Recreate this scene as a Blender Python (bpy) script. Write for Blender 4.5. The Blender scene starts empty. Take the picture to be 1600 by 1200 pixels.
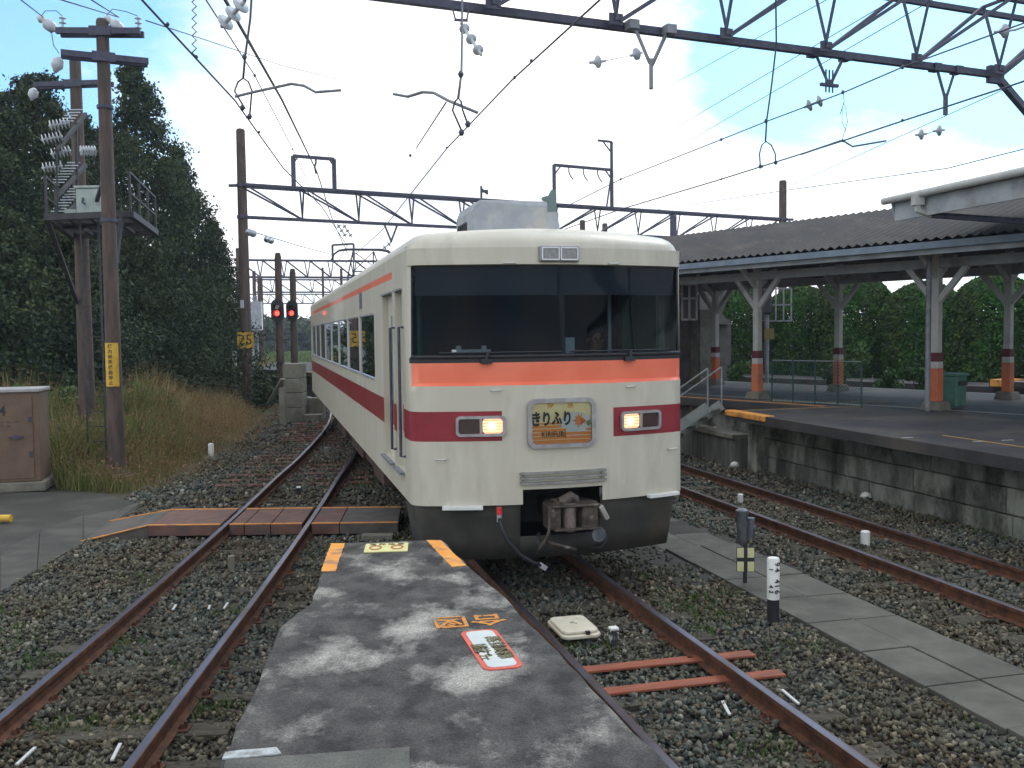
import bpy, bmesh, math, random
import numpy as np
from mathutils import Vector, Matrix

random.seed(7)
rng = np.random.default_rng(11)
SC = bpy.context.scene
COL = SC.collection
R = math.radians

# ------------------------------------------------------------------ camera
F = 1500.0                      # focal length in photo pixels (photo 1600 x 1200)
PITCH = math.atan(80 / F)
ROLL = -0.012
CAMZ = 2.58                     # rail top is z = 0
cam_data = bpy.data.cameras.new("camera")
cam_data.sensor_width = 36.0
cam_data.lens = 36.0 * F / 1600.0
cam_data.clip_start = 0.05
cam_data.clip_end = 3000
cam = bpy.data.objects.new("camera", cam_data)
COL.objects.link(cam)
CM = Matrix.Rotation(math.pi / 2 - PITCH, 4, 'X') @ Matrix.Rotation(ROLL, 4, 'Z')
cam.matrix_world = Matrix.Translation((0, 0, CAMZ)) @ CM
SC.camera = cam

# ------------------------------------------------------------------ sky and sun
SUN_EL, SUN_AZ = R(48), R(35)   # azimuth measured from +Y towards +X
world = bpy.data.worlds.new("World")
SC.world = world
world.use_nodes = True
wn = world.node_tree.nodes
wl = world.node_tree.links
wn.clear()
w_out = wn.new('ShaderNodeOutputWorld')
w_bg = wn.new('ShaderNodeBackground')
w_bg.inputs['Strength'].default_value = 0.13
w_sky = wn.new('ShaderNodeTexSky')
w_sky.sky_type = 'NISHITA'
w_sky.sun_disc = False
w_sky.sun_elevation = SUN_EL
w_sky.sun_rotation = SUN_AZ
w_sky.altitude = 200
w_sky.dust_density = 1.2
w_tc = wn.new('ShaderNodeTexCoord')
w_map = wn.new('ShaderNodeMapping')
w_map.inputs['Scale'].default_value = (1.0, 1.0, 1.9)
w_map.inputs['Location'].default_value = (0.35, 0.0, 0.12)
wl.new(w_tc.outputs['Generated'], w_map.inputs['Vector'])
w_n = wn.new('ShaderNodeTexNoise')
w_n.inputs['Scale'].default_value = 2.1
w_n.inputs['Detail'].default_value = 9
w_n.inputs['Roughness'].default_value = 0.6
w_n.inputs['Distortion'].default_value = 0.35
wl.new(w_map.outputs['Vector'], w_n.inputs['Vector'])
w_r = wn.new('ShaderNodeValToRGB')
w_r.color_ramp.elements[0].position = 0.40
w_r.color_ramp.elements[1].position = 0.54
# broad gaps of blue sky between the clouds
w_last = w_n.outputs['Fac']
for (d_, lo_, hi_, amt) in (((0.0, 0.97, 0.18), 0.86, 0.99, 0.16), ((-0.50, 1.0, 0.42), 0.955, 0.995, -0.24), ((0.30, 1.0, 0.36), 0.983, 0.998, -0.24), ((0.56, 1.0, 0.40), 0.980, 0.998, -0.25)):
    w_dot = wn.new('ShaderNodeVectorMath'); w_dot.operation = 'DOT_PRODUCT'
    w_dot.inputs[1].default_value = Vector(d_).normalized()
    wl.new(w_tc.outputs['Generated'], w_dot.inputs[0])
    w_mr = wn.new('ShaderNodeMapRange')
    w_mr.inputs['From Min'].default_value = lo_; w_mr.inputs['From Max'].default_value = hi_
    w_mr.inputs['To Min'].default_value = 0.0; w_mr.inputs['To Max'].default_value = amt
    wl.new(w_dot.outputs['Value'], w_mr.inputs['Value'])
    w_ad = wn.new('ShaderNodeMath'); w_ad.operation = 'ADD'
    wl.new(w_last, w_ad.inputs[0]); wl.new(w_mr.outputs[0], w_ad.inputs[1])
    w_last = w_ad.outputs[0]
wl.new(w_last, w_r.inputs['Fac'])
w_n2 = wn.new('ShaderNodeTexNoise')
w_n2.inputs['Scale'].default_value = 3.1
w_n2.inputs['Detail'].default_value = 5
wl.new(w_map.outputs['Vector'], w_n2.inputs['Vector'])
w_r2 = wn.new('ShaderNodeValToRGB')
w_r2.color_ramp.elements[0].position = 0.33
w_r2.color_ramp.elements[0].color = (8.9, 9.2, 10.2, 1)
w_r2.color_ramp.elements[1].position = 0.47
w_r2.color_ramp.elements[1].color = (14.6, 14.2, 13.8, 1)
wl.new(w_n2.outputs['Fac'], w_r2.inputs['Fac'])
w_mul = wn.new('ShaderNodeVectorMath'); w_mul.operation = 'MULTIPLY'
w_mul.inputs[1].default_value = (1.05, 1.75, 2.05)
wl.new(w_sky.outputs[0], w_mul.inputs[0])
w_mix = wn.new('ShaderNodeMix'); w_mix.data_type = 'RGBA'
wl.new(w_r.outputs['Color'], w_mix.inputs[0])
wl.new(w_mul.outputs[0], w_mix.inputs[6])
wl.new(w_r2.outputs['Color'], w_mix.inputs[7])
wl.new(w_mix.outputs[2], w_bg.inputs['Color'])
wl.new(w_bg.outputs[0], w_out.inputs[0])

sun_d = bpy.data.lights.new("sun", 'SUN')
sun_d.energy = 1.1
sun_d.angle = R(18)
sun_d.color = (1.0, 0.95, 0.88)
sun = bpy.data.objects.new("sun", sun_d)
COL.objects.link(sun)
sun.rotation_euler = Vector((-math.sin(SUN_AZ) * math.cos(SUN_EL), -math.cos(SUN_AZ) * math.cos(SUN_EL),
                             -math.sin(SUN_EL))).to_track_quat('-Z', 'Y').to_euler()
SC.view_settings.view_transform = 'Standard'
SC.view_settings.look = 'None'
SC.view_settings.exposure = 0.0
SC.view_settings.gamma = 1.0

# ------------------------------------------------------------------ photo measurement helpers
def ray(px, py):
    return (CM.to_3x3() @ Vector(((px - 800) / F, -(py - 600) / F, -1))).normalized()
def PZ(px, py, z):              # the point of height z seen at that pixel
    r = ray(px, py); k = (z - CAMZ) / r.z
    return Vector((r.x * k, r.y * k, z))
def PY(px, py, Y):              # the point at distance Y seen at that pixel
    r = ray(px, py); k = Y / r.y
    return Vector((r.x * k, Y, CAMZ + r.z * k))
YAW = R(14.4)
def TR(s, t, z=0.0):            # along / right of the main track
    return Vector((t * math.cos(YAW) - s * math.sin(YAW), t * math.sin(YAW) + s * math.cos(YAW), z))
YAW2 = R(35)
def T2(s, t, z=0.0):            # along / right of the island platform
    return Vector((t * math.cos(YAW2) - s * math.sin(YAW2), t * math.sin(YAW2) + s * math.cos(YAW2), z))

# ------------------------------------------------------------------ materials
MATS = {}
def mat(name, col, rough=0.7, metal=0.0, col2=None, scale=6.0, lo=0.4, hi=0.62, bump=0.0, bscale=40.0,
        stretch=(1, 1, 1), detail=6, spec=0.5, dirt=None, dscale=2.0, dlo=0.5, dhi=0.72, drough=0.55, island=0.0, coat=0.0):
    if name in MATS: return MATS[name]
    m = bpy.data.materials.new(name); m.use_nodes = True
    n = m.node_tree.nodes; l = m.node_tree.links
    b = n['Principled BSDF']
    b.inputs['Roughness'].default_value = rough
    b.inputs['Metallic'].default_value = metal
    b.inputs['Specular IOR Level'].default_value = spec
    b.inputs['Coat Weight'].default_value = coat
    tc = n.new('ShaderNodeTexCoord')
    mp = n.new('ShaderNodeMapping'); mp.inputs['Scale'].default_value = stretch
    l.new(tc.outputs['Object'], mp.inputs['Vector'])
    last = None
    if col2 is not None:
        t = n.new('ShaderNodeTexNoise'); t.inputs['Scale'].default_value = scale; t.inputs['Detail'].default_value = detail
        t.inputs['Roughness'].default_value = 0.6
        l.new(mp.outputs[0], t.inputs['Vector'])
        r = n.new('ShaderNodeValToRGB')
        r.color_ramp.elements[0].position = lo; r.color_ramp.elements[0].color = (*col, 1)
        r.color_ramp.elements[1].position = hi; r.color_ramp.elements[1].color = (*col2, 1)
        l.new(t.outputs['Fac'], r.inputs['Fac'])
        last = r.outputs['Color']
        rr = n.new('ShaderNodeMapRange'); rr.inputs['To Min'].default_value = max(0, rough - 0.08); rr.inputs['To Max'].default_value = min(1, rough + 0.1)
        l.new(t.outputs['Fac'], rr.inputs['Value']); l.new(rr.outputs[0], b.inputs['Roughness'])
    if dirt is not None:
        t = n.new('ShaderNodeTexNoise'); t.inputs['Scale'].default_value = dscale; t.inputs['Detail'].default_value = 9; t.inputs['Roughness'].default_value = drough
        l.new(mp.outputs[0], t.inputs['Vector'])
        r = n.new('ShaderNodeValToRGB')
        r.color_ramp.elements[0].position = dlo; r.color_ramp.elements[0].color = (0, 0, 0, 1)
        r.color_ramp.elements[1].position = dhi; r.color_ramp.elements[1].color = (1, 1, 1, 1)
        l.new(t.outputs['Fac'], r.inputs['Fac'])
        mx = n.new('ShaderNodeMix'); mx.data_type = 'RGBA'
        l.new(r.outputs['Color'], mx.inputs[0])
        if last is not None: l.new(last, mx.inputs[6])
        else: mx.inputs[6].default_value = (*col, 1)
        mx.inputs[7].default_value = (*dirt, 1)
        last = mx.outputs[2]
    if island > 0:
        g = n.new('ShaderNodeNewGeometry')
        mr = n.new('ShaderNodeMapRange'); mr.inputs['To Min'].default_value = 1 - island; mr.inputs['To Max'].default_value = 1 + island
        l.new(g.outputs['Random Per Island'], mr.inputs['Value'])
        vm = n.new('ShaderNodeVectorMath'); vm.operation = 'SCALE'
        if last is not None: l.new(last, vm.inputs[0])
        else: vm.inputs[0].default_value = col
        l.new(mr.outputs[0], vm.inputs['Scale'])
        last = vm.outputs[0]
    if last is not None: l.new(last, b.inputs['Base Color'])
    else: b.inputs['Base Color'].default_value = (*col, 1)
    if bump > 0:
        t = n.new('ShaderNodeTexNoise'); t.inputs['Scale'].default_value = bscale; t.inputs['Detail'].default_value = 5
        l.new(mp.outputs[0], t.inputs['Vector'])
        bp = n.new('ShaderNodeBump'); bp.inputs['Strength'].default_value = bump; bp.inputs['Distance'].default_value = 0.02
        l.new(t.outputs['Fac'], bp.inputs['Height']); l.new(bp.outputs[0], b.inputs['Normal'])
    MATS[name] = m
    return m

def island_mat(name, stops, rough=0.85, bump=0.0, poscol=None, posscale=0.3, translucent=0.0, gain=(1, 1, 1)):
    """colour picked per island from stops; poscol = second stop list mixed in by a broad noise of position"""
    if name in MATS: return MATS[name]
    m = bpy.data.materials.new(name); m.use_nodes = True
    n = m.node_tree.nodes; l = m.node_tree.links
    b = n['Principled BSDF']; b.inputs['Roughness'].default_value = rough; b.inputs['Specular IOR Level'].default_value = 0.25
    g = n.new('ShaderNodeNewGeometry')
    def ramp(st):
        r = n.new('ShaderNodeValToRGB'); cr = r.color_ramp
        while len(cr.elements) < len(st): cr.elements.new(0.5)
        for i, (p, c) in enumerate(st):
            cr.elements[i].position = p; cr.elements[i].color = (c[0] * gain[0], c[1] * gain[1], c[2] * gain[2], 1)
        l.new(g.outputs['Random Per Island'], r.inputs['Fac'])
        return r.outputs['Color']
    c = ramp(stops)
    if poscol:
        c2 = ramp(poscol)
        tc = n.new('ShaderNodeTexCoord')
        t = n.new('ShaderNodeTexNoise'); t.inputs['Scale'].default_value = posscale; t.inputs['Detail'].default_value = 3
        l.new(tc.outputs['Object'], t.inputs['Vector'])
        r = n.new('ShaderNodeValToRGB'); r.color_ramp.elements[0].position = 0.42; r.color_ramp.elements[1].position = 0.58
        l.new(t.outputs['Fac'], r.inputs['Fac'])
        mx = n.new('ShaderNodeMix'); mx.data_type = 'RGBA'
        l.new(r.outputs['Color'], mx.inputs[0]); l.new(c, mx.inputs[6]); l.new(c2, mx.inputs[7])
        c = mx.outputs[2]
    l.new(c, b.inputs['Base Color'])
    if translucent > 0:
        tr = n.new('ShaderNodeBsdfTranslucent'); l.new(c, tr.inputs['Color'])
        ms = n.new('ShaderNodeMixShader'); ms.inputs[0].default_value = translucent
        l.new(b.outputs[0], ms.inputs[1]); l.new(tr.outputs[0], ms.inputs[2])
        l.new(ms.outputs[0], n['Material Output'].inputs[0])
    MATS[name] = m
    return m

def emit(name, col, strength):
    if name in MATS: return MATS[name]
    m = bpy.data.materials.new(name); m.use_nodes = True
    b = m.node_tree.nodes['Principled BSDF']
    b.inputs['Base Color'].default_value = (*col, 1)
    b.inputs['Emission Color'].default_value = (*col, 1)
    b.inputs['Emission Strength'].default_value = strength
    MATS[name] = m
    return m

def glass(name, tint, rough=0.02, ior=1.45):
    """thin pane: tinted see-through plus a mirror-like coat by Fresnel"""
    if name in MATS: return MATS[name]
    m = bpy.data.materials.new(name); m.use_nodes = True
    n = m.node_tree.nodes; l = m.node_tree.links; n.remove(n['Principled BSDF'])
    tr = n.new('ShaderNodeBsdfTransparent'); tr.inputs[0].default_value = (*tint, 1)
    gl = n.new('ShaderNodeBsdfGlossy'); gl.inputs['Roughness'].default_value = rough
    gl.inputs['Color'].default_value = (0.9, 0.95, 1, 1)
    fr = n.new('ShaderNodeFresnel'); fr.inputs[0].default_value = ior
    ms = n.new('ShaderNodeMixShader')
    l.new(fr.outputs[0], ms.inputs[0]); l.new(tr.outputs[0], ms.inputs[1]); l.new(gl.outputs[0], ms.inputs[2])
    l.new(ms.outputs[0], n['Material Output'].inputs[0])
    MATS[name] = m
    return m

# ------------------------------------------------------------------ mesh builder
class MB:
    def __init__(s): s.v = []; s.f = []; s.m = []; s.mi = 0; s.T = None
    def add(s, vs, fs, mi=None):
        o = len(s.v)
        if s.T is not None: vs = [s.T @ Vector(p) for p in vs]
        s.v += [tuple(p) for p in vs]
        s.f += [tuple(i + o for i in f) for f in fs]
        s.m += [s.mi if mi is None else mi] * len(fs)
        return s
    def box(s, c, d, rz=0.0, M=None, mi=None, taper=1.0):
        x, y, z = d[0] / 2, d[1] / 2, d[2] / 2
        k = taper
        vs = [Vector(p) for p in ((-x, -y, -z), (x, -y, -z), (x, y, -z), (-x, y, -z), (-x * k, -y * k, z), (x * k, -y * k, z), (x * k, y * k, z), (-x * k, y * k, z))]
        if M is None: M = Matrix.Rotation(rz, 3, 'Z')
        vs = [M @ p + Vector(c) for p in vs]
        return s.add(vs, [(0, 3, 2, 1), (4, 5, 6, 7), (0, 1, 5, 4), (1, 2, 6, 5), (2, 3, 7, 6), (3, 0, 4, 7)], mi)
    def bar(s, a, b, w, h=None, mi=None, up=(0, 0, 1)):
        a = Vector(a); b = Vector(b); h = h or w
        y = (b - a); L = y.length
        if L < 1e-6: return s
        y.normalize(); u = Vector(up)
        if abs(y.dot(u)) > 0.98: u = Vector((1, 0, 0))
        x = y.cross(u).normalized(); z = x.cross(y)
        M = Matrix((x, y, z)).transposed()
        return s.box((a + b) / 2, (w, L, h), M=M, mi=mi)
    def angle(s, a, b, w, th=0.008, mi=None, up=(0, 0, 1)):       # an L-profile steel member
        a = Vector(a); b = Vector(b); y = (b - a).normalized(); u = Vector(up)
        if abs(y.dot(u)) > 0.98: u = Vector((1, 0, 0))
        x = y.cross(u).normalized(); z = x.cross(y)
        s.bar(a + z * w / 2, b + z * w / 2, w, th, mi, up)
        s.bar(a + x * w / 2, b + x * w / 2, th, w - th, mi, up)
        return s
    def tube(s, pts, r, n=8, mi=None, caps=True):
        pts = [Vector(p) for p in pts]; N = len(pts)
        rs = r if isinstance(r, (list, tuple)) else [r] * N
        t0 = (pts[1] - pts[0]).normalized()
        u = Vector((0, 0, 1)) if abs(t0.z) < 0.9 else Vector((1, 0, 0))
        x = t0.cross(u).normalized()
        vs = []
        for i, p in enumerate(pts):
            t = (pts[min(i + 1, N - 1)] - pts[max(i - 1, 0)]).normalized()
            x = (x - t * x.dot(t)).normalized(); z = t.cross(x)
            for k in range(n):
                a = 2 * math.pi * k / n
                vs.append(p + (x * math.cos(a) + z * math.sin(a)) * rs[i])
        fs = [(i * n + k, i * n + (k + 1) % n, (i + 1) * n + (k + 1) % n, (i + 1) * n + k) for i in range(N - 1) for k in range(n)]
        if caps:
            fs.append(tuple(range(n - 1, -1, -1))); fs.append(tuple((N - 1) * n + k for k in range(n)))
        return s.add(vs, fs, mi)
    def lathe(s, a, b, prof, n=14, mi=None):                      # prof: (fraction along a->b, radius)
        a = Vector(a); b = Vector(b)
        return s.tube([a.lerp(b, p) for p, _ in prof], [max(q, 1e-4) for _, q in prof], n, mi)
    def poly(s, pts, z0, z1, mi=None):                            # vertical prism on a plan polygon
        n = len(pts)
        ar = sum(pts[i][0] * pts[(i + 1) % n][1] - pts[(i + 1) % n][0] * pts[i][1] for i in range(n))
        if ar < 0: pts = pts[::-1]
        vs = [(p[0], p[1], z0) for p in pts] + [(p[0], p[1], z1) for p in pts]
        fs = [tuple(range(n - 1, -1, -1)), tuple(range(n, 2 * n))] + [(i, (i + 1) % n, (i + 1) % n + n, i + n) for i in range(n)]
        return s.add(vs, fs, mi)
    def sheet(s, pts, z, mi=None):
        return s.add([(p[0], p[1], z) for p in pts], [tuple(range(len(pts)))], mi)
    def sweep(s, prof, path, mi=None, caps=True):                 # prof (x right, z up) along a horizontal-ish path
        path = [Vector(p) for p in path]; N = len(path); n = len(prof); vs = []
        for i, p in enumerate(path):
            t = (path[min(i + 1, N - 1)] - path[max(i - 1, 0)]); t.z = 0; t.normalize()
            x = Vector((t.y, -t.x, 0))
            for (a, b) in prof: vs.append(p + x * a + Vector((0, 0, b)))
        fs = [(i * n + k, (i + 1) * n + k, (i + 1) * n + (k + 1) % n, i * n + (k + 1) % n) for i in range(N - 1) for k in range(n)]
        if caps: fs += [tuple(range(n)), tuple((N - 1) * n + k for k in range(n - 1, -1, -1))]
        return s.add(vs, fs, mi)
    def build(s, name, mats, parent=None, smooth=False, bevel=0.0, loc=None, label=None, weld=False):
        me = bpy.data.meshes.new(name)
        me.from_pydata(s.v, [], s.f); me.update()
        if not isinstance(mats, (list, tuple)): mats = [mats]
        for m in mats: me.materials.append(m)
        if len(mats) > 1: me.polygons.foreach_set('material_index', s.m)
        if smooth is True: me.polygons.foreach_set('use_smooth', [True] * len(s.f))
        elif smooth: me.shade_smooth() if False else me.polygons.foreach_set('use_smooth', [True] * len(s.f)); 
        if smooth and smooth is not True:
            me.set_sharp_from_angle(angle=R(smooth))
        o = bpy.data.objects.new(name, me); COL.objects.link(o)
        if parent is not None: o.parent = parent
        if loc is not None: o.location = loc
        if label: o['label'] = label
        if weld:
            w_ = o.modifiers.new('weld', 'WELD'); w_.merge_threshold = 0.0005
        if bevel > 0:
            bm = o.modifiers.new('bevel', 'BEVEL'); bm.width = bevel; bm.segments = 2; bm.limit_method = 'ANGLE'; bm.angle_limit = R(40)
        return o

def np_mesh(name, verts, faces, m, parent=None, smooth=False):    # faces: (n,k) array
    me = bpy.data.meshes.new(name)
    nf, k = faces.shape
    me.vertices.add(len(verts)); me.vertices.foreach_set('co', verts.astype(np.float32).ravel())
    me.loops.add(nf * k); me.loops.foreach_set('vertex_index', faces.astype(np.int32).ravel())
    me.polygons.add(nf); me.polygons.foreach_set('loop_start', np.arange(0, nf * k, k, dtype=np.int32))
    me.polygons.foreach_set('loop_total', np.full(nf, k, dtype=np.int32))
    if smooth: me.polygons.foreach_set('use_smooth', np.ones(nf, dtype=bool))
    me.update(calc_edges=True); me.validate()
    me.materials.append(m)
    o = bpy.data.objects.new(name, me); COL.objects.link(o)
    if parent is not None: o.parent = parent
    return o

def tag(o, label, cat, group=None):
    o['label'] = label; o['category'] = cat
    if group: o['group'] = group
    return o
def thing(name, label, cat, loc=(0, 0, 0), rz=0.0, group=None):
    o = bpy.data.objects.new(name, None); COL.objects.link(o)
    o.empty_display_size = 0.2
    o.location = loc; o.rotation_euler = (0, 0, rz)
    return tag(o, label, cat, group)
def struct(o, kind='structure'):
    o['kind'] = kind; return o
def kids(o): return [c for c in bpy.data.objects if c.parent == o]
def dup(root, loc=None, rz=None, label=None, group=None):
    r = root.copy(); COL.objects.link(r)
    if loc is not None: r.location = loc
    if rz is not None: r.rotation_euler = (0, 0, rz)
    if label: r['label'] = label
    if group: r['group'] = group
    for ch in kids(root):
        c = ch.copy(); COL.objects.link(c); c.parent = r
        for g in kids(ch):
            d = g.copy(); COL.objects.link(d); d.parent = c
    return r

def text_mesh(name, body, size, m, parent, M, extrude=0.001, bold=0.0, align='CENTER', space=1.0, sx=1.0, line=1.0):
    """flat lettering as a mesh; M is a 4x4 placing the text plane (x right, y up) in the parent's space"""
    cu = bpy.data.curves.new('lettering', 'FONT')
    cu.body = body; cu.size = size; cu.extrude = extrude; cu.offset = bold
    cu.align_x = align; cu.align_y = 'CENTER'; cu.space_character = space; cu.space_line = line
    cu.resolution_u = 3
    tmp = bpy.data.objects.new('lettering', cu); COL.objects.link(tmp)
    bpy.context.view_layer.update()
    dg = bpy.context.evaluated_depsgraph_get()
    me = bpy.data.meshes.new_from_object(tmp.evaluated_get(dg))
    bpy.data.objects.remove(tmp); bpy.data.curves.remove(cu)
    me.transform(M @ Matrix.Diagonal((sx, 1, 1, 1)))
    me.materials.clear(); me.materials.append(m)
    me.name = name
    o = bpy.data.objects.new(name, me); COL.objects.link(o)
    if parent is not None: o.parent = parent
    return o

def frame_mat(origin, xdir, ydir):
    x = Vector(xdir).normalized(); y = Vector(ydir).normalized(); z = x.cross(y).normalized(); y = z.cross(x)
    M = Matrix((x, y, z)).transposed().to_4x4(); M.translation = Vector(origin)
    return M

def in_poly(x, y, poly):
    inside = np.zeros(x.shape, bool); n = len(poly)
    for i in range(n):
        x0, y0 = poly[i][0], poly[i][1]; x1, y1 = poly[(i + 1) % n][0], poly[(i + 1) % n][1]
        c = ((y0 > y) != (y1 > y)) & (x < (x1 - x0) * (y - y0) / ((y1 - y0) if y1 != y0 else 1e-9) + x0)
        inside ^= c
    return inside

# shared materials
M_RUST = mat('rail_rust', (0.058, 0.021, 0.010), 0.8, 0.0, (0.13, 0.048, 0.020), 9, bump=0.3, bscale=60)
M_RAILTOP = mat('rail_running_surface', (0.17, 0.165, 0.21), 0.38, 0.85, (0.09, 0.07, 0.07), 2.2, stretch=(1, 0.3, 1))
M_CONC = mat('concrete_plain', (0.15, 0.14, 0.11), 0.9, 0, (0.22, 0.205, 0.165), 5, bump=0.4, bscale=60, dirt=(0.09, 0.085, 0.075), dscale=1.6)
M_SLEEPER = mat('sleeper_wood', (0.038, 0.031, 0.021), 0.9, 0, (0.080, 0.070, 0.048), 4, bump=0.5, bscale=30, stretch=(1, 6, 1))
M_SLEEPRED = mat('sleeper_red', (0.10, 0.038, 0.026), 0.9, 0, (0.16, 0.075, 0.055), 4, bump=0.4, bscale=30)
M_STEEL = mat('dark_steel', (0.042, 0.045, 0.075), 0.6, 0.0, (0.070, 0.070, 0.105), 8, bump=0.1)
M_STEELG = mat('grey_steel', (0.16, 0.17, 0.19), 0.55, 0.2, (0.25, 0.26, 0.28), 8)
M_POLE = mat('brown_pole', (0.062, 0.041, 0.034), 0.8, 0, (0.115, 0.078, 0.062), 3, stretch=(3, 3, 0.5), bump=0.15, dirt=(0.05, 0.045, 0.045), dscale=1.2)
M_WIRE = mat('wire', (0.06, 0.06, 0.085), 0.6)
M_WHITE = mat('white_paint', (0.66, 0.66, 0.62), 0.55, 0, (0.76, 0.76, 0.72), 5, dirt=(0.30, 0.28, 0.24), dscale=5, dlo=0.56, dhi=0.72)
M_BLACK = mat('black_paint', (0.012, 0.012, 0.014), 0.5, 0, (0.025, 0.025, 0.028), 6)
M_YELLOW = mat('sign_yellow', (0.62, 0.36, 0.03), 0.6, 0, (0.70, 0.44, 0.05), 5, dirt=(0.35, 0.2, 0.05), dscale=4)
M_ORANGEP = mat('orange_ground_paint', (0.70, 0.27, 0.035), 0.75, 0, (0.78, 0.34, 0.06), 6, bump=0.3, dirt=(0.25, 0.15, 0.09), dscale=5, dlo=0.55, dhi=0.68)
M_PORC = mat('porcelain', (0.42, 0.45, 0.49), 0.25, 0, (0.52, 0.54, 0.57), 6, coat=0.5)
# ================================================================== GROUND
M_GROUND = mat('ground_earth', (0.040, 0.032, 0.020), 0.95, 0, (0.070, 0.058, 0.034), 1.3, bump=0.5, bscale=20, dirt=(0.045, 0.050, 0.020), dscale=0.5, dlo=0.45, dhi=0.6)
M_GRAVEL = mat('gravel_bed', (0.030, 0.029, 0.025), 0.95, 0, (0.080, 0.075, 0.065), 22, lo=0.38, hi=0.66, bump=0.9, bscale=34, dirt=(0.045, 0.030, 0.020), dscale=1.1)
b = MB()
b.add([(-900, -60, -0.215), (900, -60, -0.215), (900, 900, -0.215), (-900, 900, -0.215)], [(0, 1, 2, 3)])
struct(b.build('ground', M_GROUND))
YARD = [(-4.6, -8), (-6.3, 7.0), (-6.6, 12), (-6.8, 15), (-6.6, 19), (-7.0, 24), (-9.5, 40), (-22, 80), (-34, 120),
        (-8, 140), (14, 60), (20, 30), (20, -8)]
nx, ny = 90, 130
b = MB(); b.sheet(YARD, -0.19)
struct(b.build('gravel_yard', M_GRAVEL))

# ------------------------------------------------------------------ tracks
RAILP = [(-0.0625, -0.142), (0.0625, -0.142), (0.0625, -0.131), (0.012, -0.118), (0.009, -0.045), (0.0325, -0.036), (0.0325, -0.002),
         (0.0245, 0.0), (-0.0245, 0.0), (-0.0325, -0.002), (-0.0325, -0.036), (-0.009, -0.045), (-0.012, -0.118), (-0.0625, -0.131)]
def offset_path(path, d):
    out = []
    for i, p in enumerate(path):
        t = path[min(i + 1, len(path) - 1)] - path[max(i - 1, 0)]; t.z = 0; t.normalize()
        out.append(p + Vector((t.y, -t.x, 0)) * d)
    return out
def arc_points(path, step, start=0.0):
    out = []; acc = start
    for i in range(len(path) - 1):
        a, c = path[i], path[i + 1]; L = (c - a).length
        while acc <= L:
            out.append((a.lerp(c, acc / L), (c - a).normalized())); acc += step
        acc -= L
    return out
def rail_build(path, parent, name='rail'):
    rb = MB(); rb.sweep(RAILP, path)
    n = len(RAILP); N = len(path)
    # top faces take the worn running surface
    for i in range(N - 1):
        for k in (7, 8):
            rb.m[i * n + k] = 1
    o = rb.build(name, [M_RUST, M_RAILTOP], parent)
    return o
def clips(sb, c, d, ang):           # spikes and tie plates at both rails
    for sgn in (-1, 1):
        side = Vector((d.y, -d.x, 0))
        p = c + side * (0.566 * sgn)
        sb.box((p.x, p.y, -0.138), (0.26, 0.13, 0.014), rz=ang, mi=1)
        for e in (-1, 1):
            q = p + side * (0.078 * e)
            sb.box((q.x, q.y, -0.118), (0.05, 0.06, 0.035), rz=ang, mi=1, taper=0.6)
            q = p + side * (0.10 * e)
            sb.tube([(q.x, q.y, -0.13), (q.x, q.y, -0.085)], 0.014, 6, mi=1)
def track(label, path, nmax, step, swidth, smat, slen=2.0, start=0.0, zig=0.0, redrange=None):
    t = thing('railway_track', label, 'railway track')
    for s in (-0.566, 0.566): rail_build(offset_path(path, s), t)
    k = 0
    for (c, d) in arc_points(path, step, start):
        if k >= nmax: break
        a = math.atan2(d.y, d.x) - math.pi / 2 + random.uniform(-.012, .012)
        L = slen * random.uniform(0.97, 1.04); m = smat; w = swidth * random.uniform(.9, 1.08)
        off = random.uniform(-.04, .04)
        if redrange and redrange[0] < c.y < redrange[1]: m = M_SLEEPRED; L = 2.9; off = -0.25
        side = Vector((d.y, -d.x, 0))
        sb = MB()
        cc = c + side * off
        sb.box((cc.x, cc.y, -0.212 + random.uniform(-.004, .004)), (L, w, 0.13), rz=a)
        if c.y < 26: clips(sb, c, d, a)
        sb.build('sleeper', [m, M_RUST], t, bevel=0.006 if c.y < 14 else 0)
        k += 1
    return t
pathA = [TR(s, 2.85) for s in np.linspace(-3.0, 70, 40)]
main_track = track('railway track running under the train, with two orange boards across its rails', pathA, 100, 0.62, 0.21, M_SLEEPER, start=0.25)
ctrl = [(-2.3, -3.5), (-2.55, 0), (-2.74, 3), (-2.93, 6), (-3.17, 10), (-3.46, 14), (-3.76, 17.5), (-3.98, 20.4), (-4.5, 25.5), (-5.05, 29.5), (-5.75, 33.5)]
def spline(ctrl, per=6):
    out = []; n = len(ctrl)
    for i in range(n - 1):
        p0 = ctrl[max(i - 1, 0)]; p1 = ctrl[i]; p2 = ctrl[i + 1]; p3 = ctrl[min(i + 2, n - 1)]
        for k in range(per):
            t = k / per
            q = [0.5 * ((2 * p1[j]) + (-p0[j] + p2[j]) * t + (2 * p0[j] - 5 * p1[j] + 4 * p2[j] - p3[j]) * t * t + (-p0[j] + 3 * p1[j] - 3 * p2[j] + p3[j]) * t ** 3) for j in (0, 1)]
            out.append(Vector((q[0], q[1], 0)))
    out.append(Vector((*ctrl[-1], 0)))
    return out
pathB = spline(ctrl)
side_track = track('curved railway track on the left, crossed by the orange edged boards', pathB, 90, 0.62, 0.21, M_SLEEPER, start=0.1, redrange=(17.2, 30))
pathC = [TR(s, 7.2) for s in np.linspace(-3, 62, 34)]
far_track = track('railway track on the right beside the stone platform wall', pathC, 100, 0.64, 0.21, M_SLEEPER, start=0.3)
pathD = [T2(s, 25.2) for s in np.linspace(-2, 45, 16)]
track('railway track behind the canopy columns, in front of the tall green hedge', pathD, 80, 0.64, 0.21, M_SLEEPER)

# wooden packing board showing at the foot of the low platform, dark rusty guard strip

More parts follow.
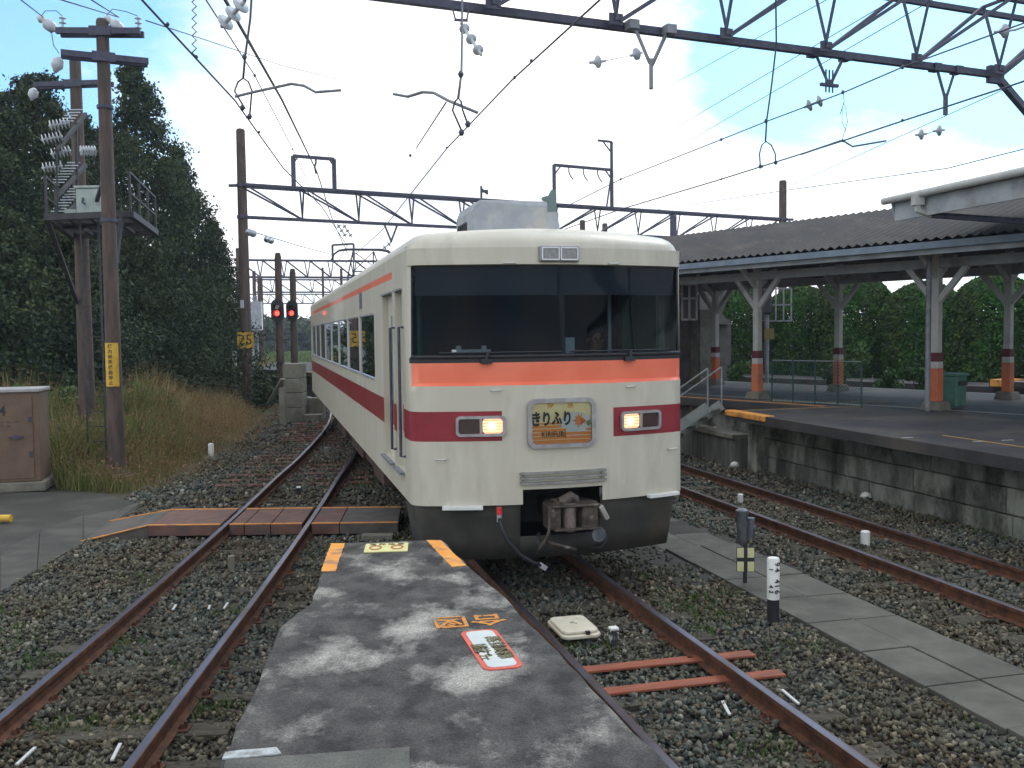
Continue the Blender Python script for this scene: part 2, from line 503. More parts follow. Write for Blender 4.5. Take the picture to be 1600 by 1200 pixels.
# ------------------------------------------------------------------ low platform in the foreground
ZP = 0.98
pl = [PZ(540, 848, ZP), PZ(503, 893, ZP), PZ(487, 942, ZP), PZ(440, 977, ZP), PZ(345, 1190, ZP)]
dl = (pl[4] - pl[3]).normalized()
pl.append(pl[4] + dl * 6.0)
pr = [PZ(690, 843, ZP), PZ(731, 883, ZP), PZ(803, 947, ZP), PZ(1050, 1200, ZP)]
dr = (pr[3] - pr[2]).normalized()
pr.append(pr[3] + dr * 5.0)
def jag(pts, step=0.16, amp=0.012):
    out = []
    for i in range(len(pts) - 1):
        a, c = pts[i], pts[i + 1]; n = max(1, int((c - a).length / step)); d = (c - a).normalized(); side = Vector((d.y, -d.x, 0))
        for k in range(n):
            p = a.lerp(c, k / n)
            if k: p = p + side * random.uniform(-amp, amp)
            out.append(p)
    out.append(pts[-1]); return out
outline = jag(pl[::-1][:-1] + [pl[0]]) + jag([pl[0], pr[0]], amp=0.006)[1:-1] + jag(pr)
M_PLAT = mat('worn_asphalt', (0.024, 0.022, 0.020), 0.92, 0, (0.115, 0.107, 0.096), 5.0, lo=0.36, hi=0.70, bump=0.9, bscale=90, detail=10,
             dirt=(0.40, 0.38, 0.33), dscale=1.9, dlo=0.50, dhi=0.665, drough=0.64, stretch=(1.2, 0.85, 1))
# extra fine speckle
def add_speckle(m, scale=220, amt=0.25):
    n = m.node_tree.nodes; l = m.node_tree.links; b_ = n['Principled BSDF']
    src = b_.inputs['Base Color'].links[0].from_socket
    tc = n.new('ShaderNodeTexCoord')
    v = n.new('ShaderNodeTexNoise'); v.inputs['Scale'].default_value = scale; v.inputs['Detail'].default_value = 2
    l.new(tc.outputs['Object'], v.inputs['Vector'])
    mr = n.new('ShaderNodeMapRange'); mr.inputs['From Min'].default_value = 0.3; mr.inputs['From Max'].default_value = 0.7
    mr.inputs['To Min'].default_value = 1 - amt; mr.inputs['To Max'].default_value = 1 + amt
    l.new(v.outputs['Fac'], mr.inputs['Value'])
    sc = n.new('ShaderNodeVectorMath'); sc.operation = 'SCALE'
    l.new(src, sc.inputs[0]); l.new(mr.outputs[0], sc.inputs['Scale']); l.new(sc.outputs[0], b_.inputs['Base Color'])
add_speckle(M_PLAT, 130, 0.45)
plat = thing('low_platform', 'low worn asphalt platform tongue in the foreground beside the train, with orange painted corners', 'platform')
b = MB(); b.poly([(p.x, p.y) for p in outline], ZP - 0.16, ZP)
b.build('top_slab', M_PLAT, plat, bevel=0.012)
inner = [Vector((p.x * 0.93 - 0.03, p.y - 0.12, 0)) for p in (pl[::-1] + pr)]
b = MB(); b.poly([(p.x, p.y) for p in inner], -0.25, ZP - 0.16)
b.build('side_wall', M_CONC, plat)
def paint_quad(pts, z, name, m, parent, n=10, amp=0.004):
    b = MB(); b.poly([(p.x, p.y) for p in jag(pts + [pts[0]], 0.05, amp)[:-1]], z - 0.002, z + 0.004)
    return b.build(name, m, parent)
paint_quad([PZ(517, 849.5, ZP), PZ(539, 849.5, ZP), PZ(524, 893, ZP), PZ(502, 893, ZP)], ZP, 'orange_corner_paint', M_ORANGEP, plat)
paint_quad([PZ(666, 844.5, ZP), PZ(689, 845, ZP), PZ(728, 884, ZP), PZ(706, 886, ZP)], ZP, 'orange_corner_paint', M_ORANGEP, plat)
M_SLAB = mat('pale_slab', (0.085, 0.085, 0.072), 0.9, 0, (0.13, 0.13, 0.11), 5, bump=0.6, bscale=80, dirt=(0.055, 0.055, 0.05), dscale=3)
add_speckle(M_SLAB, 160, 0.3)
q = [PZ(352, 1190, ZP), PZ(640, 1169, ZP), PZ(640, 1290, ZP), PZ(330, 1310, ZP)]
b = MB(); b.poly([(p.x, p.y) for p in q], ZP - 0.002, ZP + 0.006); b.build('concrete_tile', M_SLAB, plat)
# orange lettering read from the train's side, and the two plates lying on the platform
M_ORL = mat('orange_lettering', (0.62, 0.24, 0.04), 0.8, 0, (0.45, 0.19, 0.05), 30, dirt=(0.12, 0.1, 0.09), dscale=14, dlo=0.6, dhi=0.66)
base = PZ(733, 969, ZP + 0.003)
xd = PZ(690, 973, ZP) - PZ(778, 967, ZP); yd = PZ(722, 990, ZP) - PZ(740, 950, ZP)
text_mesh('orange_lettering', '合図', 0.22, M_ORL, plat, frame_mat(base, xd, yd), 0.001, 0.003, sx=0.95)
M_PLATEW = mat('sign_plate_white', (0.50, 0.54, 0.52), 0.5, 0, (0.58, 0.61, 0.58), 6)
M_PLATER = mat('sign_plate_red', (0.58, 0.09, 0.06), 0.55, 0, (0.65, 0.13, 0.08), 8)
M_OLIVE = mat('sign_olive_text', (0.10, 0.085, 0.03), 0.6)
def rounded_rect(w, h, r, n=5):
    pts = []
    for cx, cy, a0 in ((w / 2 - r, h / 2 - r, 0), (-w / 2 + r, h / 2 - r, 90), (-w / 2 + r, -h / 2 + r, 180), (w / 2 - r, -h / 2 + r, 270)):
        for k in range(n + 1):
            a = R(a0 + 90 * k / n); pts.append((cx + r * math.cos(a), cy + r * math.sin(a)))
    return pts
# plate axes: long side runs along the platform edge
c0, c1, c2, c3 = PZ(718, 988, ZP), PZ(773, 983, ZP), PZ(821, 1043, ZP), PZ(757, 1051, ZP)
ctr = (c0 + c1 + c2 + c3) / 4; lx = ((c2 - c1) + (c3 - c0)) / 2; wx = ((c1 - c0) + (c2 - c3)) / 2
sg = thing('platform_sign_plate', 'white plate with red border and dark characters lying on the platform by its right edge', 'sign', (ctr.x, ctr.y, ZP + 0.001), math.atan2(-lx.y, -lx.x) - math.pi / 2)
Wd, Ht = wx.length * 0.99, lx.length * 0.98
b = MB(); b.poly(rounded_rect(Wd, Ht, 0.05), 0, 0.005); b.build('border', M_PLATER, sg)
b = MB(); b.poly(rounded_rect(Wd - 0.05, Ht - 0.05, 0.035), 0.005, 0.008); b.build('panel', M_PLATEW, sg)
FLIP = Matrix.Rotation(math.pi, 4, 'Z')
text_mesh('lettering', '乗\n務\n員\n扉\n確\n認', 0.088, M_OLIVE, sg, Matrix.Translation((0.045, 0.0, 0.0085)) @ FLIP, 0.0008, 0.0018, line=0.62)
text_mesh('lettering', 'よ\nし\n指\n差', 0.088, M_OLIVE, sg, Matrix.Translation((-0.05, -0.05, 0.0085)) @ FLIP, 0.0008, 0.0018, line=0.62)
c0, c1, c2, c3 = PZ(571, 851, ZP), PZ(637, 849, ZP), PZ(638, 862, ZP), PZ(569, 864, ZP)
ctr = (c0 + c1 + c2 + c3) / 4
sg = thing('caution_plate', 'small pale yellow plate with red ovals at the far end of the platform', 'sign', (ctr.x, ctr.y, ZP + 0.001), math.atan2((c1 - c0).y, (c1 - c0).x))
M_PLY = mat('plate_pale_yellow', (0.62, 0.58, 0.22), 0.5, 0, (0.68, 0.64, 0.30), 8)
M_RD = mat('plate_brown_red', (0.40, 0.10, 0.03), 0.5)
wW, hH = (c1 - c0).length, (c3 - c0).length
b = MB(); b.poly(rounded_rect(wW, hH, 0.015), 0, 0.006); b.build('panel', M_PLY, sg)
for cx in (-wW * 0.25, wW * 0.25):
    b = MB(); N = 24
    ring = [(cx + wW * .15 * math.cos(2 * math.pi * k / N), -0.01 + hH * .27 * math.sin(2 * math.pi * k / N)) for k in range(N)]
    ring2 = [(cx + wW * .105 * math.cos(2 * math.pi * k / N), -0.01 + hH * .16 * math.sin(2 * math.pi * k / N)) for k in range(N)]
    b.add([(x, y, 0.008) for x, y in ring + ring2], [(k, (k + 1) % N, N + (k + 1) % N, N + k) for k in range(N)]); b.build('oval_mark', M_RD, sg)
text_mesh('lettering', '足 元 注 意', 0.055, M_OLIVE, sg, Matrix.Translation((0, hH * .33, 0.0075)), 0.0005, 0.001)
# short white edge line near the camera
M_WPAINT = mat('worn_white_paint', (0.42, 0.44, 0.44), 0.8, 0, (0.22, 0.22, 0.21), 20)
paint_quad([PZ(352, 1178, ZP), PZ(432, 1170, ZP), PZ(440, 1180, ZP), PZ(347, 1188, ZP)], ZP + 0.004, 'worn_white_line', M_WPAINT, plat, amp=0.01)

# ------------------------------------------------------------------ boardwalk across the left track
M_BOARD = mat('board_brown', (0.105, 0.052, 0.040), 0.8, 0, (0.16, 0.085, 0.065), 5, bump=0.3, bscale=50, dirt=(0.07, 0.06, 0.055), dscale=3)
M_BOARDG = mat('board_grey', (0.062, 0.055, 0.048), 0.85, 0, (0.10, 0.09, 0.08), 5, bump=0.3, bscale=50)
M_EDGE = mat('orange_edge', (0.66, 0.27, 0.06), 0.75, 0, (0.55, 0.22, 0.05), 10, dirt=(0.2, 0.11, 0.06), dscale=8, dlo=0.55, dhi=0.7)
cw = thing('foot_crossing', 'boarded foot crossing with orange edges laid across the left railway track', 'foot crossing')
y0, y1 = 12.95, 14.15
railx = lambda y, s: np.interp(y, [p.y for p in pathB], [p.x for p in offset_path(pathB, s)])
xs = [(-5.02, float(railx(13.5, -0.566)) - 0.06, 1, M_BOARD), (float(railx(13.5, -0.566)) + 0.07, -3.72, 1, M_BOARD), (-3.71, -3.36, 1, M_BOARD), (-3.35, float(railx(13.5, 0.566)) - 0.07, 1, M_BOARD),
      (float(railx(13.5, 0.566)) + 0.06, -2.42, 1, M_BOARD), (-2.41, -1.62, 1, M_BOARDG)]
for (a, c, k, m) in xs:
    sk = 0.045                                # boards follow the slight skew of the track
    pts = [(a + sk, y0), (c + sk, y0), (c - sk, y1), (a - sk, y1)]
    b = MB(); b.poly(pts, -0.13, 0.018); o = b.build('board_panel', m, cw, bevel=0.008)
    for yy, s in ((y0, 1), (y1, -1)):
        e = MB(); dx = sk * (1 if yy == y0 else -1)
        e.box(((a + c) / 2 + dx, yy + s * 0.022 - 0.0, 0.021), (c - a, 0.05, 0.012)); e.build('orange_edge_strip', M_EDGE, cw)
# ramp down to the left path
b = MB()
ra = [(-5.02 + .045, y0, 0.018), (-5.02 - .045, y1, 0.018), (-6.05, y1 + 0.12, -0.17), (-5.85, y0 - 0.1, -0.17)]
b.add(ra + [(p[0], p[1], -0.2) for p in ra], [(3, 0, 1, 2), (0, 3, 7, 4), (2, 1, 5, 6), (3, 2, 6, 7), (1, 0, 4, 5)])
b.build('ramp', M_BOARDG, cw)
for i0, i1 in ((0, 3), (1, 2)):
    e = MB(); e.bar(Vector(ra[i0]) + Vector((0, 0, .006)), Vector(ra[i1]) + Vector((0, 0, .006)), 0.045, 0.014); e.build('orange_edge_strip', M_EDGE, cw)

# ------------------------------------------------------------------ paths
M_PATH = mat('path_concrete', (0.088, 0.086, 0.070), 0.92, 0, (0.135, 0.130, 0.106), 2.2, bump=0.5, bscale=70, dirt=(0.05, 0.048, 0.04), dscale=1.3)
M_ASPH = mat('left_asphalt', (0.036, 0.034, 0.028), 0.93, 0, (0.065, 0.06, 0.05), 1.7, bump=0.7, bscale=60, dirt=(0.035, 0.032, 0.026), dscale=1.1, dlo=.45, dhi=.6)
zl = -0.165
leftpts = [PZ(-500, 1060, zl), PZ(0, 925, zl), PZ(128, 850, zl), PZ(175, 822, zl), PZ(222, 788, zl), PZ(160, 770, zl), PZ(60, 768, zl), PZ(-200, 775, zl), PZ(-700, 800, zl)]
b = MB(); b.poly([(p.x, p.y) for p in leftpts], -0.2, zl - 0.006); struct(b.build('pavement', M_ASPH))
# slabs of the left path
M_PATHL = mat('path_concrete_dark', (0.050, 0.050, 0.040), 0.92, 0, (0.082, 0.080, 0.066), 2.2, bump=0.5, bscale=70, dirt=(0.03, 0.03, 0.024), dscale=1.3)
lp = [(0, 925, 0, 862), (58, 890, 62, 832), (130, 848, 130, 805), (165, 824, 190, 795), (208, 795, 232, 777)]
path = thing('slab_path', 'pale concrete slab path at far left leading to the boarded foot crossing', 'path'); path['kind'] = 'structure'
rows = [(-260, 1000, -330, 905), (-120, 965, -150, 882)] + lp
for i in range(len(rows) - 1):
    A = PZ(rows[i][0], rows[i][1], zl); B_ = PZ(rows[i][2], rows[i][3], zl); C_ = PZ(rows[i + 1][0], rows[i + 1][1], zl); D_ = PZ(rows[i + 1][2], rows[i + 1][3], zl)
    g = 0.012
    b = MB(); b.poly([(A.lerp(C_, g).x, A.lerp(C_, g).y), (C_.lerp(A, g).x, C_.lerp(A, g).y), (D_.lerp(B_, g).x, D_.lerp(B_, g).y), (B_.lerp(D_, g).x, B_.lerp(D_, g).y)], -0.2, zl + random.uniform(-.002, .006))
    b.build('slab', M_PATHL, path)
# right slab path between the two tracks
rp = thing('slab_path', 'two column concrete slab path between the train\'s track and the right track', 'path'); rp['kind'] = 'structure'
zs = -0.135
for k in range(-3, 12):
    for j, (t0, t1) in enumerate(((4.80, 5.28), (5.285, 5.76))):
        s0 = 6.16 + 0.82 * k
        if s0 > 12.9: continue
        dz = random.uniform(-.006, .006) - (0.035 if s0 > 10.4 else 0)
        b = MB(); p = [TR(s0 + .008, t0 + random.uniform(-.004, .004)), TR(s0 + .008, t1 - .006), TR(s0 + .810, t1 - .006), TR(s0 + .810, t0)]
        b.poly([(q.x, q.y) for q in p], -0.2, zs + dz); b.build('slab', M_PATH, rp, bevel=0.006)
oldp = [TR(9.4, 4.0), TR(9.2, 4.78), TR(9.3, 5.76), TR(9.8, 5.95), TR(26, 5.9), TR(26, 4.35), TR(12, 4.2)]
b = MB(); b.poly([(p.x, p.y) for p in oldp], -0.2, -0.168); struct(b.build('pavement', M_ASPH))

# ------------------------------------------------------------------ ballast stones (uncountable)
def stones(n, xr, yr, size, zbase, keep):
    x = rng.uniform(xr[0], xr[1], n); y = rng.uniform(yr[0], yr[1], n)
    k = keep(x, y); x = x[k]; y = y[k]; n = len(x)
    s = rng.uniform(0.55, 1.25, n) * size
    cube = np.array([[-1, -1, -1], [1, -1, -1], [1, 1, -1], [-1, 1, -1], [-1, -1, 1], [1, -1, 1], [1, 1, 1], [-1, 1, 1]], float)
    v = cube[None] * (0.35 + 0.65 * rng.random((n, 8, 3)))
    v[:, 4:, :2] *= rng.uniform(0.15, 0.9, (n, 1, 2))
    v *= rng.uniform(0.5, 1.25, (n, 1, 3)) * (s[:, None, None] / 2)
    # random rotation
    q = rng.normal(size=(n, 4)); q /= np.linalg.norm(q, axis=1)[:, None]
    w, a, b_, c = q.T
    Rm = np.stack([1 - 2 * (b_ * b_ + c * c), 2 * (a * b_ - c * w), 2 * (a * c + b_ * w),
                   2 * (a * b_ + c * w), 1 - 2 * (a * a + c * c), 2 * (b_ * c - a * w),
                   2 * (a * c - b_ * w), 2 * (b_ * c + a * w), 1 - 2 * (a * a + b_ * b_)], 1).reshape(n, 3, 3)
    v = np.einsum('nij,nkj->nki', Rm, v)
    z = zbase(x, y) + rng.uniform(-0.012, 0.014, n)
    v += np.stack([x, y, z], 1)[:, None, :]
    f = np.array([(0, 3, 2, 1), (4, 5, 6, 7), (0, 1, 5, 4), (1, 2, 6, 5), (2, 3, 7, 6), (3, 0, 4, 7)])
    F_ = (f[None] + (np.arange(n) * 8)[:, None, None]).reshape(-1, 4)
    return v.reshape(-1, 3), F_
def st(x, y):       # to track coordinates
    s = -math.sin(YAW) * x + math.cos(YAW) * y; t = math.cos(YAW) * x + math.sin(YAW) * y
    return s, t
platpoly = [(p.x, p.y) for p in outline]
leftpoly = [(p.x, p.y) for p in leftpts]
bx = np.array([p.x for p in pathB]); by = np.array([p.y for p in pathB])
def keep(x, y):
    s, t = st(x, y)
    k = ~in_poly(x, y, platpoly) & ~in_poly(x, y, leftpoly)
    k &= ~((t > 4.76) & (t < 5.78) & (s < 12.9)) & (t < 9.4)
    k &= ~((y > 12.9) & (y < 14.2) & (x > -6.0) & (x < -1.6))
    ob = np.interp(y, by, bx)
    for c, w in ((t - 2.85, y > -99), (t - 7.2, y > -99), (x - ob, y < 33)):
        k &= ~((np.abs(np.abs(c) - 0.566) < 0.045) & np.asarray(w, dtype=bool))
    k &= ~((t > 4.1) & (t < 5.9) & (s > 9.4) & (rng.random(len(x)) < 0.72))
    k &= in_poly(x, y, YARD) | ((x > -6.2 - 0.0 * y) & (y < 24))
    # frame: skip what is outside the view cone
    k &= (np.abs(x) < y * 0.60 + 1.6)
    return k
def zb(x, y):
    s, t = st(x, y)
    z = np.full(x.shape, -0.160)
    ob = np.interp(y, by, bx)
    d = np.minimum(np.abs(t - 2.85), np.minimum(np.abs(t - 7.2), np.where(y < 33, np.abs(x - ob), 9)))
    z = np.where((d > 1.05) & (d < 1.5), -0.150, z)
    z = np.where(d < 0.5, -0.150, z)
    z = z + 0.012 * np.sin(x * 2.3 + 1) * np.sin(y * 1.7)
    return z
V = []; Fc = []; off = 0
for (n, xr, yr, sz) in ((62000, (-6.5, 6.5), (3.0, 9.5), 0.052), (48000, (-9, 8.5), (9.5, 15.0), 0.060), (26000, (-9, 12), (15, 24), 0.080), (12000, (-12, 12), (24, 40), 0.11)):
    v, f = stones(n, xr, yr, sz, zb, keep); V.append(v); Fc.append(f + off); off += len(v)
M_STONE = island_mat('ballast_stone', [(0.0, (0.018, 0.024, 0.023)), (0.30, (0.050, 0.062, 0.056)), (0.58, (0.088, 0.100, 0.090)), (0.72, (0.095, 0.072, 0.048)), (0.86, (0.060, 0.074, 0.068)), (0.96, (0.13, 0.13, 0.11)), (1.0, (0.21, 0.205, 0.18))],
                     0.88, poscol=[(0.0, (0.024, 0.021, 0.016)), (0.4, (0.066, 0.054, 0.036)), (0.7, (0.055, 0.064, 0.052)), (0.9, (0.11, 0.10, 0.072)), (1.0, (0.17, 0.155, 0.12))], posscale=0.55, gain=(1.5, 1.42, 1.3))
bal = np_mesh('ballast_stones', np.concatenate(V), np.concatenate(Fc), M_STONE)
struct(bal, 'stuff'); tag(bal, 'grey and brown crushed stone ballast between and beside the railway tracks', 'ballast')

# ------------------------------------------------------------------ weeds in the ballast
def blades(n, px, py, h, w, lean, z0):
    """curved two-quad grass blades at given points"""
    a = rng.uniform(0, 2 * math.pi, n); hh = h * rng.uniform(0.5, 1.3, n); ww = w * rng.uniform(0.6, 1.3, n)
    la = rng.uniform(0, 2 * math.pi, n); ln = lean * rng.uniform(0.1, 1.0, n) * hh
    dx, dy = np.cos(a) * ww / 2, np.sin(a) * ww / 2
    ox, oy = np.cos(la) * ln, np.sin(la) * ln
    P = np.stack([px, py, z0], 1)
    D = np.stack([dx, dy, 0 * dx], 1)
    mid = P + np.stack([ox * .35, oy * .35, hh * .6], 1); top = P + np.stack([ox, oy, hh], 1)
    v = np.stack([P - D, P + D, mid - D * .75, mid + D * .75, top - D * .15, top + D * .15], 1)
    f = np.array([(0, 1, 3, 2), (2, 3, 5, 4)])
    return v.reshape(-1, 3), (f[None] + (np.arange(n) * 6)[:, None, None]).reshape(-1, 4)
wx_, wy_, wh_ = [], [], []
spots = [PZ(x, y, -.15) for x, y in ((905, 1012), (935, 1014), (300, 1040), (190, 1010), (230, 1125), (100, 1135), (450, 1185), (1190, 1165), (1205, 1185), (20, 985), (0, 960), (18, 1010), (1065, 938), (1110, 930),
        (1085, 955), (1125, 965), (360, 960), (335, 1105), (1560, 1110), (1585, 1120), (1250, 1010), (1420, 905), (620, 850), (500, 870), (690, 1200), (640, 1010), (1040, 900), (1090, 985), (230, 905), (60, 1035), (560, 760), (1365, 985),
        (1500, 870), (1590, 838), (1540, 830), (1430, 790), (1330, 760), (1250, 742), (1150, 715), (1120, 700), (1210, 735), (1290, 752), (1480, 812), (1380, 775))]
for p in spots:
    n = 70; s = 0.075 + 0.012 * p.y * random.uniform(.6, 1.3)
    wx_.append(p.x + rng.normal(0, s, n)); wy_.append(p.y + rng.normal(0, s * .8, n)); wh_.append(np.full(n, random.uniform(.05, .11)))
wx_ = np.concatenate(wx_); wy_ = np.concatenate(wy_); wh_ = np.concatenate(wh_)
ws_, wt_ = st(wx_, wy_); kk_ = ~((wt_ > 4.74) & (wt_ < 5.82)) & ~in_poly(wx_, wy_, platpoly); wx_, wy_ = wx_[kk_], wy_[kk_]
v, f = blades(len(wx_), wx_, wy_, 0.06, 0.014, 1.1, np.full(len(wx_), -0.16))
M_WEED = island_mat('weed', [(0, (0.035, 0.075, 0.015)), (0.6, (0.06, 0.12, 0.025)), (1, (0.12, 0.15, 0.05))], 0.8, translucent=0.2)
o = np_mesh('weeds', v, f, M_WEED); struct(o, 'stuff'); tag(o, 'small green weeds growing in the ballast', 'weeds')
# ================================================================== SMALL TRACKSIDE THINGS
M_REDBOARD = mat('red_board', (0.24, 0.062, 0.030), 0.8, 0, (0.33, 0.10, 0.05), 6, bump=0.3, dirt=(0.16, 0.06, 0.04), dscale=4, stretch=(0.5, 3, 1))
def plank(pa, pb, w, label):
    a = Vector(pa); c = Vector(pb); L = (c - a).length; mid = (a + c) / 2
    b = MB(); b.box((0, 0, 0.008), (L, w, 0.022)); o = b.build('orange_board', M_REDBOARD, None, bevel=0.006)
    o.location = (mid.x, mid.y, -0.125); o.rotation_euler = (0, 0, math.atan2(c.y - a.y, c.x - a.x))
    tag(o, label, 'board', 'orange boards laid under the rails')
def ptr(px, py, z=-0.1): return PZ(px, py, z)
plank(ptr(880, 1047), ptr(1176, 1018), 0.13, 'orange board lying across the train\'s track, the one nearer the train')
plank(ptr(905, 1082), ptr(1222, 1048), 0.13, 'orange board lying across the train\'s track, the one farther from the train')
# balise: cream rounded transponder
M_CREAM = mat('cream_plastic', (0.60, 0.55, 0.42), 0.5, 0, (0.68, 0.63, 0.50), 4, dirt=(0.42, 0.33, 0.2), dscale=5, dlo=.55, dhi=.75)
bc = PZ(896, 976, -0.03)
bal_ = thing('track_transponder', 'cream rounded transponder plate between the rails in front of the train', 'transponder', (bc.x, bc.y, -0.15), YAW)
b = MB(); b.poly(rounded_rect(0.36, 0.54, 0.07), 0.07, 0.105); b.build('base_plate', M_CREAM, bal_, bevel=0.012)
b = MB(); b.poly(rounded_rect(0.33, 0.47, 0.06), 0.105, 0.135); o = b.build('cover', M_CREAM, bal_, bevel=0.014)
b = MB(); b.box((0.05, -0.25, 0.118), (0.035, 0.03, 0.03)); b.build('latch', M_BLACK, bal_)
b = MB(); b.tube([(0.06, -0.2, 0.1), (0.06, -0.27, -0.02)], 0.012); b.tube([(-0.12, 0.2, 0.08), (-0.12, 0.2, -0.05)], 0.02); b.tube([(0.12, 0.2, 0.08), (0.12, 0.2, -0.05)], 0.02); b.tube([(-0.12, -0.2, 0.08), (-0.12, -0.2, -0.05)], 0.02); b.build('bracket', M_STEEL, bal_)
b = MB(); b.box((0, 0, 0.1365), (0.07, 0.008, 0.002), rz=-.6); b.box((0.0, 0.03, 0.1365), (0.03, 0.006, 0.002), rz=.4); b.build('cross_mark', M_OLIVE, bal_)

def stub(px, py, h, w, label, m=None, top=None, z0=-0.17, round_=False, name='marker_post'):
    p = PZ(px, py, z0)
    o = thing(name, label, 'marker post', (p.x, p.y, z0), YAW)
    b = MB()
    if round_: b.lathe((0, 0, 0), (0, 0, h), [(0, w / 2), (.9, w / 2), (.97, w * .38), (1, w * .1)], 14)
    else: b.box((0, 0, h / 2), (w, w, h))
    b.build('post', m or M_CONC, o, bevel=0 if round_ else 0.008, smooth=40 if round_ else False)
    if top:
        b = MB(); b.box((0, 0, h + 0.012), (w * 1.04, w * 1.04, 0.024)); b.build('cap', top, o, bevel=0.008)
    return o
M_FLAKE = mat('flaking_paint', (0.03, 0.03, 0.03), 0.8, 0, (0.5, 0.5, 0.48), 18, lo=.5, hi=.56)
stub(959, 1014, 0.17, 0.075, 'short post with flaking black and white paint beside the cream transponder', M_FLAKE, M_WHITE)
stub(362, 893, 0.19, 0.075, 'square concrete stub standing between the rails of the left track', M_CONC)
stub(467, 776, 0.15, 0.07, 'short black post with a white cap between the rails beyond the foot crossing', M_BLACK, M_WHITE)
stub(511, 714, 0.22, 0.10, 'pale stub between the rails under the train\'s left side', M_CONC)
stub(1352, 853, 0.20, 0.115, 'short round white post between the rails of the right track', M_WHITE, round_=True)
stub(1157, 785, 0.14, 0.09, 'small white post in the right track above the black kilometre signal', M_WHITE, round_=True)
stub(330, 714, 0.32, 0.13, 'round white post at the edge of the brown grass', M_WHITE, round_=True)
stub(158, 748, 0.28, 0.08, 'pale stub at the foot of the nearer brown pole, left one of two', M_CONC)
stub(168, 748, 0.28, 0.08, 'pale stub at the foot of the nearer brown pole, right one of two', M_CONC)

p = PZ(1208, 970, -0.15)
kp = thing('kilometre_post', 'round post, white above and black below, with painted numbers beside the slab path', 'marker post', (p.x, p.y, -0.15), R(-4))
b = MB(); b.tube([(0, 0, 0), (0, 0, 0.21)], 0.056, 20); b.build('black_base', M_BLACK, kp, smooth=40)
b = MB(); b.lathe((0, 0, 0.21), (0, 0, 0.60), [(0, .058), (.965, .058), (1, .05)], 20); b.build('white_top', M_WHITE, kp, smooth=40)
tm = [('9', .55, 0), ('4', .495, 0), ('4', .39, 0), ('1', .345, 0), ('6', .29, 0), ('4', .34, 1), ('2', .29, 1), ('1', .50, 1)]
for ch, z, c in tm:
    ang = R(-66) if c == 0 else R(-120)
    nrm = Vector((math.cos(ang), math.sin(ang), 0))
    xdir = Vector((0, 0, -1)); ydir = nrm.cross(xdir)
    text_mesh('numeral', ch, 0.075 if c == 0 else 0.055, M_BLACK, kp, frame_mat(nrm * 0.0625 + Vector((0, 0, z)), xdir, ydir) , 0.0005, 0.0015)
# black signal-like marker with four yellow squares
p = PZ(1164, 914, -0.16)
sm = thing('track_marker', 'black marker with four pale yellow squares and a dark lamp body on top', 'marker', (p.x, p.y, -0.16), R(-3))
M_PY = mat('marker_yellow', (0.50, 0.48, 0.24), 0.6, 0, (0.58, 0.56, 0.32), 8)
b = MB(); b.tube([(0, 0, 0), (0, 0, 0.66)], 0.022, 10); b.build('post', M_BLACK, sm)
b = MB(); b.box((0, -0.03, 0.285), (0.19, 0.012, 0.27)); b.build('plate', M_BLACK, sm)
for sx_ in (-1, 1):
    for sz_ in (-1, 1):
        b = MB(); b.box((sx_ * 0.055, -0.039, 0.285 + sz_ * 0.075), (0.07, 0.006, 0.105)); b.build('yellow_square', M_PY, sm)
M_DKM = mat('dull_metal', (0.07, 0.08, 0.09), 0.5, 0.4, (0.15, 0.16, 0.17), 9)
b = MB(); b.lathe((-0.03, 0, 0.44), (-0.03, 0, 0.83), [(0, .03), (.1, .055), (.45, .055), (.5, .065), (.8, .06), (.85, .07), (.95, .07), (1, .04)], 14); b.build('lamp_body', M_DKM, sm, smooth=40)
b = MB(); b.tube([(0.06, 0.05, 0.5), (0.06, 0.05, 0.72)], 0.055, 12); b.tube([(0.06, 0.05, 0.6), (0.06, 0.05, 0.64)], 0.066, 12); b.build('rear_cylinder', M_DKM, sm, smooth=40)
# white scale sticks lying about
M_STICK = mat('stick_white', (0.50, 0.50, 0.48), 0.6)
for i, (xa, ya, xb, yb) in enumerate(((1129, 1096, 1140, 1117), (1222, 1078, 1248, 1100), (55, 1168, 26, 1195), (188, 1162, 175, 1188), (356, 942, 350, 951), (275, 945, 270, 953), (328, 946, 326, 952))):
    a = PZ(xa, ya, -.105); c = PZ(xb, yb, -.125)
    b = MB(); b.bar(a - (a + c) / 2, c - (a + c) / 2, 0.022, 0.012); o = b.build('white_peg', M_STICK); o.location = (a + c) / 2
    lab = ['short white peg between the rails in front of the orange boards', 'longer white peg outside the right rail near the orange boards', 'white peg at bottom left between the left track\'s rails, the left one', 'white peg at bottom left between the left track\'s rails, the right one',
           'tiny white peg on a sleeper nearest the left track\'s right rail', 'tiny white peg in the middle of the left track, leftmost of three', 'tiny white peg in the middle of the left track, between two others'][i]
    tag(o, lab, 'peg', 'white pegs in the ballast')
# concrete block near the platform end
p = PZ(590, 838, -0.1)
b = MB(); b.box((0, 0, 0), (0.42, 0.16, 0.1)); o = b.build('concrete_block', M_CONC, None, bevel=0.01); o.location = (p.x, p.y, -0.12); tag(o, 'small concrete block lying beyond the platform end', 'concrete block')
p = PZ(5, 812, -0.12)
b = MB(); b.tube([(-0.07, 0, 0.05), (0.12, 0, 0.05)], 0.055, 12); o = b.build('yellow_tube', M_YELLOW, None, smooth=40); o.location = (p.x, p.y, -0.15); tag(o, 'yellow stub of pipe at the left edge of the pavement', 'pipe stub')

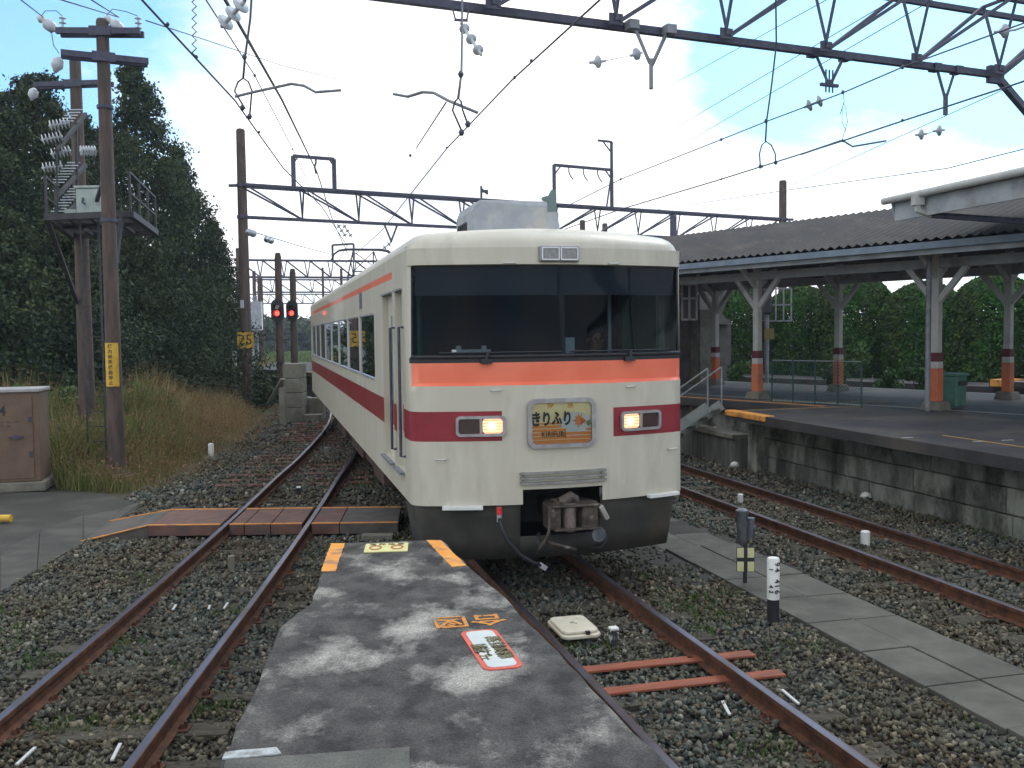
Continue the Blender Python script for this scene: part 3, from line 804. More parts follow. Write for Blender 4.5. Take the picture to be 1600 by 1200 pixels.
# ------------------------------------------------------------------ equipment cabinet C4
M_CAB = mat('cabinet_beige', (0.13, 0.080, 0.050), 0.7, 0, (0.165, 0.108, 0.070), 3, dirt=(0.12, 0.08, 0.06), dscale=2, bump=0.05)
M_CABTOP = mat('cabinet_top', (0.32, 0.31, 0.31), 0.6, 0, (0.40, 0.39, 0.38), 4)
cp = Vector((-8.56, 17.3, -0.12))
cab = thing('equipment_cabinet', 'beige metal equipment cabinet marked C4 at the left edge', 'cabinet', cp, YAW)
Wc, Dc, Hc = 2.6, 0.85, 1.62
b = MB(); b.box((-Wc / 2, Dc / 2, 0.12 + Hc / 2), (Wc, Dc, Hc)); b.build('body', M_CAB, cab, bevel=0.012)
b = MB(); b.box((-Wc / 2, Dc / 2 + 0.0, 0.12 + Hc + 0.03), (Wc + 0.06, Dc + 0.08, 0.06)); b.build('roof', M_CABTOP, cab, bevel=0.012)
b = MB(); b.box((-Wc / 2, Dc / 2, 0.03), (Wc + 0.16, Dc + 0.16, 0.17)); b.build('plinth', M_CONC, cab, bevel=0.02)
for k in range(2):
    xc = -0.68 - k * 1.2
    d = MB(); d.box((xc, -0.008, 0.12 + Hc / 2), (1.16, 0.02, Hc - 0.12)); dd = d.build('door', M_CAB, cab, bevel=0.006)
    h = MB(); h.bar((xc + 0.18, -0.035, 0.93), (xc + 0.42, -0.035, 0.93), 0.03, 0.035); h.box((xc + .3, -.03, .93), (.06, .03, .07)); h.build('handle', M_STEEL, dd)
    for zz in (0.62, 1.25):
        h = MB(); h.box((xc + 0.53, -0.03, zz), (0.05, 0.03, 0.09)); h.build('hinge', M_STEEL, dd)
text_mesh('lettering', 'C 4', 0.26, M_BLACK, cab, frame_mat((-0.72, -0.0205, 1.40), (1, 0, 0), (0, 0, 1)), 0.001, 0.003)
for r_, sx_ in ((1.21, 5), (1.14, 4), (1.08, 2)):
    b = MB()
    for k in range(sx_ + 4):
        b.box((-1.3 + k * 0.115, -0.02, r_), (0.07 * random.uniform(.7, 1.2), 0.004, 0.022))
    b.build('small_print', M_POLE, cab)
# ================================================================== TRAIN
S0, T0 = 9.25, 2.88
train = thing('express_train', 'cream express train car with orange and dark red bands, headlights lit, standing at the platform', 'train', TR(S0, T0), YAW)
X0, RAD = 1.345, 0.2
A0 = math.atan(0.26 * X0); Y0 = 0.13 * X0 * X0
ALEN = RAD * (math.pi / 2 - A0)
X1 = X0 + RAD * (1 - math.sin(A0)); Y1 = Y0 + RAD * math.cos(A0)     # where the side wall begins
LEN = 21.3
def perim(u):                        # position and outward normal of the body outline
    s = 1 if u >= 0 else -1; a = abs(u)
    if a <= X0:
        y = .13 * a * a; n = Vector((.26 * a, -1, 0)).normalized(); p = Vector((a, y, 0))
    elif a <= X0 + ALEN:
        th = A0 + (a - X0) / RAD
        p = Vector((X0 + RAD * (math.sin(th) - math.sin(A0)), Y0 + RAD * (math.cos(A0) - math.cos(th)), 0)); n = Vector((math.sin(th), -math.cos(th), 0))
    else:
        p = Vector((X1, Y1 + a - X0 - ALEN, 0)); n = Vector((1, 0, 0))
    return Vector((p.x * s, p.y, 0)), Vector((n.x * s, n.y, 0))
def u_of_y(y): return X0 + ALEN + (y - Y1)
def sst(a, b, x):
    t = min(1, max(0, (x - a) / (b - a))); return t * t * (3 - 2 * t)
def recess(u, z):
    w = 1 - sst(X0 + 0.02, X0 + ALEN, abs(u))
    r = 0.035 * sst(2.055, 2.085, z)
    r += 0.055 * sst(2.28, 3.25, z) * (1 if z < 3.262 else 0)
    if z >= 3.262: r = 0.02
    return r * w
def body_pt(u, z, out=0.0):
    p, n = perim(u)
    q = p + n * (out - recess(u, z)); q.z = z
    return q
M_CREAMB = mat('body_cream', (0.505, 0.470, 0.378), 0.45, 0, (0.56, 0.525, 0.43), 1.6, bump=0.02, bscale=2.5, dirt=(0.37, 0.335, 0.26), dscale=1.5, dlo=.52, dhi=.85, drough=.65, stretch=(2.2, 2.2, .55), coat=0.1)
M_REDB = mat('body_dark_red', (0.22, 0.008, 0.018), 0.4, 0, (0.27, 0.014, 0.024), 3, coat=0.2)
M_REDSIDE = M_REDB
M_ORB = mat('body_orange', (0.78, 0.155, 0.075), 0.45, 0, (0.84, 0.19, 0.10), 2, coat=0.15)
M_RUBBER = mat('rubber', (0.015, 0.016, 0.02), 0.6)
M_ALU = mat('aluminium', (0.50, 0.51, 0.54), 0.35, 0.7, (0.6, 0.61, 0.64), 6)
M_GLASSF = glass('windscreen_glass', (0.42, 0.49, 0.55), ior=1.17)
M_GLASSS = glass('side_glass', (0.22, 0.25, 0.28), ior=1.10)
M_TINT = mat('sunshade_blue_black', (0.010, 0.016, 0.030), 0.35)
WU = 1.52                           # half width of the windscreen opening
ZB, ZT = 0.85, 3.43
wins = [(3.45 + 2.15 * k, 3.45 + 2.15 * k + 1.88) for k in range(8)]
holes = [(-WU, WU, 2.34, 3.255, 'w'), (-0.40, 0.45, ZB, 1.0, 'c')]
for sd in (-1, 1):
    for (a, c) in wins:
        ua, uc = u_of_y(a), u_of_y(c)
        holes.append((min(sd * ua, sd * uc), max(sd * ua, sd * uc), 1.99, 2.85, 's'))
    # recessed doors: passenger door and crew door
    for (a, c) in ((1.60, 2.52), (0.80, 1.36)):
        ua, uc = u_of_y(a), u_of_y(c)
        holes.append((min(sd * ua, sd * uc), max(sd * ua, sd * uc), 1.12, 3.04, 'd'))
us = set(); zs_ = set([ZB, 1.0, 1.12, 1.5, 1.8, 2.055, 2.07, 2.085, 2.285, 2.34, 3.2, 3.255, 3.263, 3.28, 3.31, 3.34, 3.37, 3.4, ZT])
for k in range(-10, 11): us.add(round(X0 * k / 10, 4))
for k in range(1, 8):
    for s in (-1, 1): us.add(s * round(X0 + ALEN * k / 7, 4))
BL, BR = -0.60, 0.58                 # inner ends of the red band on the front
us.update((BL, BR))
for y in (1.58, 6, 9, 12, 15, 18, LEN):
    for s in (-1, 1): us.add(s * u_of_y(y))
for h in holes: us.update(h[:2]); zs_.update(h[2:4])
us = sorted(us); zs_ = sorted(zs_)
us = [u for i, u in enumerate(us) if i == 0 or u - us[i - 1] > 1e-4]
b = MB(); idx = {}
def vid(i, j):
    if (i, j) not in idx:
        idx[(i, j)] = len(b.v); b.v.append(tuple(body_pt(us[i], zs_[j])))
    return idx[(i, j)]
for i in range(len(us) - 1):
    for j in range(len(zs_) - 1):
        uc = (us[i] + us[i + 1]) / 2; zc = (zs_[j] + zs_[j + 1]) / 2
        if any(h[0] < uc < h[1] and h[2] < zc < h[3] for h in holes): continue
        m = 0
        side = abs(uc) > X0 + ALEN
        if 1.5 < zc < 1.8 and (side or uc < BL or uc > BR): m = 1
        if 2.055 < zc < 2.285 and abs(uc) < X0 + ALEN * .75: m = 2
        if 2.285 < zc < 2.34 and abs(uc) < X0 + ALEN * .8: m = 3
        if side and 3.2 < zc < 3.28 and abs(uc) > u_of_y(1.58): m = 2
        b.f.append((vid(i, j), vid(i + 1, j), vid(i + 1, j + 1), vid(i, j + 1))); b.m.append(m)
# reveals (inward faces) around each opening
for h in holes:
    if h[4] == 'c': continue
    dep = {'w': 0.02, 's': 0.008, 'd': 0.07}[h[4]]
    ul = [u for u in us if h[0] - 1e-6 <= u <= h[1] + 1e-6]; zl_ = [z for z in zs_ if h[2] - 1e-6 <= z <= h[3] + 1e-6]
    loop = [(u, zl_[0]) for u in ul] + [(ul[-1], z) for z in zl_[1:]] + [(u, zl_[-1]) for u in ul[::-1][1:]] + [(ul[0], z) for z in zl_[::-1][1:-1]]
    n = len(loop)
    vs = [body_pt(u, min(z, 3.2550) if h[4] == 'w' else z) for u, z in loop] + [body_pt(u, min(z, 3.255) if h[4] == 'w' else z, -dep) for u, z in loop]
    b.add(vs, [(k, k + n, (k + 1) % n + n, (k + 1) % n) for k in range(n)], 0 if h[4] != 'w' else 3)
# rear wall and roof
b.add([(-X1, LEN, ZB), (X1, LEN, ZB), (X1, LEN, ZT), (-X1, LEN, ZT)], [(0, 1, 2, 3)], 0)
ystn = [0.0] + [RAD * (math.cos(A0) - math.cos(A0 + (math.pi / 2 - A0) * k / 7)) for k in range(1, 8)] + [.25, .32, .4, .5, .65, .8, 1.1, 1.6, 2.4, 4, 7, 11, 16, LEN - Y0]
wst = [X0] + [X0 + RAD * (math.sin(A0 + (math.pi / 2 - A0) * k / 7) - math.sin(A0)) for k in range(1, 8)]
wst += [X1] * (len(ystn) - len(wst))
rows_ = []
NX = 33
rr_ = [math.sin(math.pi / 2 * (2 * k / (NX - 1) - 1)) for k in range(NX)]
roofb = MB()
def roofz(x, dy):
    dx = X1 - abs(x)
    a = max(0, 1 - dx / 0.22); c = max(0, 1 - dy / 0.42)
    e = math.sqrt(max(0, 1 - min(1, a ** 2.2 + c ** 2.2)))
    return ZT - 0.012 + 0.165 * e + 0.085 * (1 - (x / X1) ** 2) * min(1, dy / .5) ** .6
for j, (yy, w) in enumerate(zip(ystn, wst)):
    row = []
    for k in range(NX):
        x = rr_[k] * w
        bow = .13 * min(abs(x), X0) ** 2
        y = yy + bow * (1 - min(1, yy / 19) ** 3) + (.02 + .0) * (1 - min(1, yy / .3))
        row.append((x, y if yy < 20 else LEN, roofz(x, yy)))
    rows_.append(row)
roofb.add([p for r_ in rows_ for p in r_], [(j * NX + k, j * NX + k + 1, (j + 1) * NX + k + 1, (j + 1) * NX + k) for j in range(len(rows_) - 1) for k in range(NX - 1)])
body = b.build('body_shell', [M_CREAMB, M_REDB, M_ORB, M_RUBBER], train, smooth=35)
M_ROOF = mat('roof_cream', (0.50, 0.49, 0.45), 0.5, 0, (0.60, 0.59, 0.54), 1.5, dirt=(0.36, 0.34, 0.30), dscale=2, dlo=.5, dhi=.75)
roofb.build('roof', M_CREAMB, train, smooth=40)

# windscreen: strips of glass following the front, central pillar, dark sunshade band
def strip(u0, u1, z0, z1, out, nu=10, nz=6, mi=0, bb=None):
    bb = bb or MB(); vs = []
    for j in range(nz + 1):
        for i in range(nu + 1):
            z = min(z0 + (z1 - z0) * j / nz, 3.2549)
            vs.append(body_pt(u0 + (u1 - u0) * i / nu, z, out))
    bb.add(vs, [(j * (nu + 1) + i, j * (nu + 1) + i + 1, (j + 1) * (nu + 1) + i + 1, (j + 1) * (nu + 1) + i) for j in range(nz) for i in range(nu)], mi)
    return bb
for (a, c) in ((-WU, 0.055), (0.056, WU)):
    strip(a, c, 2.34, 3.2549, -0.018, 16).build('windscreen', M_GLASSF, train, smooth=True)
b = strip(0.03, 0.08, 2.34, 3.2549, -0.028, 2); b.build('centre_pillar', M_BLACK, train)
strip(-WU, WU, 2.96, 3.2549, -0.05, 24).build('sunshade', M_TINT, train, smooth=True)
b = MB()
b.tube([body_pt(u, 2.345, -0.004) for u in np.linspace(-WU, WU, 24)], 0.022, 8)
b.build('windscreen_gasket', M_RUBBER, train, smooth=True)
b = MB()
b.tube([body_pt(u, 2.385, 0.01) for u in np.linspace(-1.2, 0.02, 10)], 0.010, 6)
b.tube([body_pt(u, 2.385, 0.01) for u in np.linspace(0.12, 1.3, 10)], 0.010, 6)
for u in (-0.75, 0.78):
    b.box(body_pt(u, 2.30, 0.02), (0.11, 0.07, 0.05))
    b.tube([body_pt(u, 2.30, 0.04), body_pt(u + 0.02, 2.385, 0.03)], 0.016, 6)
b.build('wiper', M_RUBBER, train)

# marker lamps in the forehead
def rrframe(w, h, r, t, depth, n=5):      # ring between two rounded rectangles in XZ, facing -Y
    o = rounded_rect(w, h, r, n); i = rounded_rect(w - 2 * t, h - 2 * t, max(.005, r - t * .8), n); N = len(o)
    vs = [(x, 0, z) for x, z in o] + [(x, -depth, z) for x, z in o] + [(x, -depth, z) for x, z in i] + [(x, 0.0, z) for x, z in i]
    fs = []
    for k in range(N):
        q = (k + 1) % N
        for s in range(3): fs.append((s * N + k, s * N + q, (s + 1) * N + q, (s + 1) * N + k))
    return vs, [f[::-1] for f in fs]
def front_M(u, z, out=0.0):
    p, n = perim(u); q = body_pt(u, z, out)
    x = Vector((-n.y, n.x, 0)); M = Matrix((x, -n, Vector((0, 0, 1)))).transposed().to_4x4(); M.translation = q
    return M
def place(bb, vs, fs, M, mi=0):
    return bb.add([M @ Vector(p) for p in vs], fs, mi)
M_DKLENS = mat('dark_lens', (0.06, 0.035, 0.03), 0.15, 0, coat=1.0)
M_GREYLENS = mat('grey_lens', (0.10, 0.105, 0.11), 0.2, 0, coat=1.0, col2=(0.17, 0.17, 0.18), scale=30)
UM = 0.0
M = front_M(UM, 3.365, 0.012)
b = MB(); b.T = M; b.box((0, 0.02, 0), (0.42, 0.10, 0.165)); b.T = None
lampbox = b.build('marker_lamp_box', M_GREYLENS if False else mat('lampbox_grey', (0.26, 0.26, 0.26), 0.5, 0.3, (0.34, 0.34, 0.33), 8), train, bevel=0.02)
for sx_ in (-1, 1):
    b = MB(); vs, fs = rrframe(0.185, 0.13, 0.015, 0.012, 0.014); place(b, vs, fs, M @ Matrix.Translation((sx_ * 0.098, -0.03, 0))); b.build('lamp_rim', M_ALU, lampbox)
    b = MB(); b.T = M; b.box((sx_ * 0.098, -0.03, 0), (0.165, 0.008, 0.11)); b.T = None; b.build('lens', M_GREYLENS, lampbox)

# headlamp sets
M_LIT = emit('lamp_lit', (0.90, 0.52, 0.28), 1.3)
M_CORE = emit('lamp_core', (1.0, 0.86, 0.58), 8.0)
M_BEZ = mat('bezel_grey', (0.30, 0.29, 0.30), 0.35, 0.5, (0.40, 0.39, 0.40), 9)
M_CHROME = mat('reflector', (0.75, 0.55, 0.4), 0.2, 0.9)
for sd, uc in ((-1, -0.81), (1, 0.90)):
    M = front_M(uc, 1.652, 0.002)
    b = MB(); vs, fs = rrframe(0.50, 0.205, 0.045, 0.028, 0.03); place(b, vs, fs, M)
    place(b, *(lambda v: ([(x, y, z) for x, y, z in v], [(0, 1, 2, 3), (4, 7, 6, 5), (0, 3, 7, 4), (1, 5, 6, 2), (0, 4, 5, 1), (3, 2, 6, 7)]))([(-.012, -.028, -.08), (.012, -.028, -.08), (.012, -.028, .08), (-.012, -.028, .08), (-.012, 0, -.08), (.012, 0, -.08), (.012, 0, .08), (-.012, 0, .08)]), M)
    hl = b.build('headlamp_set', M_BEZ, train, smooth=40)
    for k in (-1, 1):
        lit = (k == -sd)
        c = M @ Matrix.Translation((k * 0.118, -0.008, 0))
        b = MB(); b.add([c @ Vector((x, 0, z)) for x, z in rounded_rect(0.20, 0.145, 0.03)], [tuple(range(24))]); 
        if lit:
            b.build('lit_lamp', M_LIT, hl)
            b = MB(); N = 20; b.add([c @ Vector((-0.012 + .038 * math.cos(2 * math.pi * q / N), -0.006, .036 * math.sin(2 * math.pi * q / N))) for q in range(N)], [tuple(range(N))]); b.build('lamp_bulb', M_CORE, hl)
            for q in range(5):
                b = MB(); zz = -0.06 + 0.03 * q; b.T = c; b.box((0, -0.010, zz), (0.19, 0.004, 0.0035)); b.T = None; b.build('lens_rib', M_CHROME, hl)
        else: b.build('dark_lamp', M_DKLENS, hl)

# destination plate
M = front_M(0.005, 1.665, 0.0)
b = MB(); vs, fs = rrframe(0.715, 0.50, 0.085, 0.042, 0.04, 6); place(b, vs, fs, M); hm = b.build('name_board', M_BEZ, train, smooth=40)
M_HMC = mat('board_cream', (0.72, 0.62, 0.30), 0.45, 0, (0.76, 0.70, 0.44), 3, coat=0.3)
M_HMB = mat('board_pale_blue', (0.50, 0.56, 0.56), 0.45, coat=0.3)
M_HMO = mat('board_orange', (0.62, 0.22, 0.035), 0.45, 0, (0.68, 0.26, 0.05), 3, coat=0.3)
M_HMY = mat('board_gold', (0.62, 0.36, 0.05), 0.5)
M_HMG = mat('board_green', (0.16, 0.24, 0.06), 0.5)
def flat(pts, m, name, d, parent=hm):
    bb = MB(); bb.add([M @ Vector((x, -d, z)) for x, z in pts], [tuple(range(len(pts)))]); return bb.build(name, m, parent)
flat(rounded_rect(0.655, 0.44, 0.05), M_HMC, 'cream_field', 0.006)
N = 30
flat([(0.155 + .165 * math.cos(2 * math.pi * k / N), -0.015 + .125 * math.sin(2 * math.pi * k / N)) for k in range(N)], M_HMB, 'pale_disc', 0.0085)
for k, (zt, zb2, x0, x1) in enumerate(((0.005, -0.012, -.322, -.0), (-0.022, -0.050, -.322, .0), (-0.058, -0.085, -.322, .05), (-0.095, -0.125, -.322, .322), (-0.133, -0.163, -.322, .322), (-0.170, -0.212, -.322, .322))):
    flat([(x0, zb2), (x1, zb2), (x1, zt), (x0, zt)], M_HMO, 'orange_stripe', 0.010)
for k, (zt, zb2) in enumerate(((-0.058, -0.085),)):
    flat([(.27, zb2), (.322, zb2), (.322, zt), (.25, zt)], M_HMO, 'orange_stripe', 0.010)
# maple leaf shapes
def star(cx, cz, R1, R2, n, rot, sx_=1.0):
    out = []
    for k in range(n * 2):
        a = rot + math.pi * k / n; r_ = R1 * (1 if k % 4 == 0 else .82) if k % 2 == 0 else R2
        out.append((cx + r_ * math.cos(a) * sx_, cz + r_ * math.sin(a)))
    return out
flat(star(0.185, 0.02, 0.085, 0.042, 9, R(100), .85), M_HMO, 'leaf', 0.0125)
M_HMR = mat('board_red', (0.50, 0.10, 0.05), 0.5)
flat([(0.20, 0.045), (0.265, 0.018), (0.20, -0.03)], M_HMR, 'leaf', 0.0135)
flat([(0.255, 0.0), (0.30, 0.03), (0.315, -0.02), (0.28, -0.045)], M_HMG, 'leaf', 0.0125)
def on_front(x, z, d): return M @ Matrix.Translation((x, -d, z)) @ Matrix.Rotation(math.pi / 2, 4, 'X')
text_mesh('lettering', 'きりふり', 0.118, M_BLACK, hm, on_front(-0.105, 0.035, 0.0145) @ Matrix.Diagonal((0.93, 1.32, 1, 1)), 0.0008, 0.0048)
text_mesh('lettering', 'KIRIFURI', 0.068, mat('board_dark', (0.07, 0.03, 0.02), .6), hm, on_front(-0.085, -0.115, 0.0145) @ Matrix.Diagonal((.9, 1.2, 1, 1)), 0.0008, 0.0012, space=1.12)
text_mesh('lettering', '特', 0.075, M_HMY, hm, on_front(-0.115, 0.18, 0.0105), 0.0006, 0.001)
text_mesh('lettering', '急', 0.075, M_HMY, hm, on_front(0.095, 0.18, 0.0105), 0.0006, 0.001)
bb = MB(); bb.add([M @ Vector((x, -0.022, z)) for x, z in rounded_rect(0.65, 0.435, 0.05)], [tuple(range(24))]); bb.build('cover_glass', glass('plate_glass', (0.93, 0.95, 0.95)), hm)

# grab handles on the face
M_HANDLE = mat('handle_white', (0.62, 0.61, 0.56), 0.4, 0.1)
for (u, z) in ((-0.50, 3.275), (0.60, 3.275), (-0.655, 2.01), (0.78, 2.01), (-1.20, 1.325), (1.30, 1.325)):
    p0 = body_pt(u - .05, z, 0.03); p1 = body_pt(u + .05, z, 0.03)
    b = MB(); b.tube([body_pt(u - .05, z, 0), p0, p1, body_pt(u + .05, z, 0)], 0.008, 6); b.build('grab_handle', M_HANDLE, train, smooth=True)
# three bars above the coupler and two white steps
b = MB()
for z in (1.165, 1.115, 1.065):
    b.sweep([(-.022, -.012), (.022, -.012), (.022, .012), (-.022, .012)], [body_pt(u, z, 0.022) for u in np.linspace(-.43, .48, 10)])
for u in (-.40, .45): b.bar(body_pt(u, 1.05, .01), body_pt(u, 1.18, .01), .03)
b.build('coupler_grille', mat('grille_grey', (0.22, 0.215, 0.20), 0.5, 0.3, (0.32, 0.31, 0.29), 8), train)
for (u0, u1, z) in ((-1.19, -0.80, 0.835), (0.98, 1.36, 0.845)):
    b = MB(); b.sweep([(-.035, -.018), (.035, -.018), (.035, .018), (-.035, .018)], [body_pt(u, z, 0.03) for u in np.linspace(u0, u1, 6)]); b.build('foot_step', M_WHITE, train, bevel=0.005)

# skirt
M_SKIRT = mat('skirt_grey', (0.034, 0.032, 0.028), 0.75, 0, (0.058, 0.052, 0.042), 3, dirt=(0.075, 0.06, 0.045), dscale=1.5)
b = MB()
uu = [u for u in np.linspace(-(X0 + ALEN) - 0.9, X0 + ALEN + 0.9, 61)]
uu = sorted(set([round(float(u), 4) for u in uu] + [-0.41, 0.46]))
zz_ = [0.27, 0.5, 0.70, 0.90]
for i in range(len(uu) - 1):
    for j in range(3):
        if j >= 1 and -0.42 < (uu[i] + uu[i + 1]) / 2 < 0.47: continue
        vs = []
        for (u, z) in ((uu[i], zz_[j]), (uu[i + 1], zz_[j]), (uu[i + 1], zz_[j + 1]), (uu[i], zz_[j + 1])):
            p, n = perim(u); q = p + n * (-0.05 - 0.10 * (0.9 - z) / .63); q.z = z; vs.append(q)
        b.add(vs, [(0, 1, 2, 3)])
sk = b.build('skirt', M_SKIRT, train, smooth=True, weld=True)
sol = sk.modifiers.new('thick', 'SOLIDIFY'); sol.thickness = 0.02
b = MB(); b.box((0.025, 0.75, 0.70), (0.98, 0.9, 0.55)); b.f = [f for f in b.f if f != (0, 1, 5, 4)]; b.m = b.m[:5]
b.build('coupler_pocket', M_BLACK, train)
# coupler
M_CPL = mat('coupler_metal', (0.040, 0.030, 0.024), 0.6, 0.3, (0.10, 0.080, 0.065), 12, bump=0.3, dirt=(0.24, 0.22, 0.19), dscale=9, dlo=.62, dhi=.70)
cg = MB()
cg.poly([(-0.20, -0.20), (-0.09, -0.27), (-0.06, -0.12), (0.09, -0.12), (0.14, -0.26), (0.30, -0.27), (0.37, -0.05), (0.30, 0.22), (-0.13, 0.22), (-0.20, 0.0)], 0.62, 0.86)
cg.box((0.05, 0.4, 0.72), (0.22, 0.6, 0.2)); cg.box((0.07, -0.19, 0.86), (0.5, 0.2, 0.03)); cg.box((0.07, -0.19, 0.625), (0.46, 0.2, 0.03))
cpl = cg.build('coupler', M_CPL, train, bevel=0.03)
b = MB(); b.tube([(-.07, -.17, .88), (.05, -.17, .93), (.10, -.15, .90)], [.055, .065, .05], 10); b.box((0.0, -.1, .885), (.24, .22, .03)); b.build('coupler_lock', M_CPL, cpl, smooth=40)
b = MB(); b.tube([(0.015, -0.2, 0.60), (0.015, -0.2, 0.88)], 0.07, 14); b.build('knuckle', mat('knuckle_worn', (0.16, 0.13, 0.11), .45, .4, (.24, .20, .17), 10), cpl, smooth=40)
for k_ in (-1, 1):
    b = MB(); b.tube([(.07 + k_ * .33, -.05, .56), (.07 + k_ * .36, -.14, .48), (.07 + k_ * .30, -.16, .40), (.07 + k_ * .2, -.1, .38)], .018, 8); b.build('brake_hose', M_RUBBER, cpl, smooth=True)
b = MB(); b.tube([(0.30, -0.285, 0.56), (0.30, -0.24, 0.56)], 0.075, 12); b.build('air_connector', M_DKM, cpl)
b = MB(); b.box((0.355, -0.2, 0.78), (0.05, 0.2, 0.16), M=Matrix.Rotation(R(-28), 3, 'Y')); b.build('coupler_guard', mat('pale_metal', (0.30, 0.28, 0.25), .5, .2, (.38, .36, .32), 9), cpl, bevel=0.01)
b = MB(); b.tube([(-0.20, -.25, .78), (-0.22, -.28, .62), (-.26, -.29, .54), (-.31, -.28, .47), (-.33, -.24, .40)], 0.016, 8); b.tube([(-.24, -.27, .52), (.06, -.27, .42)], .018, 8); b.build('release_lever', M_CPL, cpl, smooth=True)
# hose with red cock
b = MB(); b.tube([(-0.66, -.03, 0.74), (-0.655, -.10, .66), (-.60, -.12, .52), (-.48, -.13, .38), (-.36, -.14, .30), (-.27, -.15, .26)], 0.022, 10); hs = b.build('air_hose', M_RUBBER, train, smooth=True)
b = MB(); b.tube([(-0.66, -0.03, 0.775), (-0.66, -0.03, 0.845)], [0.033, 0.026], 10); b.build('red_cock', mat('cock_red', (0.55, 0.02, 0.015), 0.4), hs, smooth=40)
b = MB(); b.tube([(-0.66, -0.03, 0.70), (-0.66, -0.03, 0.775)], 0.026, 10); b.box((-.25, -.15, .25), (.09, .03, .05), M=Matrix.Rotation(R(35), 3, 'Y')); b.build('hose_fitting', M_ALU, hs)

# ----- side details
for sd in (-1, 1):
    for (a, c) in wins:
        ua, uc = u_of_y(a), u_of_y(c)
        x = sd * (X1 - 0.007)
        b = MB(); b.add([(x, a, 1.99), (x, c, 1.99), (x, c, 2.85), (x, a, 2.85)], [(0, 1, 2, 3)]); g = b.build('side_window', M_GLASSS, train)
        b = MB(); w = 0.024
        for (p0, p1) in (((a, 1.99), (c, 1.99)), ((a, 2.85), (c, 2.85)), ((a, 1.975), (a, 2.865)), ((c, 1.975), (c, 2.865))):
            off = 0.0 if p0[0] != (a + c) / 2 else -.02
            b.bar((sd * (X1 + 0.001), p0[0], p0[1]), (sd * (X1 + 0.001), p1[0], p1[1]), w, w) if p0[0] != p1[0] else b.box((sd * (X1 + .001), p0[0], 2.42), (.004, w * .7, .89))
        b.build('window_frame', M_ALU, g)
    # doors
    for (a, c, nm) in ((1.60, 2.52, 'passenger_door'), (0.80, 1.36, 'crew_door')):
        x = sd * (X1 - 0.07)
        b = MB()
        for (z0, z1, mi) in ((1.12, 1.5, 0), (1.5, 1.8, 1), (1.8, 3.04, 0)):
            b.box((x - sd * .015, (a + c) / 2, (z0 + z1) / 2), (0.03, c - a + .02, z1 - z0), mi=mi)
        d = b.build(nm, [M_CREAMB, M_REDB], train)
        if nm == 'passenger_door':
            b = MB(); b.box((x + sd * 0.003, 1.98, 2.30), (0.008, 0.30, 0.98)); b.build('door_window', M_TINT, d)
            b = MB(); b.bar((x + sd * .006, 1.82, 1.80), (x + sd * .006, 1.82, 2.80), .02); b.bar((x + sd * .006, 2.14, 1.80), (x + sd * .006, 2.14, 2.80), .02); b.build('window_rim', M_ALU, d)
        else:
            b = MB(); b.box((x + sd * 0.004, 1.08, 2.35), (0.008, 0.30, 0.6)); b.build('door_window', M_TINT, d)
            b = MB(); b.tube([(x + sd * .02, 1.25, 1.95), (x + sd * .03, 1.16, 1.95)], .014, 6); b.build('door_handle', M_ALU, d)
        b = MB(); b.bar((sd * (X1 + 0.0), a, 3.05), (sd * (X1 + 0.0), c, 3.05), 0.05, 0.02); b.build('rain_strip', M_STEELG, d)
        b = MB(); b.box((sd * (X1 - .01), (a + c) / 2, 1.105), (0.13, c - a, 0.025)); b.build('door_step', M_STEELG, d)
    for y in (0.72, 1.43):
        b = MB(); b.tube([(sd * X1, y, 2.65), (sd * (X1 + .05), y, 2.65), (sd * (X1 + .05), y, 1.30), (sd * X1, y, 1.30)], 0.016, 8); b.build('door_handrail', M_STEEL, train)
    b = MB()
    for k in range(7): b.box((sd * (X1 + .004), 5.2, 2.99 + k * .032), (.02, .34, .012))
    b.box((sd * (X1 - .002), 5.2, 3.085), (.012, .4, .25)); b.build('side_vent', M_STEELG, train)
    b = MB(); b.bar((sd * (X1 - .02), .5, 3.455), (sd * (X1 - .02), LEN - .1, 3.455), .02, .02); b.build('rain_gutter', M_CREAMB, train)

# ----- interior seen through the glass
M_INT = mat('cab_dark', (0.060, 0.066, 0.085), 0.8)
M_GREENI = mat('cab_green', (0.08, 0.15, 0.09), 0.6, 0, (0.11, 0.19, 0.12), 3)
b = MB()
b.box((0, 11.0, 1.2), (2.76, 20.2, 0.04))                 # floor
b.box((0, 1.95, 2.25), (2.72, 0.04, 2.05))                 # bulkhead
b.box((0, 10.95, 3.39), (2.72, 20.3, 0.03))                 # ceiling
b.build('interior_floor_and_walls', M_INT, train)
for sx_ in (-1, 1):
    b = MB(); b.box((sx_ * 1.33, 0.95, 2.55), (0.03, 0.6, 1.2)); b.build('cab_side_lining', M_GREENI, train)
    b = MB(); b.box((sx_ * 1.26, 1.4, 2.6), (0.16, 0.10, 1.3)); b.build('cab_side_lining', M_GREENI, train)
b = MB(); b.box((0.0, 0.52, 1.78), (2.5, 0.56, 1.0)); b.box((0.5, .55, 2.31), (.5, .25, .07)); b.build('console', mat('console_green', (0.045, 0.07, 0.055), .7), train, bevel=0.02)
b = MB(); b.box((0.93, 1.1, 2.72), (0.035, 0.035, 1.0)); b.build('cab_door_post', mat('post_pale', (0.55, 0.56, 0.52), .5), train)
b = MB(); b.box((0.125, 0.13, 2.44), (0.14, 0.006, 0.17)); b.build('timetable_card', mat('card_green', (0.40, 0.50, 0.45), .7), train)
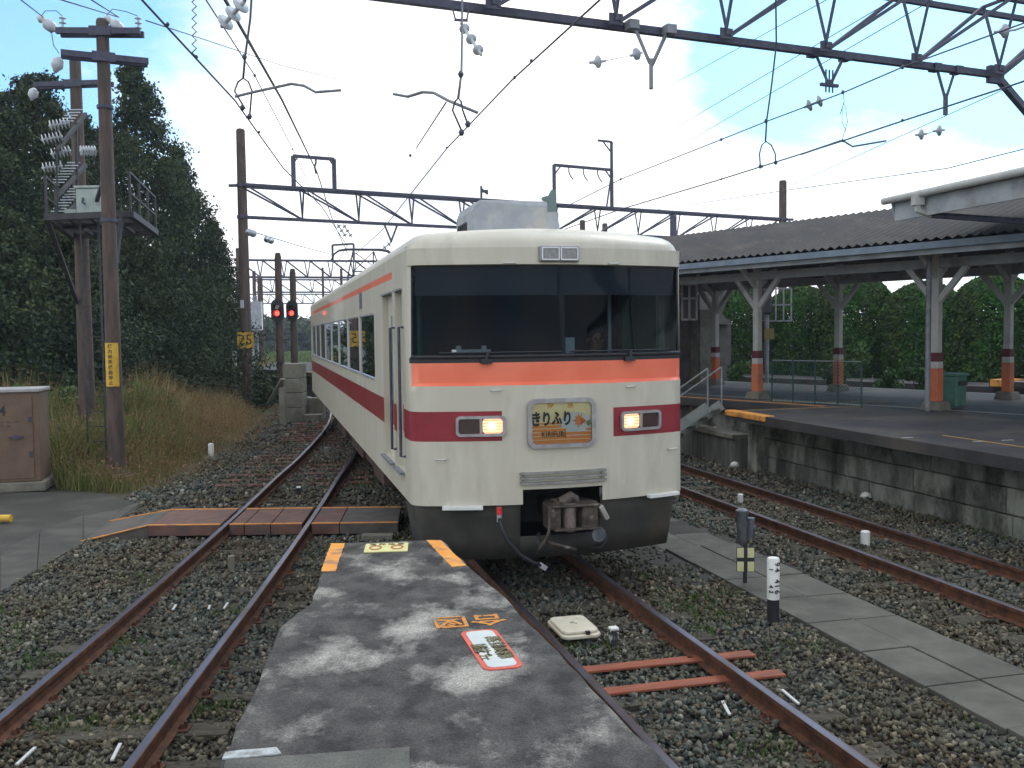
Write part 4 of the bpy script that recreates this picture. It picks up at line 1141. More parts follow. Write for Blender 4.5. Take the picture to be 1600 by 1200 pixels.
b = MB(); b.box((-0.87, 0.22, 2.40), (0.40, 0.05, 0.035)); b.box((-1.0, .22, 2.43), (.05, .05, .05)); b.box((-.74, .22, 2.43), (.05, .05, .05)); b.build('dash_bar', mat('dash_pale', (0.45, 0.50, 0.44), .5), train, bevel=0.006)
# seats with headrests and yellow curtains near the windows
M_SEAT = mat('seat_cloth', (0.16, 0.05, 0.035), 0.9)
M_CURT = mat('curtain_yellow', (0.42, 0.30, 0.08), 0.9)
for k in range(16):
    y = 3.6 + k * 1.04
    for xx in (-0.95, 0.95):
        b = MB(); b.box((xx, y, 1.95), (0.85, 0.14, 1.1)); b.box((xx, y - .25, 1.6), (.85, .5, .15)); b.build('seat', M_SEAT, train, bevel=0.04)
for y in (4.4, 6.6, 8.8):
    b = MB(); b.box((-1.37, y, 2.5), (0.02, 0.18, 0.55)); b.build('curtain', M_CURT, train)

# ----- roof equipment
M_ACU = mat('roof_unit_grey', (0.30, 0.32, 0.34), 0.6, 0, (0.38, 0.40, 0.41), 4, dirt=(0.46, 0.43, 0.38), dscale=3, dlo=.58, dhi=.66)
def acunit(y0, w, l, h, z0=3.60):
    b = MB(); n = 10
    sec = [(-w / 2, 0), (-w / 2 + .01, h * .75), (-w / 2 + .05, h * .92), (-w / 2 + .13, h), (w / 2 - .13, h), (w / 2 - .05, h * .92), (w / 2 - .01, h * .75), (w / 2, 0)]
    vs = [(x, y0 + (0.0 if z < h * .9 else .05), z0 + z) for x, z in sec] + [(x, y0 + l, z0 + z) for x, z in sec]; N = len(sec)
    b.add(vs, [tuple(range(N - 1, -1, -1)) if False else tuple(range(N)), tuple(range(2 * N - 1, N - 1, -1))] + [(k, k + N, (k + 1) + N, k + 1) for k in range(N - 1)])
    o = b.build('air_conditioner', M_ACU, train, bevel=0.03)
    b = MB()
    for k in range(int((l - .3) / .11)):
        b.box((-w / 2 - .006, y0 + .3 + k * .11, z0 + h * .36), (.012, .05, h * .42))
    b.build('louvre', M_BLACK, o)
acunit(1.75, 1.04, 0.95, 0.56, 3.58)
acunit(3.4, 1.5, 1.6, 0.26, 3.60); acunit(5.9, 1.5, 2.0, 0.28, 3.60); acunit(8.6, 1.5, 2.0, 0.30, 3.60); acunit(11.6, 1.5, 2.0, 0.30, 3.60)
b = MB(); b.lathe((0.14, .68, 3.56), (0.14, .68, 3.86), [(0, .075), (.6, .075), (.65, .065), (1, .065)], 16)
ant = b.build('antenna_base', M_ACU, train, smooth=40)
b = MB(); b.add([(x, y, z) for y in (.65, .71) for (x, z) in ((0.09, 3.85), (0.18, 3.85), (0.175, 4.10), (0.13, 4.10), (0.10, 4.04), (0.025, 4.02), (0.03, 3.99), (0.09, 3.97))],
      [tuple(range(8)), tuple(range(15, 7, -1))] + [(k, k + 8, (k + 1) % 8 + 8, (k + 1) % 8) for k in range(8)])
b.build('antenna_fin', mat('antenna_green', (0.14, 0.20, 0.19), .5), ant)
# pantograph
py = 19.4; M_PAN = M_STEEL
b = MB()
for xx in (-.45, .45):
    b.bar((xx, py - .9, 3.72), (xx, py + .9, 3.72), .06)
    for yy in (-.8, .8): b.tube([(xx, py + yy, 3.6), (xx, py + yy, 3.72)], .05, 8)
for yy in (-.8, .8): b.bar((-.5, py + yy, 3.74), (.5, py + yy, 3.74), .06)
pan = b.build('pantograph', M_PAN, train)
b = MB()
for sx_ in (-1, 1):
    for sy in (-1, 1):
        b.tube([(sx_ * .45, py + sy * .35, 3.78), (sx_ * .38, py + sy * .95, 4.38)], .028, 6)
        b.tube([(sx_ * .38, py + sy * .95, 4.38), (sx_ * .30, py + sy * .06, 5.02)], .02, 6)
    b.tube([(sx_ * .38, py - .95, 4.38), (-sx_ * .30, py - .06, 5.02)], .012, 6)
for sy in (-1, 1): b.tube([(-.38, py + sy * .95, 4.38), (.38, py + sy * .95, 4.38)], .022, 6)
b.build('folding_arms', M_PAN, pan)
b = MB()
for yy in (-.14, .14):
    b.tube([(-.92, py + yy, 4.78), (-.86, py + yy, 4.93), (-.72, py + yy, 5.04), (-.5, py + yy, 5.08), (.5, py + yy, 5.08), (.72, py + yy, 5.04), (.86, py + yy, 4.93), (.92, py + yy, 4.78)], .024, 8)
b.bar((-.5, py - .14, 5.05), (-.5, py + .14, 5.05), .03); b.bar((.5, py - .14, 5.05), (.5, py + .14, 5.05), .03)
b.build('collector_head', M_PAN, pan, smooth=True)

# ----- underframe, bogies
M_UND = mat('underframe_rust', (0.050, 0.030, 0.024), 0.85, 0, (0.10, 0.055, 0.04), 3, bump=0.2)
b = MB(); b.box((0, 11, 0.88), (2.6, 20.2, 0.10)); b.build('underframe', M_UND, train)
for (a, c, z0, w) in ((4.7, 6.0, .36, 2.5), (6.3, 7.4, .42, 2.45), (7.8, 10.1, .38, 2.5), (10.4, 11.3, .45, 2.4), (11.6, 13.9, .36, 2.5), (14.2, 15.0, .5, 2.4)):
    b = MB(); b.box((0, (a + c) / 2, (z0 + .86) / 2), (w, c - a, .86 - z0)); b.build('equipment_box', M_UND, train, bevel=0.02)
M_WHEEL = mat('wheel_steel', (0.07, 0.05, 0.045), 0.6, .5, (.12, .09, .08), 6)
for yc in (3.0, 17.4):
    b = MB()
    for sx_ in (-1, 1):
        b.box((sx_ * 0.95, yc, 0.52), (0.12, 2.7, 0.16)); b.box((sx_ * .95, yc, .72), (.3, .6, .26))
        for yy in (-1.05, 1.05): b.box((sx_ * 0.95, yc + yy, 0.43), (0.18, 0.3, 0.3))
    b.box((0, yc, .6), (1.9, .5, .18))
    bo = b.build('bogie', M_UND, train, bevel=0.02)
    for yy in (-1.05, 1.05):
        b = MB()
        for sx_ in (-1, 1):
            b.lathe((sx_ * .50, yc + yy, .43), (sx_ * .64, yc + yy, .43), [(0, .455), (.2, .455), (.25, .43), (1, .425)], 28)
        b.tube([(-.6, yc + yy, .43), (.6, yc + yy, .43)], .08, 10)
        b.build('wheelset', M_WHEEL, bo, smooth=40)
b = MB(); b.box((-1.2, .75, .52), (.06, .3, .07)); b.box((-1.28, .62, .80), (.12, .05, .05)); b.build('side_bracket', M_ORANGEP, train)

# ----- driver behind the windscreen
def skin_body(name, joints, edges, m, parent, sub=2):
    me = bpy.data.meshes.new(name); me.from_pydata([j[0] for j in joints], edges, []); o = bpy.data.objects.new(name, me); COL.objects.link(o)
    sk_ = o.modifiers.new('skin', 'SKIN'); o.modifiers.new('sub', 'SUBSURF').levels = sub
    for i, j in enumerate(joints): me.skin_vertices[0].data[i].radius = j[1] if isinstance(j[1], tuple) else (j[1], j[1])
    me.skin_vertices[0].data[0].use_root = True
    bpy.context.view_layer.update()
    nm = bpy.data.meshes.new_from_object(o.evaluated_get(bpy.context.evaluated_depsgraph_get()))
    bpy.data.objects.remove(o); nm.name = name
    nm.materials.clear(); nm.materials.append(m)
    nm.polygons.foreach_set('use_smooth', [True] * len(nm.polygons))
    r_ = bpy.data.objects.new(name, nm); COL.objects.link(r_)
    if parent: r_.parent = parent
    return r_
dp = train.matrix_world @ Vector((0, 0, 0))
dloc = TR(S0 + 0.98, T0 + 0.72, 1.76)
M_SKIN = mat('skin', (0.28, 0.14, 0.09), 0.6, 0, (0.31, 0.16, 0.105), 12)
M_NAVY = mat('uniform_navy', (0.012, 0.015, 0.028), 0.8)
drv = thing('person', 'driver in dark uniform with white collar seated behind the right half of the windscreen', 'person', dloc, YAW)
J = [((0, 0, 0), (.15, .13)), ((0, .02, .2), (.14, .11)), ((0, .02, .38), (.17, .115)), ((0, .01, .50), (.12, .08)), ((0, 0, .57), .055), ((0, -.015, .64), .058), ((0, -.02, .70), (.075, .088)), ((0, -.015, .79), (.076, .092)), ((0, -.01, .85), (.05, .06)),
     ((-.19, .02, .46), .062), ((-.25, -.05, .24), .048), ((-.2, -.28, .20), .036), ((-.19, -.36, .21), .034),
     ((.19, .02, .46), .062), ((.25, -.05, .24), .048), ((.2, -.28, .20), .036), ((.19, -.36, .21), .034),
     ((-.1, -.1, -.02), .085), ((-.12, -.42, 0), .07), ((-.12, -.44, -.40), .048), ((-.12, -.52, -.46), .04),
     ((.1, -.1, -.02), .085), ((.12, -.42, 0), .07), ((.12, -.44, -.40), .048), ((.12, -.52, -.46), .04)]
E = [(0, 1), (1, 2), (2, 3), (3, 4), (4, 5), (5, 6), (6, 7), (7, 8), (2, 9), (9, 10), (10, 11), (11, 12), (2, 13), (13, 14), (14, 15), (15, 16), (0, 17), (17, 18), (18, 19), (19, 20), (0, 21), (21, 22), (22, 23), (23, 24)]
skin_body('body', J, E, M_SKIN, drv)
Jc = [((0, 0, 0), (.165, .145)), ((0, .02, .2), (.155, .125)), ((0, .02, .39), (.185, .13)), ((0, .01, .49), (.12, .085)), ((-.195, .02, .46), .075), ((-.25, -.05, .24), .06), ((-.2, -.26, .20), .047), ((.195, .02, .46), .075), ((.25, -.05, .24), .06), ((.2, -.26, .20), .047)]
skin_body('jacket', Jc, [(0, 1), (1, 2), (2, 3), (2, 4), (4, 5), (5, 6), (2, 7), (7, 8), (8, 9)], M_NAVY, drv)
b = MB()
for sx_ in (-1, 1):
    b.add([(sx_ * .02, -.115, .52), (sx_ * .17, -.06, .515), (sx_ * .14, .02, .555), (sx_ * .055, -.06, .58), (sx_ * .03, -.10, .575)], [(0, 1, 2, 3, 4)])
o = b.build('white_collar', M_WHITE, drv); o.modifiers.new('thick', 'SOLIDIFY').thickness = 0.008
b = MB(); b.lathe((0, .01, .76), (0, .01, .905), [(0, .085), (.3, .10), (.7, .088), (.93, .05), (1, .01)], 16); b.build('hair', M_BLACK, drv, smooth=True)
b = MB(); b.tube([(0, -.105, .735), (0, -.128, .705), (0, -.105, .695)], [.012, .017, .01], 8); b.build('nose', M_SKIN, drv, smooth=True)
for sx_ in (-1, 1):
    b = MB(); b.lathe((sx_ * .032, -.098, .745), (sx_ * .032, -.112, .745), [(0, .012), (.7, .01), (1, .004)], 10); b.build('eye', M_BLACK, drv, smooth=True)
    b = MB(); b.lathe((sx_ * .078, .0, .72), (sx_ * .10, .01, .73), [(0, .02), (.6, .028), (1, .012)], 10); b.build('ear', M_SKIN, drv, smooth=True)
    for q in range(4):
        b = MB(); x0_ = sx_ * .19 + (q - 1.5) * .018; b.tube([(x0_, -.36, .212), (x0_, -.41 - .006 * (q % 2), .215), (x0_, -.43, .195), (x0_, -.425, .175)], [.010, .0095, .009, .007], 8); b.build('finger', M_SKIN, drv, smooth=True)
    b = MB(); b.tube([(sx_ * .19 - sx_ * .03, -.34, .21), (sx_ * .19 - sx_ * .055, -.375, .205), (sx_ * .19 - sx_ * .05, -.405, .19)], [.012, .011, .008], 8); b.build('thumb', M_SKIN, drv, smooth=True)
b = MB(); b.box((0, -.108, .668), (.045, .006, .008)); b.build('mouth', mat('lips', (.22, .08, .06), .6), drv)
# ================================================================== OVERHEAD LINE STRUCTURES
def lerp(a, c, t): return a + (c - a) * t
def gantry(label, A, B_, zlo, zhi, nb, depth=0.32, w=0.075, phase=0.5, masts=(), name='overhead_gantry'):
    """triangular truss: one lower chord, two upper chords, V posts and diagonals"""
    g = thing(name, label, 'gantry')
    A = Vector((A[0], A[1], 0)); B_ = Vector((B_[0], B_[1], 0)); d = (B_ - A).normalized(); sd = Vector((d.y, -d.x, 0)); L = (B_ - A).length
    up = Vector((0, 0, 1))
    b = MB(); b.bar(A + up * zlo, B_ + up * zlo, w * 1.15, w * 1.15); b.build('lower_chord', M_STEEL, g)
    for s in (-1, 1):
        b = MB(); b.bar(A + up * zhi + sd * depth * s, B_ + up * zhi + sd * depth * s, w, w); b.build('upper_chord', M_STEEL, g)
    st_ = L / nb
    for k in range(nb):
        x = (k + phase) * st_; lo = A + d * x + up * zlo
        b = MB()
        for s in (-1, 1): b.angle(lo, A + d * x + up * zhi + sd * depth * s, w * .62)
        b.bar(A + d * x + up * zhi - sd * depth, A + d * x + up * zhi + sd * depth, w * .5)
        x2 = x + st_
        if x2 <= L + .01:
            for s in (-1, 1): b.angle(A + d * x + up * (zlo if phase > .4 and False else zhi) + sd * depth * s if not g.get('flip') else lo, A + d * x2 + up * zlo, w * .62)
        b.build('bracing', M_STEEL, g)
    return g, A, d, sd
# near gantry, crossing over the top right of the picture
gA = PZ(640, 0, 7.1); gB = PZ(1555, 117, 7.1)
dd = (gB - gA).normalized()
endR = gB + dd * 0.2
near_nodes = [PZ(px, py, 7.1) for px, py in ((800 + 325 / 2, 33), (800 + 340, 58), (800 + 495, 80), (800 + 637, 96), (800 + 765, 110))]
g1 = thing('overhead_gantry', 'large dark steel truss gantry crossing the top right of the picture', 'gantry')
b = MB(); b.bar(gA - dd * 6.5, gB + dd * .1, 0.11, 0.11); b.build('lower_chord', M_STEEL, g1)
sd1 = Vector((dd.y, -dd.x, 0)); UPZ = Vector((0, 0, 1.22))
for s in (-1, 1):
    b = MB(); b.bar(gA - dd * 6.5 + UPZ + sd1 * .36 * s, gB + dd * 4 + UPZ + sd1 * .36 * s, 0.09, 0.09); b.build('upper_chord', M_STEEL, g1)
stp = (near_nodes[-1] - near_nodes[0]).length / 4
n0 = near_nodes[0]
for k in range(-5, 7):
    lo = n0 + dd * stp * k
    if (lo - gB).dot(dd) > .3: continue
    b = MB()
    for s in (-1, 1):
        b.angle(lo, lo + UPZ + sd1 * .36 * s + dd * .02 * s, 0.062)
        b.angle(lo + dd * .06, lo + dd * stp + UPZ + sd1 * .36 * s, 0.055)
    b.bar(lo + UPZ - sd1 * .36, lo + UPZ + sd1 * .36, .05)
    b.box(lo + Vector((0, 0, .03)), (.22, .03, .16), rz=math.atan2(dd.y, dd.x))
    b.build('bracing', M_STEEL, g1)
b = MB(); b.bar(gB, gB + dd * 1.7 - Vector((0, 0, 1.25)), 0.11); b.bar(gB + dd * .1, gB + dd * 1.9 + UPZ, .09); b.box(gB, (.34, .10, .30), rz=math.atan2(dd.y, dd.x)); b.build('knee_brace', M_STEEL, g1)
mR = gB + dd * 2.0
def pole(name, label, x, y, z0, z1, r0, r1, m=M_POLE, cat='pole', group=None):
    o = thing(name, label, cat, (x, y, z0), 0, group)
    b = MB(); b.lathe((0, 0, 0), (0, 0, z1 - z0), [(0, r0), (.992, r1), (.997, r1 * .93), (1, r1 * .75)], 18); b.build('shaft', m, o, smooth=40)
    b = MB(); b.lathe((0, 0, -.3), (0, 0, .12), [(0, r0 * 1.5), (1, r0 * 1.4)], 14); b.build('footing', M_CONC, o)
    return o
pole('gantry_mast', 'steel mast carrying the right end of the near gantry', mR.x, mR.y, -.2, 9.0, .2, .15)
# drop brackets with insulators below the near gantry
M_INS = mat('insulator_grey', (0.30, 0.33, 0.37), 0.3, 0, (0.40, 0.43, 0.47), 6, coat=0.4)
def insul(bb, a, c, r, n=2, mi=0):
    """a string of insulator discs from a to c"""
    prof = [(0, .018)]
    for k in range(n):
        q = (k + .5) / n; h = .42 / n
        prof += [(q - h * .6, .022), (q - h * .5, r * .35), (q - h * .25, r * .55), (q, r), (q + .01 + h * .12, r), (q + h * .25, r * .3), (q + h * .4, .022)]
    prof.append((1, .018))
    bb.lathe(a, c, prof, 14, mi)
def vbracket(cx, cy, drop, half, label, ins=None, m=M_STEEL, tail=0.0):
    c = PZ(cx, cy, 7.1); t = thing('drop_bracket', label, 'bracket', (0, 0, 0), 0, 'v shaped brackets under the near gantry')
    lo = c - Vector((0, 0, drop))
    b = MB()
    b.angle(c - dd * half, lo - dd * .04, .06); b.angle(c + dd * half, lo + dd * .04, .06)
    for s in (-1, 1): b.box(c + dd * half * s - Vector((0, 0, .01)), (.16, .17, .13), rz=math.atan2(dd.y, dd.x))
    b.bar(lo + Vector((0, 0, .08)), lo - Vector((0, 0, tail)), .085, .05)
    for k in range(6): b.tube([lo - Vector((0, 0, -.02 + tail * k / 6)) - sd1 * .03, lo - Vector((0, 0, -.02 + tail * k / 6)) + sd1 * .03], .012, 6)
    b.build('bracket_frame', m, t)
    return t, lo
t_, lo = vbracket(1017, 42, .55, .32, 'pale v bracket under the near gantry, leftmost', tail=.36, m=M_STEELG)
b = MB(); a = PY(932, 97, 13.2); c = PY(1000, 84, lo.y - .1); insul(b, PY(921, 98, 13.2), PY(946, 95, 13.3), .085, 1); insul(b, PY(985, 87, 13.6), PY(1003, 82, 13.7), .085, 1); b.tube([PY(946, 95, 13.3), PY(985, 87, 13.6)], .006, 5); b.build('insulator_pair', M_INS, t_, smooth=True)
t_, lo = vbracket(1296, 85, .50, .33, 'dark v bracket with three rods under the near gantry, middle one', tail=.02)
b = MB()
for k in (-1, 0, 1): b.tube([lo + dd * .07 * k - Vector((0, 0, .12)), lo + dd * .07 * k + Vector((0, 0, .25))], .014, 6)
b.bar(lo - dd * .18, lo + dd * .18, .05); b.build('rods', M_STEEL, t_)
b = MB(); insul(b, PY(1256, 168, lo.y), PY(1288, 155, lo.y), .10, 2); b.build('insulator_pair', M_INS, t_, smooth=True)
t_, lo = vbracket(1478, 107, .52, .25, 'v bracket under the near gantry nearest its right knee', tail=.28)
b = MB(); insul(b, PY(1430, 211, lo.y), PY(1448, 209, lo.y), .095, 1); insul(b, PY(1458, 205, lo.y), PY(1476, 203, lo.y), .095, 1); b.tube([PY(1448, 209, lo.y), PY(1458, 205, lo.y)], .008, 5); b.build('insulator_pair', M_INS, t_, smooth=True)
# hanging insulator near the top centre
t_ = thing('hanging_insulator', 'tilted white insulator hanging from the near gantry above the train', 'insulator')
b = MB(); b.tube([PY(706, 10, 12.9), PY(712, 32, 12.9)], .012, 6); b.tube([PY(733, 12, 12.9), PY(729, 33, 12.9)], .012, 6); b.bar(PY(710, 31, 12.9), PY(731, 32, 12.9), .03); b.build('hanger', M_STEEL, t_)
b = MB(); insul(b, PY(720, 36, 12.8), PY(752, 86, 12.3), .07, 3); b.build('insulator_string', M_PORC, t_, smooth=True)
t_ = thing('hanging_insulator', 'pale insulator at top left hanging over the left track\'s wires', 'insulator')
b = MB(); insul(b, PY(346, 42, 9.5), PY(382, 2, 9.3), .085, 3); b.tube([PY(382, 2, 9.3), PY(388, -30, 9.2)], .02, 6); b.build('insulator_string', M_PORC, t_, smooth=True)
t_ = thing('hanging_insulator', 'grey insulator inside the near gantry at the top right corner', 'insulator')
b = MB(); insul(b, PY(1553, 50, 16.5), PY(1585, 47, 16.5), .12, 1); b.tube([PY(1585, 47, 16.5), PY(1600, 42, 16.5), PY(1640, 40, 16.5)], .02, 6); b.build('insulator_string', M_INS, t_, smooth=True)

# middle gantry
mA = Vector((PY(378, 292, 37.0).x, 37.0, 0)); mB = Vector((PY(1223, 345, 50.6).x, 50.6, 0)); dm = (mB - mA).normalized(); sm_ = Vector((dm.y, -dm.x, 0))
g2 = thing('overhead_gantry', 'long truss gantry behind the train, reaching from the pole numbered 25 to the canopy roof', 'gantry')
ZL, ZH = 7.12, 8.32; Lm = (mB - mA).length
b = MB(); b.bar(mA + Vector((0, 0, ZL)), mB + Vector((0, 0, ZL)), .12); b.build('lower_chord', M_STEEL, g2)
for s in (-1, 1):
    b = MB(); b.bar(mA + Vector((0, 0, ZH)) + sm_ * .3 * s, mB + Vector((0, 0, ZH)) + sm_ * .3 * s, .10); b.build('upper_chord', M_STEEL, g2)
nb = 12; stp = Lm / nb
for k in range(nb):
    p = mA + dm * stp * k; q = mA + dm * stp * (k + 1)
    b = MB()
    if k < nb / 2 + 0:
        for s in (-1, 1): b.angle(p + Vector((0, 0, ZH)) + sm_ * .3 * s, q + Vector((0, 0, ZL)), .075); b.angle(q + Vector((0, 0, ZL)), q + Vector((0, 0, ZH)) + sm_ * .3 * s, .07)
    else:
        for s in (-1, 1): b.angle(q + Vector((0, 0, ZH)) + sm_ * .3 * s, p + Vector((0, 0, ZL)), .075); b.angle(p + Vector((0, 0, ZL)), p + Vector((0, 0, ZH)) + sm_ * .3 * s, .07)
    b.bar(q + Vector((0, 0, ZH)) + sm_ * .3, q + Vector((0, 0, ZH)) - sm_ * .3, .05)
    b.build('bracing', M_STEEL, g2)
def on_m(px, z):     # point of the middle gantry line at that pixel column
    k = (px - 800) / F; t = (k * mA.y - mA.x) / (dm.x - k * dm.y); p = mA + dm * t; return Vector((p.x, p.y, z))
def frame_top(x0, x1, h, label, post=None, hooks=0):
    f_ = thing('wire_portal', label, 'frame')
    a = on_m(x0, ZH + .05); c = on_m(x1, ZH + .05); u = Vector((0, 0, h))
    b = MB(); b.bar(a, a + u, .11, .16); b.bar(c, c + u, .11, .16); b.bar(a + u, c + u, .12); b.bar(a + u * .75, a + u + (c - a) * .12, .05); b.bar(c + u * .75, c + u + (a - c) * .12, .05)
    b.build('frame', M_STEEL, f_)
    b = MB()
    for k in range(hooks):
        p = a.lerp(c, (k + 1) / (hooks + 1)) + u; b.tube([p, p - Vector((0, 0, .25)), p - Vector((-.08, 0, .45)), p - Vector((-.2, 0, .6))], .03, 6)
    if hooks == 0:
        p = a.lerp(c, .55) + u; b.tube([p, p - Vector((0, 0, .2)), p - Vector((.05, 0, .35)), p - Vector((0, 0, .62))], .04, 6)
    b.build('hook', M_STEEL, f_)
    if post:
        b = MB(); b.bar(c + u * .2, c + u + Vector((0, 0, post)), .13); b.bar(c + u + Vector((0, 0, post)), c + u + Vector((0, 0, post)) - dm * .75, .09); b.bar(c + u + Vector((0, 0, post - .5)), c + u + Vector((0, 0, post)) - dm * .5, .05); b.bar(c - dm * .3, c + u * .95, .07); b.build('post', M_STEEL, f_)
frame_top(466, 529, 1.22, 'rectangular frame standing on the middle gantry near the pole numbered 25')
frame_top(869, 958, 1.75, 'rectangular frame with hooks and a tall post on the middle gantry', post=1.3, hooks=3)
t_ = thing('wire_portal', 'small bracket standing on the middle gantry just left of the roof unit', 'bracket')
a = on_m(756, ZH); b = MB(); b.bar(a, a + Vector((0, 0, .62)), .09); b.bar(a + Vector((0, 0, .5)), a + Vector((0, 0, .3)) + dm * .32, .07); b.box(a + Vector((.15, 0, .40)), (.3, .06, .12)); b.build('bracket_frame', M_STEEL, t_)
t_ = thing('drop_bracket', 'v bracket with a small insulator below the middle gantry, left of the train roof', 'bracket')
a = on_m(604, ZL); c = on_m(626, ZL); lo = (a + c) / 2 - Vector((0, 0, .75))
b = MB(); b.angle(a, lo, .08); b.angle(c, lo, .08); b.build('bracket_frame', M_STEEL, t_)
b = MB(); insul(b, lo, lo + Vector((-.35, -.1, -.28)), .11, 2); b.build('insulator_pair', M_INS, t_, smooth=True)
t_ = thing('drop_bracket', 'short twin insulators below the middle gantry above the distant tracks', 'bracket')
b = MB()
for px in (532, 541):
    a = on_m(px, ZL); insul(b, a - Vector((0, 0, .1)), a + Vector((.35, 0, -.62)), .10, 3)
b.build('insulator_pair', M_INS, t_, smooth=True)
p25 = pole('number_pole', 'tall brown pole with yellow number plate 25 and gantry beam', mA.x, mA.y, -.2, 10.45, .225, .165)
b = MB(); b.tube([(0, 0, ZL + .2 - .06), (0, 0, ZL + .2 + .06)], .215, 16); b.build('clamp_band', M_STEEL, p25); b = MB(); b.tube([(0, 0, ZH + .2 - .06), (0, 0, ZH + .2 + .06)], .21, 16); b.bar((-.5, 0, ZH + .2), (.5, 0, ZH + .2), .1); b.build('clamp_band', M_STEEL, p25)
b = MB(); b.box((0.05, -.27, 2.62), (0.62, .015, 0.62)); pl_ = b.build('number_plate', M_YELLOW, p25)
text_mesh('lettering', '25', 0.56, M_BLACK, pl_, frame_mat((0.05, -.286, 2.62), (1, 0, 0), (0, 0, 1)), .002, 0)
b = MB(); b.box((-.04, -.25, 4.0), (.13, .06, .30)); b.build('small_plate', M_PORC, p25)
pR = pole('gantry_mast', 'brown pole rising behind the canopy roof at the right end of the middle gantry', mB.x, mB.y, -.2, 10.35, .24, .19)
b = MB(); b.bar((-.5, 0, ZH + .2), (.55, 0, ZH + .2), .12); b.build('clamp_band', M_STEEL, pR)
for px, yt, Y in ((910, 344, 60), (945, 349, 62)):
    p = PY(px, yt, Y); pole('gantry_mast', ('left' if px == 910 else 'right') + ' one of two pole tops just showing over the train roof', p.x, p.y, -.2, p.z, .2, .17)
p = PY(1052, 336, 44); pole('gantry_mast', 'dark post rising at the canopy roof beside the train\'s right shoulder', p.x, p.y, -.2, p.z, .18, .15, M_STEEL)

# far gantries
def fargantry(label, px0, px1, Y, n, curve=False):
    A = PY(px0, 400, Y); B2 = PY(px1, 400, Y * 1.0 - (px1 - px0) * .0 + 4)
    g = thing('overhead_gantry', label, 'gantry'); d = Vector((B2.x - A.x, B2.y - A.y, 0)); L = d.length; d.normalize()
    A.z = 0; w = .16
    b = MB(); b.bar(A + Vector((0, 0, 7.1)), A + d * L + Vector((0, 0, 7.1)), w); b.build('lower_chord', M_STEEL, g)
    b = MB(); b.bar(A + Vector((0, 0, 8.4)), A + d * L + Vector((0, 0, 8.4)), w); b.build('upper_chord', M_STEEL, g)
    b = MB(); s = L / n
    for k in range(n):
        p = A + d * s * k
        b.bar(p + Vector((0, 0, 8.4)), p + d * s * .9 + Vector((0, 0, 7.1)), w * .7)
        b.bar(p + d * s * .9 + Vector((0, 0, 7.1)), p + d * s * .78 + Vector((0, 0, 8.4)), w * .45); b.bar(p + d * s * .9 + Vector((0, 0, 7.1)), p + d * s * 1.02 + Vector((0, 0, 8.4)), w * .45)
    b.build('bracing', M_STEEL, g)
    for q, r_ in ((A, .22), (A + d * L, .22)):
        b = MB(); b.lathe(q - Vector((0, 0, .3)), q + Vector((0, 0, 9.3)), [(0, r_), (1, r_ * .8)], 10); b.build('mast', M_POLE, g)
    return g
fargantry('truss gantry seen beyond the pole numbered 25, nearest of the distant gantries', 372, 660, 74, 8)
fargantry('distant truss gantry, second beyond the pole numbered 25', 396, 640, 100, 8)
fargantry('distant faint truss gantry close to the hills', 384, 560, 135, 10)
t_ = thing('wire_portal', 'rectangular frame on the distant gantry behind the train roof', 'frame')
b = MB(); a = PY(520, 410, 73); c = PY(553, 408, 73); h = Vector((0, 0, 1.3)); b.bar(a, a + h, .14); b.bar(c, c + h, .14); b.bar(a + h, c + h, .14); b.build('frame', M_STEEL, t_)
for (px, yt, yb, Y, w_, lab) in ((406, 433, 600, 56, .19, 'thin brown pole between the number plate pole and the signals'), (398, 462, 598, 52, .15, 'short grey post beside the number plate pole, carrying a white box'),
                                 (504, 418, 600, 90, .13, 'distant thin pole left of the train\'s rear'), (533, 420, 560, 95, .16, 'distant thin pole above the train\'s rear roof')):
    p = PY(px, yt, Y); o = pole('line_pole', lab, p.x, p.y, -.2, p.z, w_, w_ * .8, M_POLE if Y != 52 else M_STEELG)
    if Y == 52:
        b = MB(); b.box((.05, -.2, p.z - .9), (.75, .2, 1.55)); b.build('equipment_box', M_PORC, o)

